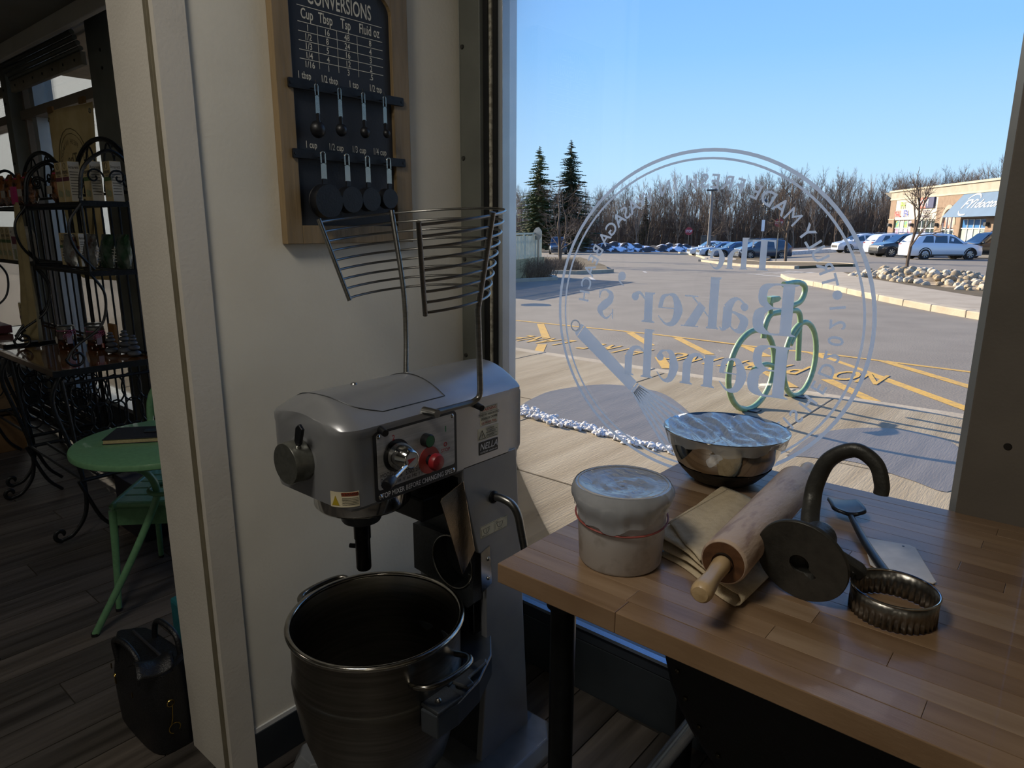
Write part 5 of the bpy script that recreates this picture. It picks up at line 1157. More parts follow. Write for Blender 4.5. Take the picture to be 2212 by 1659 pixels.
def ground():
    # polar grid of asphalt following gentle slope
    rs = [6.9, 8, 10, 13, 17, 22, 29, 38, 50, 65, 85, 110, 145, 200, 300]; az = [i*3 for i in range(-22, 36)]
    vs = []
    for r in rs:
        for a in az:
            x, y = -r*math.sin(R(a)), r*math.cos(R(a)); vs.append((x, y, gz(x, y)))
    mb = MB(); n = len(az)
    mb.add(vs, [(j*n+i, j*n+i+1, (j+1)*n+i+1, (j+1)*n+i) for j in range(len(rs)-1) for i in range(n-1)], True)
    struct(mb.build('parking_lot', ASPH, at=(0, 0, 0)))
    sub = struct(MB().box((-30, 1.74, -.5), (30, 6.95, -.10)).build('subgrade', ASPH, at=(0, 0, 0)))
    # sidewalk slabs; the outer edge curves away
    sw = struct(MB().box((-30, 1.76, -.2), (14, 6.4, -.012)).build('sidewalk', CURB, at=(0, 0, 0)))
    xs = [-12.4, -9.6, -6.9, -5.0, -3.3, -1.62, .1, 1.8, 3.6, 6]; ys = [1.78, 3.15, 4.62, 6.42]
    for i in range(len(xs)-1):
        for j in range(len(ys)-1):
            MB().box((xs[i]+.006, ys[j]+.006, -.06), (xs[i+1]-.006, ys[j+1]-.006, 0)).build('concrete_slab', CONC, sw, bevel=.006)
    x = -14
    while x < 8:
        MB().box((x+.004, 6.43, -.12), (x+1.5-.004, 6.60, -.002)).build('curb_block', CURB, sw, bevel=.015); x += 1.5
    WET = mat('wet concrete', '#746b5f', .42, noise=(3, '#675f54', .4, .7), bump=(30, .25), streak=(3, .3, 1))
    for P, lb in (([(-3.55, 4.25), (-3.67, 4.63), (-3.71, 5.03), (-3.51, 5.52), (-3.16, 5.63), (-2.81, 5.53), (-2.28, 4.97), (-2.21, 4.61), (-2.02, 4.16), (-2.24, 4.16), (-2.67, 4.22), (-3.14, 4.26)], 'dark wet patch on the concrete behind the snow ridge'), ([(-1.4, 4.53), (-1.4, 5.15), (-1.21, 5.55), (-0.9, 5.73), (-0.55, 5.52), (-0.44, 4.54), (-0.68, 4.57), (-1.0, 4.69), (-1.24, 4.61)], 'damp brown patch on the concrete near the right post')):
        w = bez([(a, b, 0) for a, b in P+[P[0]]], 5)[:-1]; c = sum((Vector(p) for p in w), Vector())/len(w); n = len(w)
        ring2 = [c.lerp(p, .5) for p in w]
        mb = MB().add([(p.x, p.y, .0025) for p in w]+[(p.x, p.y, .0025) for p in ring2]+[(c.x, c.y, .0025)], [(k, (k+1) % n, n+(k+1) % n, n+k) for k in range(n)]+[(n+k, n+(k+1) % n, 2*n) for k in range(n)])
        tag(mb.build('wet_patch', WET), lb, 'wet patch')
ground()
def gline(pts, w, m, name, parent, lift=.004):
    mb = MB(); P = [Vector(p) for p in pts]; out = []
    Q = []
    for i in range(len(P)-1):
        k = max(1, int((P[i+1]-P[i]).length/3))
        Q += [P[i].lerp(P[i+1], t/k) for t in range(k)]
    Q.append(P[-1]); vs = []
    for i, p in enumerate(Q):
        d = (Q[min(i+1, len(Q)-1)]-Q[max(i-1, 0)]).normalized(); n = Vector((-d.y, d.x))*w/2
        for q in (p-n, p+n): vs.append((q.x, q.y, gz(q.x, q.y)+lift if q.y > 6.9 else lift-.05))
    mb.add(vs, [(2*i, 2*i+1, 2*i+3, 2*i+2) for i in range(len(Q)-1)]); return mb.build(name, m, parent)
def road_paint():
    t = struct(bpy.data.objects.new('road_marking', None)); COL.objects.link(t); OFF[t] = Vector((0, 0, 0))
    gline([(-8.7, 9.87), (-5.3, 9.87), (-3.5, 9.60), (-2.4, 9.45), (1.5, 9.0)], .09, YEL, 'edge_line', t)
    for a, b in (((-9.7, 9.7), (-9.1, 7.4)), ((-7.55, 9.75), (-6.35, 8.35)), ((-6.0, 7.8), (-5.6, 7.2)), ((-5.72, 9.8), (-4.75, 8.75)), ((-4.15, 7.9), (-3.7, 7.25)), ((-4.85, 9.75), (-3.75, 8.55)), ((-3.7, 9.6), (-3.1, 8.85)), ((-3.1, 8.3), (-2.2, 7.1)), ((-2.75, 9.5), (-.62, 7.15)), ((-1.85, 9.4), (-.72, 8.25)), ((-2.05, 7.75), (-1.4, 6.98))): gline([a, b], .13, YEL, 'hatch_line', t)
    # NO PARKING FIRE LANE painted to be read from the road
    s = 'NO PARKING FIRE LANE'; x = -1.68; sp = .262; y0 = 8.62
    for i, c in enumerate(s):
        if c != ' ': 
            mb = MB(); v, f, adv = GL[c]; h = .62; yy = y0+.0*(i)
            mb.add([(x-(p[0]-adv/2)*.34, 7.80-p[1]*-0+(.62-p[1]*.85) if False else 8.40-p[1]*.86, 0) for p in v], f)
            mb.v = [Vector((p.x, p.y, gz(p.x, p.y)+.006)) for p in mb.v]; mb.build('letter', YEL, t)
        x -= .262*(1.0 if c != ' ' else 1.0)
    for a, b in (((-12.3, 31.6), (-8.9, 27.6)), ((-11.2, 33.6), (-8.2, 30.0))): gline([a, b], .18, WPT, 'crossing_line', t)
    for k in range(6): gline([(-12.0+.62*k, 31.9-.75*k), (-10.9+.55*k, 33.2-.65*k)], .22, WPT, 'crossing_bar', t)
    for a, b in (((-30, 44), (-27, 40)), ((-24, 36), (-21.5, 33)), ((-16, 24), (-14.6, 22.2)), ((-17.2, 30.6), (-16.4, 29.4))): gline([a, b], .14, WPT, 'lane_dash', t)
    MB().lathe([(.0001, 0), (.36, 0)], (-9.9, 12.6, gz(-9.9, 12.6)+.005), 20).build('manhole_cover', GREYD, t)
    return t
road_paint()
def strip(name, pts_in, pts_out, h, m, stuffy=False):
    """raised island surface between two polylines"""
    n = len(pts_in); vs = [(x, y, gz(x, y)+h) for x, y in pts_in]+[(x, y, gz(x, y)+h) for x, y in pts_out]+[(x, y, gz(x, y)-.1) for x, y in pts_in]+[(x, y, gz(x, y)-.1) for x, y in pts_out]
    f = [(i, i+1, n+i+1, n+i) for i in range(n-1)]+[(i, i+1, 2*n+i+1, 2*n+i) for i in range(n-1)]+[(n+i, n+i+1, 3*n+i+1, 3*n+i) for i in range(n-1)]+[(0, n, 3*n, 2*n), (n-1, 2*n-1, 4*n-1, 3*n-1)]
    return MB().add(vs, f).build(name, m, at=(0, 0, 0))
def resample(P, step):
    P = bez([(a, b, 0) for a, b in P], 10); out = [P[0]]; acc = 0
    for a, b in zip(P, P[1:]):
        acc += (b-a).length
        if acc >= step: out.append(b); acc = 0
    if (out[-1]-P[-1]).length > step*.3: out.append(P[-1])
    return [(p.x, p.y) for p in out]
def offset(P, d):
    out = []
    for i, p in enumerate(P):
        a = Vector(P[max(i-1, 0)]); b = Vector(P[min(i+1, len(P)-1)]); t = (b-a).normalized(); out.append((p[0]-t.y*d, p[1]+t.x*d))
    return out
def islands():
    near = resample([(-9.6, 28.3), (-8.4, 25.6), (-6.66, 22.71), (-3.84, 18.31), (-1.45, 15.31), (1.6, 12.2), (5, 9.5)], .9)
    w1 = struct(strip('far_sidewalk', near, offset(near, 2.2), .13, mat('far sidewalk concrete', '#a29683', .9, noise=(2, '#958976', .4, .7), bump=(20, .3))))
    mb = MB()
    for i in range(len(near)-1):
        a, b = near[i], near[i+1]; oa, ob = offset([a, b], .16); ia, ib = offset([a, b], -.05)
        za, zb = gz(*a), gz(*b); d = Vector((b[0]-a[0], b[1]-a[1])).normalized()*.008
        MB().add([(ia[0]+d.x, ia[1]+d.y, za-.1), (ib[0]-d.x, ib[1]-d.y, zb-.1), (ob[0]-d.x, ob[1]-d.y, zb-.1), (oa[0]+d.x, oa[1]+d.y, za-.1), (ia[0]+d.x, ia[1]+d.y, za+.14), (ib[0]-d.x, ib[1]-d.y, zb+.14), (ob[0]-d.x, ob[1]-d.y, zb+.15), (oa[0]+d.x, oa[1]+d.y, za+.15)], [(0,3,2,1),(4,5,6,7),(0,1,5,4),(1,2,6,5),(2,3,7,6),(3,0,4,7)]).build('curb_stone', CURB, w1, bevel=.02)
    g = offset(near, 2.25); struct(strip('grass_verge', g, offset(near, 5.0), .12, GRASS))
    o = offset(near, 5.05); struct(strip('verge_curb', o, offset(near, 5.25), .14, CURB))
    # middle island with the bare tree and stop sign
    mid = resample([(-22.5, 48.5), (-18.5, 43.2), (-14.5, 38.8), (-11.5, 35.6)], 1.4)
    c2 = struct(strip('island_curb', mid, offset(mid, .25), .15, CURB)); struct(strip('island_verge', offset(mid, .27), offset(mid, 3.0), .13, GRASS)); struct(strip('island_curb_back', offset(mid, 3.02), offset(mid, 3.25), .15, CURB))
    far = resample([(-40, 80), (-31, 66), (-24, 53), (-22.5, 48.5)], 2.2)
    w3 = struct(strip('far_walk', far, offset(far, 2.2), .13, MATS['far sidewalk concrete']))
    for i in range(len(far)-1):
        a, b = Vector(far[i]), Vector(far[i+1]); oa, ob = offset([tuple(a), tuple(b)], -.22); d = (b-a).normalized()*.06; za, zb = gz(*a), gz(*b); a = a+d; b = b-d; oa = Vector(oa)+d; ob = Vector(ob)-d
        MB().add([(a.x, a.y, za-.1), (b.x, b.y, zb-.1), (ob.x, ob.y, zb-.1), (oa.x, oa.y, za-.1), (a.x, a.y, za+.16), (b.x, b.y, zb+.16), (ob.x, ob.y, zb+.16), (oa.x, oa.y, za+.16)], [(0,3,2,1),(4,5,6,7),(0,1,5,4),(1,2,6,5),(2,3,7,6),(3,0,4,7)]).build('curb_stone', CURB, w3, bevel=.02)
    struct(strip('lamp_verge', offset(far, 2.25), offset(far, 4.6), .12, GRASS))
    # left island with hedge, trees and stone pile
    La = [(-21.0, 24.9), (-22.6, 26.6), (-26, 31), (-30, 37), (-37, 46)]; Lb = [(-18.0, 25.8), (-17.9, 28.4), (-21, 33), (-24.5, 37.5), (-33, 48)]
    struct(strip('left_island', La, Lb, .14, GRASS)); struct(strip('left_island_curb', [(-21.0, 24.9), (-18.0, 25.8), (-17.9, 28.4)], [(-21.1, 24.65), (-17.8, 25.6), (-17.65, 28.5)], .16, CURB))
    hg = [(-17.5, 16.5), (-16.2, 18.5), (-15.9, 21.3), (-16.9, 22.4), (-18.5, 22.6)]; struct(strip('fence_curb', hg, offset(hg, -.2), .12, CURB))
    # far grass field and road edge
    F = [(-62, 60), (-66, 90), (-58, 112), (-42, 122), (-22, 118), (0, 100), (16, 86)]
    F2 = [(-180, 120), (-165, 190), (-120, 240), (-80, 260), (-30, 250), (30, 220), (80, 180)]
    a = resample(F, 6); b = resample(F2, 10); k = min(len(a), len(b)); a = [a[int(i*(len(a)-1)/(k-1))] for i in range(k)]; b = [b[int(i*(len(b)-1)/(k-1))] for i in range(k)]
    struct(strip('dry_field', a, b, .08, mat('dry field', '#6f5b3a', .95, noise=(.6, '#5c4b2f', .35, .7), bump=(8, .8))))
    s = resample([(-24, 60), (-14, 66), (-6, 58)], 3); struct(strip('snow_bank', [(-23, 66), (-19, 70), (-15, 72)], [(-24, 68), (-20, 72), (-16, 74)], .35, SNOWM))
islands()
def chunks(n, rnd, fn, m, name, parent=None, size=(.05, .12), protos=6, sc=(1, 1, .72), nn=10):
    P = [MB().ball((0, 0, 0), 1, sc, nn, .13, rnd) for _ in range(protos)]; meshes = []
    for b in P: b.sm = [True]*len(b.f)
    for b in P:
        o = b.build('tmpc', m, at=(0, 0, 0)); meshes.append(o.data); bpy.data.objects.remove(o)
    for i in range(n):
        x, y, z = fn(i); o = bpy.data.objects.new(name, meshes[i % protos]); COL.objects.link(o); o.parent = parent
        s = rnd.uniform(*size); o.location = Vector((x, y, z)) - (OFF[parent] if parent else Vector()); o.scale = (s, s*rnd.uniform(.8, 1.2), s); o.rotation_euler = (rnd.random(), rnd.random(), rnd.random()*6)
def snow_things():
    rnd = random.Random(5)
    mb = MB()
    for i in range(800):
        t = rnd.random(); x = -3.62+1.66*t+rnd.gauss(0, .022); y = 4.22-.13*t+.02*math.sin(t*14)+rnd.gauss(0, .034)*(1.2-.5*t); r = rnd.uniform(.006, .024)*(1.1-.3*t)
        mb.ball((x, y, r*.5+.006*(i % 3)), r, (1.2, 1, .8), 7, .14, rnd)
    mb.sm = [True]*len(mb.f)
    o = mb.build('snow_ridge', mat('fresh snow crumbs', '#e6e4e0', .8, noise=(30, '#d5d3cf', .4, .7), bump=(40, .3)), stuff=True); tag(o, 'thin ridge of crumbled white snow lying across the concrete sidewalk', 'snow')
    t = thing('snow_pile', (-3.6, 24.5, gz(-3.6, 24.5)), 'long heap of dirty melting snow lumps on the grass around a bare sapling', 'snow pile')
    def fn(i):
        u = rnd.random(); v = rnd.random()-.5; c = Vector((-5.75, 28.1)).lerp(Vector((-1.3, 22.3)), u); n = Vector((.78, .62))*v*3.0
        x, y = c.x+n.x, c.y+n.y; h = (1-abs(v*2)**1.6)*.36*math.sin(math.pi*min(.12+u*.88, 1))**.4
        return x, y, gz(x, y)+.10+h*rnd.uniform(.5, 1)
    m = MB().grid(lambda u, v: (lambda c, n, w: (c.x+n.x, c.y+n.y, gz(c.x, c.y)+.05+.3*(1-abs(w*2)**1.6)*math.sin(math.pi*min(.1+.9*u, 1))**.4+.05*math.sin(u*40+v*17)))(Vector((-5.8, 28.2)).lerp(Vector((-1.2, 22.2)), u), Vector((.78, .62))*(v-.5)*2.9, v-.5), 30, 12).build('pile_core', mat('muddy snow core', '#6f604a', .9, noise=(3, '#a8977c', .45, .65), bump=(12, .8)), t)
    chunks(290, rnd, fn, DSNOW, 'snow_lump', t, (.07, .16))
    for k, (cx, cy, L, H, lbl) in enumerate(((-50.5, 82, 12, 1.5, 'snow streaked dirt heap beyond the road, left one'), (-45, 88, 9, 1.3, 'snow streaked dirt heap beyond the road, right one'))):
        mb = MB().grid(lambda u, v: (cx+(u-.5)*L*.75+(v-.5)*2.5, cy+(u-.5)*L*.62-(v-.5)*3, gz(cx, cy)+.1+H*(math.sin(math.pi*u)**.6)*math.sin(math.pi*v)*(.75+.25*math.sin(u*23+k)*math.cos(v*9))), 40, 12)
        tag(mb.build('dirt_heap', mat('snowy dirt', '#3b3a3c', .9, noise=(1.1, '#dfe6f0', .50, .57), bump=(3, 1))), lbl, 'heap', 'dirt heaps')
snow_things()
# ---------------------------------------------------------------- bike rack
def bike_rack():
    A = Vector((-2.055, 5.50)); B = Vector((-1.90, 6.30)); d = (B-A).normalized()
    t = thing('bike_rack', (-1.98, 5.9, 0), 'green tubular bike rack shaped like a bicycle, bolted to the sidewalk', 'bike rack')
    def q(u, z): p = A + d*u; return Vector((p.x, p.y, z))
    r = .024
    MB().tube([q(.03+.335*math.cos(R(a)), .345+.335*math.sin(R(a))) for a in range(0, 360, 8)], r, 12, True).build('wheel_hoop', SAGE, t)
    MB().tube([q(.80+.275*math.cos(R(a)), .345+.335*math.sin(R(a))) for a in range(0, 360, 8)], r, 12, True).build('wheel_hoop', SAGE, t)
    MB().tube(bez([q(.40, 1.035), q(.62, 1.040), q(.74, 1.01), q(.76, .945), q(.70, .87), q(.58, .845), q(.50, .84)], 6), r, 12).build('handlebar', SAGE, t)
    MB().tube(bez([q(.16, .60), q(.17, .70), q(.23, .785), q(.34, .80), q(.58, .80), q(.68, .785), q(.73, .72), q(.73, .64), q(.66, .57), q(.60, .50)], 6), r, 12).build('frame_tube', SAGE, t)
    MB().tube([q(.73, .66), q(.765, .34)], r, 12).build('fork_tube', SAGE, t)
    MB().tube(bez([q(.05, .345), q(.22, .37), q(.36, .34), q(.48, .33)], 5), r*.9, 12).build('crank_tube', SAGE, t)
    MB().tube([q(.22, .90), q(.24, .78)], r*.9, 12).build('seat_post', SAGE, t)
    P = [(.17, .885), (.30, .90), (.335, .925), (.30, .945), (.18, .945)]; n = Vector((d.y, -d.x, 0))*.035
    vs = [q(u, z)-n for u, z in P]+[q(u, z)+n for u, z in P]
    MB().add(vs, [tuple(range(5)), tuple(range(5, 10))]+[(i, (i+1) % 5, 5+(i+1) % 5, 5+i) for i in range(5)]).build('saddle', SAGE, t, bevel=.008)
    for u in (.03, .80): MB().prism(rrect(q(u,0).x-.09, q(u,0).y-.06, q(u,0).x+.09, q(u,0).y+.06, .01), .0, .012, 'z').build('foot_plate', GREYD, t)
bike_rack()
tag(MB().box((-5.85, 5.2, .0), (-5.35, 5.45, .19)).build('parking_block', mat('mossy concrete', '#6e6443', .9, noise=(8, '#57502f', .4, .7), bump=(20, .5)), bevel=.02), 'mossy concrete block on the sidewalk left of the mixer head', 'block')
# ---------------------------------------------------------------- cars
def make_car(color, label, loc, head, kind='suv', L=4.7, Wd=1.85, H=1.68, dark=False):
    rz = math.atan2(head[1], head[0]); t = local(thing('car', loc, label, 'car', None, rz))
    t.rotation_euler = (0, 0, rz)
    PM = mat('car paint '+color, color, .28, .1, noise=(2, color, .4, .6), coat=1.0)
    WG = mat('car window', '#10161d', .06, .0, noise=(3, '#141b22', .4, .6), coat=1, spec=1); TR = mat('tyre', '#0d0d0e', .8, noise=(20, '#121213', .4, .6), bump=(60, .3)); HB = mat('alloy wheel', '#9da0a3', .25, .9, noise=(20, '#8e9194', .4, .6)); TRM = mat('car trim', '#16181a', .5, noise=(20, '#1b1d1f', .4, .6))
    hl = L/2; zb = 1.02 if H > 1.6 else .92
    # stations: x, z belt, z roof, half width
    if kind == 'suv': st = [(-hl, .95, .95, .80), (-hl+.10, 1.02, 1.06, .88), (-hl+.42, zb+.03, H-.20, .92), (-hl+.75, zb+.02, H-.06, .93), (-.5, zb, H, .93), (.05, zb-.01, H-.03, .93), (.40, zb-.02, H-.13, .93), (1.12, zb-.03, zb+.07, .92), (1.30, zb-.04, zb, .92), (hl-.45, zb-.10, zb-.08, .88), (hl-.10, zb-.22, zb-.20, .80), (hl, zb-.38, zb-.37, .70)]
    else: st = [(-hl, .88, .88, .78), (-hl+.10, .98, 1.0, .86), (-hl+.75, .97, 1.03, .90), (-hl+1.35, .94, H-.05, .90), (-.25, .92, H, .90), (.30, .91, H-.05, .90), (1.15, .88, .93, .90), (hl-.45, .76, .79, .86), (hl-.10, .64, .66, .78), (hl, .56, .57, .68)]
    s = Wd/1.86; rings = []
    for x, b, r, hw in st:
        hw *= s; cab = r-b > .12; ins = .17*min(1, (r-b)/.5)
        half = [(hw*.90, .24), (hw, .36), (hw*1.0, .62), (hw*.985, b-.05), (hw*.955, b), (hw*.955-ins, r-.05 if cab else r-.002), (hw*.955-ins-.08, r), (0, r+.02)]
        ring = [(x, y, z) for y, z in half]+[(x, -y, z) for y, z in half[-2::-1]]; rings.append(ring)
    n = len(rings[0]); m = len(rings); mb = MB()
    mb.add([p for r in rings for p in r], [(j*n+i, j*n+(i+1) % n, (j+1)*n+(i+1) % n, (j+1)*n+i) for j in range(m-1) for i in range(n)]+[tuple(range(n)), tuple(range((m-1)*n, m*n))], True)
    b = mb.build('body', PM, t); b.modifiers.new('s', 'EDGE_SPLIT').split_angle = R(38)
    def side(x, k):  # point on cabin side at param k 0 belt..1 roof
        for (xa, ba, ra, ha), (xb, bb, rb, hb) in zip(st, st[1:]):
            if xa <= x <= xb:
                q = (x-xa)/(xb-xa); bz = ba+(bb-ba)*q; rr = ra+(rb-ra)*q; hw = (ha+(hb-ha)*q)*s; ins = .17*min(1, (rr-bz)/.5)
                return bz+(rr-.05-bz)*k, hw*.955-ins*k
    cab0 = st[2][0] if kind == 'suv' else st[2][0]+.35; wins = [(-hl+.62, -1.0), (-.93, -.10), (-.03, .95)] if kind == 'suv' else [(-hl+1.05, -.30), (-.22, .78)]
    for sg in (1, -1):
        for xa, xb in wins:
            pts = []
            for x, k in ((xa, .08), (xb, .08), (xb if xb < .5 else xb-.50, .86), (xa+(.10 if xa > -hl+.7 else .28), .86)):
                z, y = side(x, k); pts.append((x, sg*(y+.008), z))
            MB().add(pts, [(0, 1, 2, 3)]).build('side_window', WG, t, solid=.006)
        for x in (-hl+.86, hl-.90):
            w = MB().lathe([(.0001, -.10), (.30, -.10), (.345, -.07), (.345, .07), (.31, .10), (.22, .095)], (x, sg*(Wd/2-.09), .345), 28, axis=(0, sg, 0)).build('wheel', TR, t)
            mb = MB().lathe([(.235, .088), (.22, .098), (.21, .09)], (x, sg*(Wd/2-.09), .345), 28, axis=(0, sg, 0)).lathe([(.05, .06), (.045, .095), (.0001, .097)], (x, sg*(Wd/2-.09), .345), 14, axis=(0, sg, 0))
            for k in range(7):
                a = k*2*math.pi/7; c = Vector((x, sg*(Wd/2), .345)); e = Vector((math.cos(a), 0, math.sin(a))); f = Vector((-math.sin(a), 0, math.cos(a)))*.028
                mb.add([c+e*.04-f, c+e*.04+f, c+e*.225+f*1.2, c+e*.225-f*1.2], [(0,1,2,3)])
            mb.build('rim', HB, w)
            MB().tube([(x+.40*math.cos(R(a)), sg*(Wd/2-.012), .345+.40*math.sin(R(a))) for a in range(-5, 186, 12)], .035, 8).lathe([(.0001, .006), (.39, .006), (.39, -.2)], (x, sg*(Wd/2-.03), .345), 28, axis=(0, sg, 0)).build('wheel_arch', TRM, t)
        MB().box((-hl+1.3, sg*(Wd/2-.02)-.02, .25), (hl-1.35, sg*(Wd/2-.02)+.02, .33)).build('sill_trim', TRM, t)
        MB().ball((1.02, sg*(Wd/2+.06), zb+.05), .11, (.7, 1, .75), 10).build('mirror', PM, t)
        MB().box((hl-.62, sg*(Wd/2-.23)-.10, zb-.28), (hl-.09, sg*(Wd/2-.23)+.14, zb-.17)).build('headlight', mat('headlight', '#c3cbd2', .1, .3, noise=(20, '#b5bdc4', .4, .6), coat=1), t, bevel=.03)
        MB().box((-hl-.0, sg*(Wd/2-.28)-.14, .88), (-hl+.40, sg*(Wd/2-.28)+.19, 1.02)).build('taillight', mat('tail light', '#8f1414', .2, noise=(20, '#801010', .4, .6), coat=1), t, bevel=.03)
        if kind == 'suv': MB().tube([(-1.5, sg*.60, H-.0), (-1.3, sg*.62, H+.045), (.2, sg*.62, H+.045), (.4, sg*.60, H)], .016, 8).build('roof_rail', HB, t)
    a, c = (st[7], st[6]) if kind == 'suv' else (st[6], st[5])
    wy = .74*s; wr = .62*s
    MB().add([(a[0]-.03, -wy, a[2]+.02), (a[0]-.03, wy, a[2]+.02), (c[0]+.06, wr, c[2]-.02+.03), (c[0]+.06, -wr, c[2]-.02+.03)], [(0,1,2,3)]).build('windscreen', WG, t, solid=.012)
    a, c = (st[1], st[2]) if kind == 'suv' else (st[2], st[3])
    MB().add([(a[0]+.02, -wy, a[2]+.04), (a[0]+.02, wy, a[2]+.04), (c[0]+.08, wr, c[2]-.0+.02), (c[0]+.08, -wr, c[2]+.02)], [(0,1,2,3)]).build('rear_window', WG, t, solid=.012)
    MB().box((hl-.06, -.55, .45), (hl+.015, .55, .66)).build('grille', TRM, t, bevel=.01)
    MB().box((-hl-.012, -.26, .62), (-hl+.0, .26, .74)).build('number_plate', mat('number plate', '#c9ccd0', .4, noise=(20, '#bcbfc3', .4, .6)), t)
    return t
def cars():
    H1 = (.77, .64); W = '#dfe2e6'
    def at(x, y): return (x, y, gz(x, y)+.015)
    make_car(W, 'white SUV seen side on in front of the blue awning, nearest parked car', at(-8.0, 53.6), H1)
    make_car(W, 'white SUV showing its tail, second row left of the nearest one', at(-12.2, 61.6), H1, L=4.5)
    make_car('#d3d7dc', 'silver white SUV facing left, leftmost of the cars near the storefront', at(-16.6, 68.6), (-.77, -.64), L=4.5)
    make_car('#15171b', 'black SUV facing left between two white SUVs', at(-10.9, 57.8), (-.77, -.64), L=4.6)
    make_car('#121614', 'black SUV behind the nearest white SUV, only its roof visible', at(-5.9, 58.9), (-.77, -.64), L=4.8, H=1.80)
    make_car('#3a4250', 'dark grey hatchback SUV beside the bare tree on the island', at(-21.2, 57.2), (-.76, -.65), L=4.35, H=1.62)
    make_car('#566d86', 'grey blue sedan, second from the right in the left parked row', at(-24.6, 60.2), (-.76, -.65), 'sedan', H=1.45)
    make_car('#a9b9cc', 'pale silver sedan, third from the right in the left parked row', at(-27.4, 63.6), (-.76, -.65), 'sedan', H=1.45)
    make_car('#c9d2dc', 'white sedan furthest back in the left parked row', at(-30.4, 67.8), (-.76, -.65), 'sedan', H=1.5)
    t = make_car('#1a2230', 'dark pickup truck facing the camera behind the trees at left', at(-47.6, 64.6), (.60, -.80), L=5.4, Wd=2.0, H=1.95)
    for k in range(3): MB().box((2.70, -.62, .70+.14*k), (2.735, .62, .76+.14*k)).build('grille_bar', mat('car trim chrome', '#8d98a8', .2, 1, noise=(20, '#7f8a9a', .4, .6)), t)
cars()
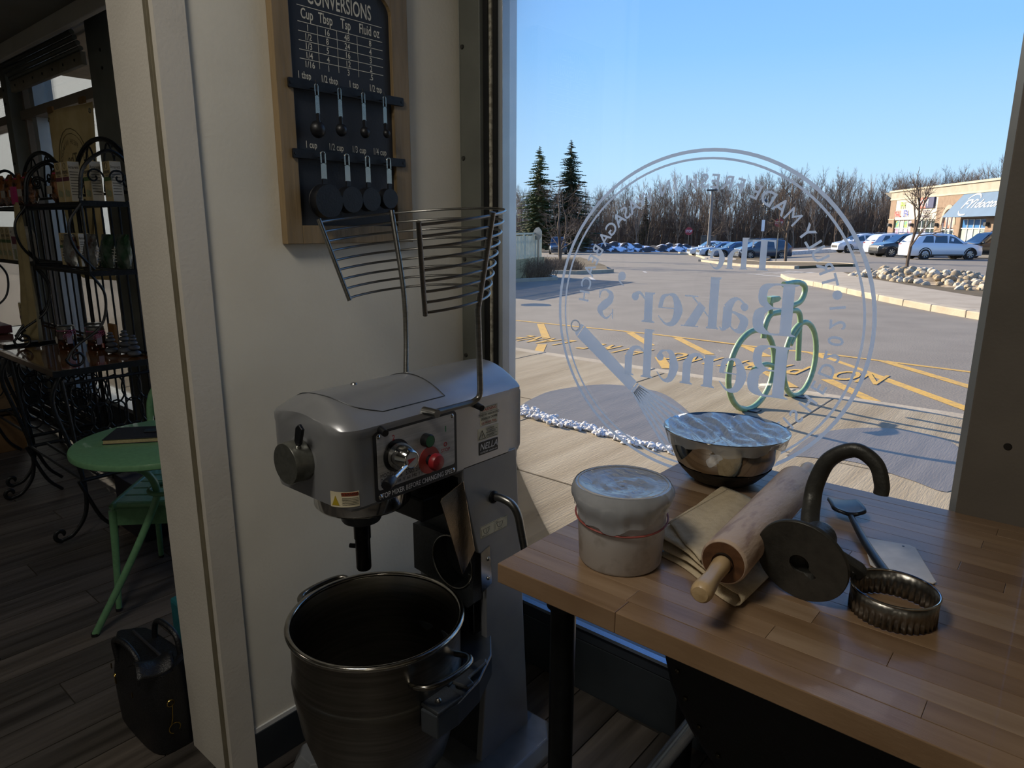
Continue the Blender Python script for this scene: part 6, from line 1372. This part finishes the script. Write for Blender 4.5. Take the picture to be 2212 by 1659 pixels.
# ---------------------------------------------------------------- storefront building
def storefront():
    A = Vector((-18.77, 87.42)); B = Vector((-6.36, 68.37)); d = (B-A).normalized(); n = Vector((d.y, -d.x)); n = n if n.x < 0 else -n
    if n.dot(-A) < 0: n = -n
    t = thing('store_building', (A.x, A.y, -1.4), 'tan brick strip mall with cream parapet and blue awning across the lot', 'building')
    def q(s, z, o=0): p = A + d*s + n*o; return (p.x, p.y, z)
    def blk(name, s0, s1, z0, z1, o0, o1, m, par=t, bevel=0):
        return MB().add([q(s0, z0, o0), q(s1, z0, o0), q(s1, z0, o1), q(s0, z0, o1), q(s0, z1, o0), q(s1, z1, o0), q(s1, z1, o1), q(s0, z1, o1)], [(0,3,2,1),(4,5,6,7),(0,1,5,4),(1,2,6,5),(2,3,7,6),(3,0,4,7)]).build(name, m, par, bevel=bevel)
    BK = mat('tan brick', '#8a7460', .85, noise=(2.5, '#7a6553', .4, .7), bump=(14, .4)); ST = mat('stucco band', '#a3998a', .85, noise=(1.5, '#968c7d', .4, .7)); SL = mat('light stucco', '#bbae97', .85, noise=(1.5, '#aea18a', .4, .7)); PNL = mat('sign panel', '#c2b8a8', .8, noise=(1.5, '#b6ac9c', .4, .7)); FRM = mat('white shop frame', '#d9d9d4', .5, noise=(4, '#cdcdc8', .4, .6)); GL2 = mat('shop glass', '#5c6b70', .08, .2, noise=(1.2, '#7f8d8f', .4, .6), coat=1, spec=1); STN = mat('pale stone', '#a49a88', .85, noise=(3, '#938977', .4, .7))
    blk('core', .9, 40, -1.4, 5.0, -14, -.5, ST)
    blk('parapet', .9, 40, 4.55, 5.30, -.6, .0, ST); blk('parapet_cap', .6, 40, 5.30, 5.48, -.6, .14, SL); blk('cornice_lower', .9, 40, 4.45, 4.62, -.5, .06, SL)
    MB().add([q(.25, 5.30, .5), q(.9, 5.30, .0), q(.9, 4.70, 0), q(.25, 5.30, -.6), q(.9, 5.3, -.6), q(.9, 4.70, -.6)], [(0,1,2),(3,5,4),(0,3,4,1),(0,2,5,3)]).build('cornice_corner', SL, t)
    piers = [(.97, 2.42), (6.75, 7.72), (12.3-.5, 13.2), (15.6, 16.55), (20.75, 21.95), (27, 28.2)]
    for a, b in piers: blk('brick_pier', a, b, -1.4, 2.36, -.5, .02, BK); 
    for a, b in piers[4:]: blk('stone_base', a-.05, b+.05, -1.4, .33, -.5, .08, STN)
    blk('pier_capital', .9, 2.48, 2.36, 2.46, -.5, .06, SL)
    blk('upper_brick', .97, 2.42, 2.4, 4.5, -.5, .0, BK); blk('upper_brick', 11.85, 16.6, 3.30, 4.5, -.5, .0, BK); blk('sign_panel', 2.42, 11.85, 2.33, 4.5, -.5, -.02, PNL); blk('upper_brick', 16.6, 40, 2.33, 4.5, -.5, -.05, BK)
    # arch window wall
    def arch_pts(r, z0, n=16): return [(14.35+r*math.cos(R(a)), z0+r*1.28*math.sin(R(a))) for a in range(180, -1, -12)]
    for a, b in (((11.85, 2.3), (13.25, 3.4)), ((15.45, 2.3), (16.6, 3.4))): blk('arch_brick', a[0], b[0], 1.4, 3.40, -.5, .0, BK)
    inn = arch_pts(1.12, 1.8); out = arch_pts(1.42, 1.8); mb = MB(); k = len(inn)
    mb.add([q(s, z, .06) for s, z in inn]+[q(s, z, .06) for s, z in out]+[q(s, z, -.3) for s, z in inn]+[q(s, z, -.3) for s, z in out], [(i, i+1, k+i+1, k+i) for i in range(k-1)]+[(i, i+1, 2*k+i+1, 2*k+i) for i in range(k-1)]+[(k+i, k+i+1, 3*k+i+1, 3*k+i) for i in range(k-1)]); mb.build('arch_moulding', ST, t)
    AW = mat('food poster window', '#b8806a', .3, noise=(2.2, '#c9c4bd', .45, .6), coat=1)
    MB().add([q(s, z, -.12) for s, z in inn]+[q(15.47, 1.5, -.12), q(13.23, 1.5, -.12)], [tuple(range(k+2))]).build('arch_window', AW, t)
    for s in (13.23, 13.95, 14.72, 15.43): blk('mullion', s, s+.05, -1.2, 3.0 if 13.5 < s < 15.2 else 2.0, -.12, -.02, FRM)
    # windows: (s0, s1, transom z, rows, posters)
    POST = [mat('poster teal', '#3f8d86', .4, noise=(3, '#b9b04a', .45, .6)), mat('poster white', '#b9b9bd', .4, noise=(3, '#8a7fa8', .5, .6)), mat('poster yellow', '#a9a03a', .4, noise=(3, '#5fa08a', .45, .6)), mat('poster pink', '#b77f9c', .4, noise=(3, '#c9c4c0', .45, .6)), mat('poster blue', '#1d6aa5', .4, noise=(.8, '#1a6099', .4, .6)), mat('shop blind', '#8d9a90', .5, noise=(2, '#a5b0a6', .4, .6), streak=(8, 8, .3)), mat('dark shop glass', '#3a4544', .1, noise=(1, '#4a5655', .4, .6), coat=1), mat('eye poster', '#a9b4b4', .3, noise=(1.2, '#8f6c66', .56, .62))]
    def window(s0, s1, n, top, low, ztop=2.28, zmid=1.48, zbot=-1.0):
        w = blk('shop_window', s0, s1, zbot-.2, ztop, -.30, -.20, FRM); ww = (s1-s0)/n
        for k in range(n):
            blk('pane', s0+ww*k+.06, s0+ww*(k+1)-.06, zmid+.06, ztop-.06, -.20, -.16, top[k % len(top)], w); blk('pane', s0+ww*k+.06, s0+ww*(k+1)-.06, zbot, zmid-.06, -.20, -.16, low[k % len(low)], w)
            blk('mullion', s0+ww*(k+1)-.05, s0+ww*(k+1)+.05, zbot-.2, ztop, -.2, -.10, FRM, w)
        blk('transom', s0, s1, zmid-.05, zmid+.05, -.2, -.1, FRM, w)
    window(2.45, 6.7, 4, [POST[0], POST[5], POST[2], POST[3]], [POST[3], POST[1], POST[1], POST[3]]); window(7.75, 11.8, 4, [POST[6]], [POST[6], POST[1], POST[6], POST[6]]); window(13.25, 15.45, 3, [POST[6]], [POST[6], POST[5], POST[6]], ztop=1.45, zmid=1.36)
    window(16.6, 20.7, 4, [POST[4]], [POST[5], POST[7], POST[5], POST[5]]); window(22.0, 27, 4, [POST[4]], [POST[5], POST[7], POST[5], POST[5]])
    # awning
    MB().add([q(16.55, 4.45, .0), q(26, 4.45, .0), q(26, 2.45, 1.3), q(15.9, 2.45, 1.3), q(16.55, 2.45, .0), q(26, 2.45, .0)], [(0,1,2,3),(3,2,5,4),(0,3,4),(1,5,2)]).build('awning', mat('slate blue awning', '#4c6a86', .6, noise=(1.5, '#46637e', .4, .7)), t)
    sv = (Vector(q(16.55, 4.45, 0))-Vector(q(16.55, 2.45, 1.3))).normalized(); sx = Vector((d.x, d.y, 0)); nn = sx.cross(sv); nn = nn if nn.dot(Vector((n.x, n.y, 0))) > 0 else -nn
    def aw(s, f): return Vector(q(16.5+s, 2.45, 1.3)) + sv*f + nn*.03
    WS = mat('white sign lettering', '#e4e8ea', .5, noise=(2, '#d8dcde', .4, .6))
    mb = MB().text('FYi', 1.25, aw(1.5, .86), sx, sv+sx*.18, 'L', sx=2.0/text_width('FYi', 1.25)).text('doctors', 1.15, aw(3.62, .86), sx, sv+sx*.18, 'L', sx=4.0/text_width('doctors', 1.15))
    for a0, a1, s in ((35, 150, 1), (215, 300, 1)):
        c = aw(2.6, 1.2); P = [c+sx*1.2*math.cos(R(a))+sv*1.05*math.sin(R(a)) for a in range(a0, a1+1, 8)]
        for i in range(len(P)-1): mb.line(P[i], P[i+1], .14*math.sin(math.pi*(i+1)/(len(P)+1))+.03, nn)
    mb.build('awning_lettering', WS, t)
    G1 = mat('sign green', '#8fce2e', .5, noise=(2, '#84c228', .4, .6)); R1 = mat('sign red', '#c32435', .5, noise=(2, '#b51f2f', .4, .6)); B1 = mat('sign blue', '#4a62c4', .5, noise=(2, '#4159b8', .4, .6)); N1 = mat('sign navy', '#27305e', .5, noise=(2, '#222b55', .4, .6)); O1 = mat('sign orange', '#d8614e', .5, noise=(2, '#cb5845', .4, .6))
    u3 = Vector((0,0,1)); mb = MB().text('PH', .98, q(3.65, 3.52, .05), sx, u3, 'L', sx=.95); mb.build('sign_letters', G1, t)
    MB().text('NAIL', .95, q(2.45, 2.68, .05), sx, u3, 'L', sx=.72).build('sign_letters', R1, t); MB().text('SPA', .95, q(4.55, 2.68, .05), sx, u3, 'L', sx=.78).build('sign_letters', B1, t)
    blk('sign_box', 8.25, 9.75, 3.42, 4.43, 0, .15, O1); blk('sign_box', 9.75, 11.35, 3.42, 4.43, 0, .15, N1)
    MB().text('M&M', 1.0, q(8.35, 3.58, .17), sx, u3, 'L', sx=.88).build('sign_letters', WS, t); MB().text('FOOD', .44, q(9.75, 2.93, .03), sx, u3, 'C', sx=1.2).text('MARKET', .44, q(9.8, 2.46, .03), sx, u3, 'C', sx=1.25).build('sign_letters', N1, t)
    for s in (1.7, 7.1, 12.4, 21.2): blk('wall_lamp', s-.2, s+.2, 1.66, 1.98, .02, .35, GREYD, bevel=.05)
    blk('roof_unit', 18.9, 22.4, 5.4, 6.1, -8, -5, PNL); blk('roof_unit', 24.0, 27, 5.4, 6.0, -6, -4, GREYD)
    blk('walkway', -1, 40, -1.5, -.72, -.5, 3.2, STN)
storefront()
# ---------------------------------------------------------------- trees
BARK = mat('grey bark', '#94806c', .9, noise=(3, '#6b5a4a', .35, .7), bump=(20, .4)); BARKD = mat('dark bark', '#6a5848', .9, noise=(3, '#46392e', .35, .7), bump=(20, .4))
NEED = mat('spruce needles', '#46552a', .85, noise=(1.6, '#6b7036', .45, .7), bump=(20, .4)); NEEDD = mat('dark spruce needles', '#2b3b22', .85, noise=(1.6, '#43512b', .45, .7), bump=(20, .4))
def bare_tree_mesh(h, rnd, spread=.5, depth=5, r0=.11, first=.35, up=.35, nb=(3, 4), m=BARK, low=False):
    mb = MB()
    def seg(a, d, L, r, k):
        n = 3; P = [a]; dd = d.copy()
        for i in range(n):
            dd = (dd + Vector((rnd.uniform(-1, 1), rnd.uniform(-1, 1), rnd.uniform(-.3, 1)*up))*.16).normalized(); P.append(P[-1]+dd*L/n)
        mb.tube(P, [r*(1-.35*i/n) for i in range(n+1)], 4 if k > 1 else 6, caps=False)
        if k >= depth: return
        for c in range(rnd.randint(*nb)):
            t = rnd.uniform(.35 if k else first, 1); i = min(int(t*n), n-1); q = P[i].lerp(P[i+1], t*n-i)
            ax = dd.orthogonal().normalized(); ax.rotate(Quaternion(dd, rnd.uniform(0, 6.28)))
            nd = (dd*(1-spread)+ax*spread*rnd.uniform(.7, 1.2)).normalized()
            seg(q, nd, L*rnd.uniform(.42, .62), r*.5, k+1)
        seg(P[-1], (dd+Vector((0,0,.3))).normalized(), L*.55, r*.6, k+1)
    seg(Vector((0, 0, 0)), Vector((0, 0, 1)), h*.62, r0, 0)
    return mb
def spruce_mesh(h, rnd, rad=.24, droop=.35):
    mb = MB(); lv = int(h*4)
    for i in range(lv):
        t = i/lv; z = h*(.08+.9*t); R0 = h*rad*(1-t)**.85*(.72+.5*rnd.random())+.08; nb = 13 if t < .7 else 8
        for k in range(nb):
            a = rnd.random()*6.28; L = R0*rnd.uniform(.5, 1.2); d = Vector((math.cos(a), math.sin(a), 0)); s = Vector((-d.y, d.x, 0)); zz = z+rnd.uniform(-.12, .12)
            n = 4
            for j in range(n):
                u0, u1 = j/n, (j+1)/n; w = .34*L*(1-u0*.75)*.5+.05
                p0 = Vector((0,0,zz))+d*L*u0-Vector((0,0,1))*droop*L*u0*(1-.45*u0); p1 = Vector((0,0,zz))+d*L*u1-Vector((0,0,1))*droop*L*u1*(1-.45*u1)
                for sg in (1, -1):
                    e = p0.lerp(p1, .8)+s*sg*w+Vector((0, 0, -.10*w-.03+rnd.uniform(-.05, .05))); mb.add([p0, p1, e], [(0, 1, 2)])
                    e2 = p0+s*sg*w*.5+Vector((0,0,-.28*min(L, 1)*(1-u0)-.05)); mb.add([p0, p1, e2], [(0, 1, 2)])
    return mb
def place(name, data_parts, loc, label, cat, group=None, rz=0, s=1.0):
    t = bpy.data.objects.new(name, None); COL.objects.link(t); t.location = loc; t.rotation_euler = (0, 0, rz); t.scale = (s,)*3 if not isinstance(s, tuple) else s
    tag(t, label, cat, group)
    for n, me in data_parts:
        o = bpy.data.objects.new(n, me); COL.objects.link(o); o.parent = t
    return t
def mesh_of(mb, m):
    o = mb.build('tmpm', m, at=(0, 0, 0)); me = o.data; bpy.data.objects.remove(o); return me
def trees():
    rnd = random.Random(11)
    def G(x, y, dz=0): return (x, y, gz(x, y)+dz)
    # spruces
    for (x, y, h, rad, m, lb) in ((-59.0, 75.6, 14.3, .31, NEED, 'tall narrow spruce, second from the window frame, behind the white fence'), (-54.9, 77.0, 14.9, .31, NEEDD, 'tall dark spruce behind the bare street tree at left'), (-67.0, 77.6, 8.6, .26, NEEDD, 'small distant spruce beside the window frame'), (-55, 80, 6.0, .34, NEEDD, 'low dark conifer between the two tall spruces and the woods')):
        sp = spruce_mesh(h, random.Random(int(h*10)), rad)
        t = place('spruce', [('foliage', mesh_of(sp, m)), ('trunk', mesh_of(MB().tube([(0, 0, -.3), (0, 0, h*.95)], [.16, .02], 8), BARKD))], G(x, y), lb, 'tree', 'spruces')
    # street trees
    for (x, y, h, seed, lb, sp, fst, dp) in ((-24.4, 33.4, 3.6, 3, 'twiggy bare street tree on the left island before the spruces', .58, .30, 6), (-31.5, 43.0, 3.6, 5, 'second bare street tree on the left island', .5, .25, 5), (-15.0, 44.6, 4.3, 8, 'bare street tree on the middle island beside the dark grey car', .48, .38, 5), (-5.1, 27.9, 3.0, 9, 'thin bare sapling rising from the dirty snow pile', .42, .22, 4), (-30.2, 66.5, 4.0, 14, 'bare street tree behind the lamp post', .5, .3, 4), (-1.3, 36.5, 3.2, 17, 'bare sapling half hidden by the right window post', .5, .3, 4), (-19.6, 72, 3.6, 21, 'slim bare tree left of the silver white car', .45, .3, 4)):
        me = mesh_of(bare_tree_mesh(h, random.Random(seed), sp, dp, .10 if h > 4 else .065, fst), BARKD)
        place('bare_tree', [('branches', me)], G(x, y), lb, 'tree', s=(1.7, 1.7, 1.12) if x < -24 and y < 45 else 1.0)
    # woods: variants with trunk and twigs
    V = []
    for k in range(9): V.append(mesh_of(bare_tree_mesh(12, random.Random(100+k), .34 if k % 3 else .45, 5 if k < 6 else 4, .13, .30, .6, (3, 4)), BARK if k % 2 else BARKD))
    i = 0
    for row, (d0, n) in enumerate(((118, 86), (126, 90), (138, 90))):
        for k in range(n):
            px = 1040+(2230-1040)*(k+rnd.random())/n; az = math.atan((px-1106)/1470)-R(40.15)
            d = d0+rnd.uniform(-4, 6); x, y = d*math.sin(az), d*math.cos(az)
            if px > 1900: d *= 1.05
            s = rnd.uniform(.72, 1.02)*(1.0 if row else .92)*(1+.09*math.sin(px/110))
            s *= .80; t = place('forest_tree', [('branches', V[(i*5+row) % 9])], G(x, y), 'bare leafless tree in the dense woods behind the parking lot', 'tree', 'bare trees of the distant woods', rnd.random()*6.28, (s*1.1, s*1.1, s*1.04)); i += 1
    for k, (px, d, h) in enumerate(((1385, 125, 10.0), (1640, 128, 6.5), (2155, 125, 12.5))):
        az = math.atan((px-1106)/1470)-R(40.15); me = mesh_of(spruce_mesh(h, random.Random(60+k), .19), NEEDD); x, y = d*math.sin(az), d*math.cos(az)
        place('pine', [('foliage', me), ('trunk', mesh_of(MB().tube([(0,0,-.2), (0,0,h*.95)], [.15, .02], 6), BARKD))], G(x, y), ('dark pine crown standing above the bare woods left of centre', 'low dark pine among the bare woods right of centre', 'pine top showing above the storefront roof')[k], 'tree')
    # undergrowth: dense thin stems
    mb = MB()
    for k in range(5200):
        px = 1030+1210*rnd.random(); az = math.atan((px-1106)/1470)-R(40.15); d = rnd.uniform(120, 150); x, y = d*math.sin(az), d*math.cos(az); h = rnd.uniform(2.5, 7.5); z = gz(x, y); w = rnd.uniform(.03, .09); lx = rnd.gauss(0, .5)
        mb.add([(x-w, y, z), (x+w, y, z), (x+lx, y+.1, z+h)], [(0, 1, 2)])
        if k % 2: mb.add([(x+lx*.4, y, z+h*.45), (x+lx*.4, y, z+h*.52), (x+lx+rnd.uniform(-1.3, 1.3), y, z+h*.9)], [(0, 1, 2)])
    tag(mb.build('undergrowth', BARKD, at=(0, 0, 0), stuff=True), 'dense leafless undergrowth stems among the distant woods', 'undergrowth')
    # hill of woods behind closes gaps
    mb = MB()
    for k in range(3800):
        px = 1030+1210*rnd.random(); az = math.atan((px-1106)/1470)-R(40.15); d = rnd.uniform(150, 175); x, y = d*math.sin(az), d*math.cos(az); h = rnd.uniform(5, 11); z = gz(x, y); w = rnd.uniform(.06, .16)
        mb.add([(x-w, y, z), (x+w, y, z), (x+rnd.gauss(0, .5), y+.1, z+h)], [(0, 1, 2)])
    tag(mb.build('far_stems', BARKD, at=(0, 0, 0), stuff=True), 'far back rows of bare stems closing the woods', 'woods')
    # hedge and island brush
    def brush(cx, cy, lx, ly, h, n, lb, ang=0):
        mb = MB(); r2 = random.Random(int(cx*7)); ca, sa = math.cos(ang), math.sin(ang)
        for k in range(n):
            u, v = r2.uniform(-lx, lx), r2.uniform(-ly, ly); x, y = cx+u*ca-v*sa, cy+u*sa+v*ca; z = gz(x, y); hh = h*r2.uniform(.5, 1.1)
            P = Vector((x, y, z)); Q = P+Vector((r2.gauss(0, .18), r2.gauss(0, .18), hh)); mb.tube([P, P.lerp(Q, .5)+Vector((r2.gauss(0, .05), 0, 0)), Q], [.012, .008, .003], 3, caps=False)
            for j in range(3):
                b = P.lerp(Q, r2.uniform(.3, .9)); mb.tube([b, b+Vector((r2.gauss(0, .16), r2.gauss(0, .16), r2.uniform(.05, .25)))], [.006, .002], 3, caps=False)
        tag(mb.build('hedge', BARKD, stuff=True), lb, 'hedge')
    brush(-17.2, 20.9, 2.2, .35, .78, 700, 'leafless dark hedge growing against the fence wall', math.atan2(23.6-20.5, -18.3+18.0))
    brush(-21.6, 28.6, 3.6, 1.4, .50, 1500, 'leafless brush on the left island under the street trees', math.atan2(10, -8))
trees()
# ---------------------------------------------------------------- street furniture
def street():
    # white fence on a pale wall
    P0, P1 = Vector((-16.2, 18.0)), Vector((-17.75, 22.9)); d = (P1-P0).normalized(); n = Vector((d.y, -d.x)); L = (P1-P0).length
    t = thing('picket_fence', (P1.x, P1.y, gz(*P1)), 'cream picket fence standing on a low pale wall at the left', 'fence')
    CRW = mat('cream fence paint', '#d2cdb2', .7, noise=(4, '#c6c1a6', .4, .7)); zg = gz(*P1)-.15
    def q(u, o, z): p = P0+d*u+n*o; return (p.x, p.y, z)
    def bx(u0, u1, o0, o1, z0, z1): return MB().add([q(u0,o0,z0), q(u1,o0,z0), q(u1,o1,z0), q(u0,o1,z0), q(u0,o0,z1), q(u1,o0,z1), q(u1,o1,z1), q(u0,o1,z1)], [(0,3,2,1),(4,5,6,7),(0,1,5,4),(1,2,6,5),(2,3,7,6),(3,0,4,7)])
    bx(-4, L, -.1, .15, zg-.2, zg+.98).build('wall_base', mat('pale wall', '#a59a72', .85, noise=(2, '#988d66', .4, .7)), t)
    u = -4
    while u < L: bx(u, min(u+.115, L), .0, .03, zg+.98, zg+1.86 if int(u/.145) % 7 else zg+1.98).build('picket', CRW, t); u += .145
    for z in (1.90, 1.60, 1.05): bx(-4, L, -.03, .0, zg+z, zg+z+.07).build('fence_rail', CRW, t)
    u = -4
    while u < L: bx(u, u+.08, -.05, .01, zg+.98, zg+1.98).build('fence_post', CRW, t); u += 1.2
    mb = MB(); g = P1
    # stop signs
    def stop(x, y, h, r, face, lb, back=False):
        z = gz(x, y); t = thing('stop_sign', (x, y, z), lb, 'road sign', 'stop signs'); f = Vector((face[0], face[1], 0)).normalized(); s = Vector((-f.y, f.x, 0))
        MB().tube([(x, y, z), (x, y, z+h)], .035, 8).build('sign_post', STEELB, t); c = Vector((x, y, z+h-r))+f*.05
        o = [c+s*r*math.cos(R(22.5+45*k))+Vector((0,0,1))*r*math.sin(R(22.5+45*k)) for k in range(8)]
        MB().add(o+[p-f*.01 for p in o], [tuple(range(8)), tuple(range(8, 16))]+[(i, (i+1) % 8, 8+(i+1) % 8, 8+i) for i in range(8)]).build('sign_back' if back else 'sign_face', mat('grey sign back', '#9c9a90', .5, .3, noise=(5, '#918f85', .4, .6)) if back else mat('stop sign red', '#a02a35', .5, noise=(3, '#94252f', .4, .6)), t)
        if not back: MB().text('STOP', r*.85, c+f*.006-Vector((0, 0, r*.28)), -s if s.dot(Vector((1, 0, 0))) < 0 else s, (0,0,1), 'C', sx=.75).build('sign_lettering', mat('white sign lettering', '#e4e8ea'), t)
    stop(-17.35, 22.2, 2.02, .26, (-.15, -1), 'grey back of a stop sign in front of the picket fence', True)
    stop(-48.0, 98.6, 3.6, .62, (.4, -1), 'red stop sign standing alone on the field beyond the road')
    stop(-16.3, 46.6, 2.9, .30, (.2, -1), 'red stop sign leaning beside the bare island tree')
    x, y = -29.0, 64.0; z = gz(x, y); t = thing('lamp_post', (x, y, z), 'tall pale concrete lamp post left of the parked cars', 'lamp post')
    MB().tube([(x, y, z), (x+.03, y, z+6.2)], [.19, .12], 12).build('pole', mat('pale concrete pole', '#7c7670', .8, noise=(4, '#706a64', .4, .7)), t); MB().lathe([(.42, 0), (.38, .35), (.2, .55), (.2, .6)], (x, y, z), 16).build('pole_base', STEELB, t)
    MB().box((x-.5, y-.2, z+6.2), (x+.5, y+.2, z+6.35)).build('lamp_head', GREYD, t, bevel=.05)
    x, y = -30.5, 82; z = gz(x, y); t = thing('lamp_post', (x, y, z), 'thin dark lamp post with lantern behind the parked sedans', 'lamp post')
    MB().tube([(x, y, z), (x, y, z+5.6)], .07, 8).build('pole', GREYD, t); MB().lathe([(.05, 5.5), (.28, 5.6), (.2, 6.0), (.3, 6.05), (.0001, 6.3)], (x, y, z), 10).build('lantern', GREYD, t); MB().box((x-.18, y-.1, z+2.6), (x+.18, y-.06, z+3.9)).build('pole_notice', mat('white sign lettering', '#e4e8ea'), t)
    for x, y, h, lb in ((-32, 70.5, 2.0, 'low dark utility cabinet beside the lamp post'), (-27.5, 72, 1.7, 'pale utility box behind the parked sedans')):
        z = gz(x, y); t = thing('utility_box', (x, y, z), lb, 'utility box'); MB().box((x-.7, y-.4, z), (x+.7, y+.4, z+h)).build('cabinet', GREYD if h > 1.9 else PILLAR, t, bevel=.04); MB().box((x-.75, y-.45, z+h), (x+.75, y+.45, z+h+.08)).build('cabinet_lid', GREYD, t)
    # canopy soffit outside the shop windows
    t = thing('entrance_canopy', (-6.2, 2.9, 2.7), 'pale boarded canopy soffit outside the shop windows', 'canopy')
    CS = mat('pale soffit board', '#a89d8c', .7, noise=(4, '#9c9180', .4, .7))
    for k in range(14): MB().box((-7.6+.21*k, 2.1, 2.86), (-7.6+.21*k+.20, 4.2, 2.88)).build('soffit_board', CS, t)
    MB().box((-7.7, 2.05, 2.885), (-4.6, 4.25, 3.2)).build('canopy_box', mat('canopy fascia', '#8f8f8c', .6, noise=(3, '#848481', .4, .6)), t)
street()
# ---------------------------------------------------------------- added overhead lamps, out of view, filling the dim interior
def fill_lamps():
    for i, (x, y, e, lb) in enumerate(((-.8, -.4, 24, 'added overhead fill light panel above the baking area'), (1.9, -2.6, 8, 'added overhead fill light panel behind the baking area'), (-4.2, -1.6, 4.5, 'added overhead fill light panel above the shop floor'))):
        t = thing('fill_panel', (x, y, 2.97), lb, 'added fill light', 'added fill lights')
        MB().box((x-.31, y-.31, 2.975), (x+.31, y+.31, 3.0)).build('housing', ALUL, t); MB().box((x-.28, y-.28, 2.970), (x+.28, y+.28, 2.976)).build('diffuser', mat('fill diffuser', '#fff1dc', .5, emit=2.0, noise=(5, '#fff1dc', .4, .6)), t)
        o = lamp('AREA', 'fill_lamp', (x, y, 2.96), e*FILL_E, (1, .94, .84), .56); o.parent = t; o.location = (0, 0, -.012)
fill_lamps()
for m in bpy.data.meshes: m.validate() if False else None
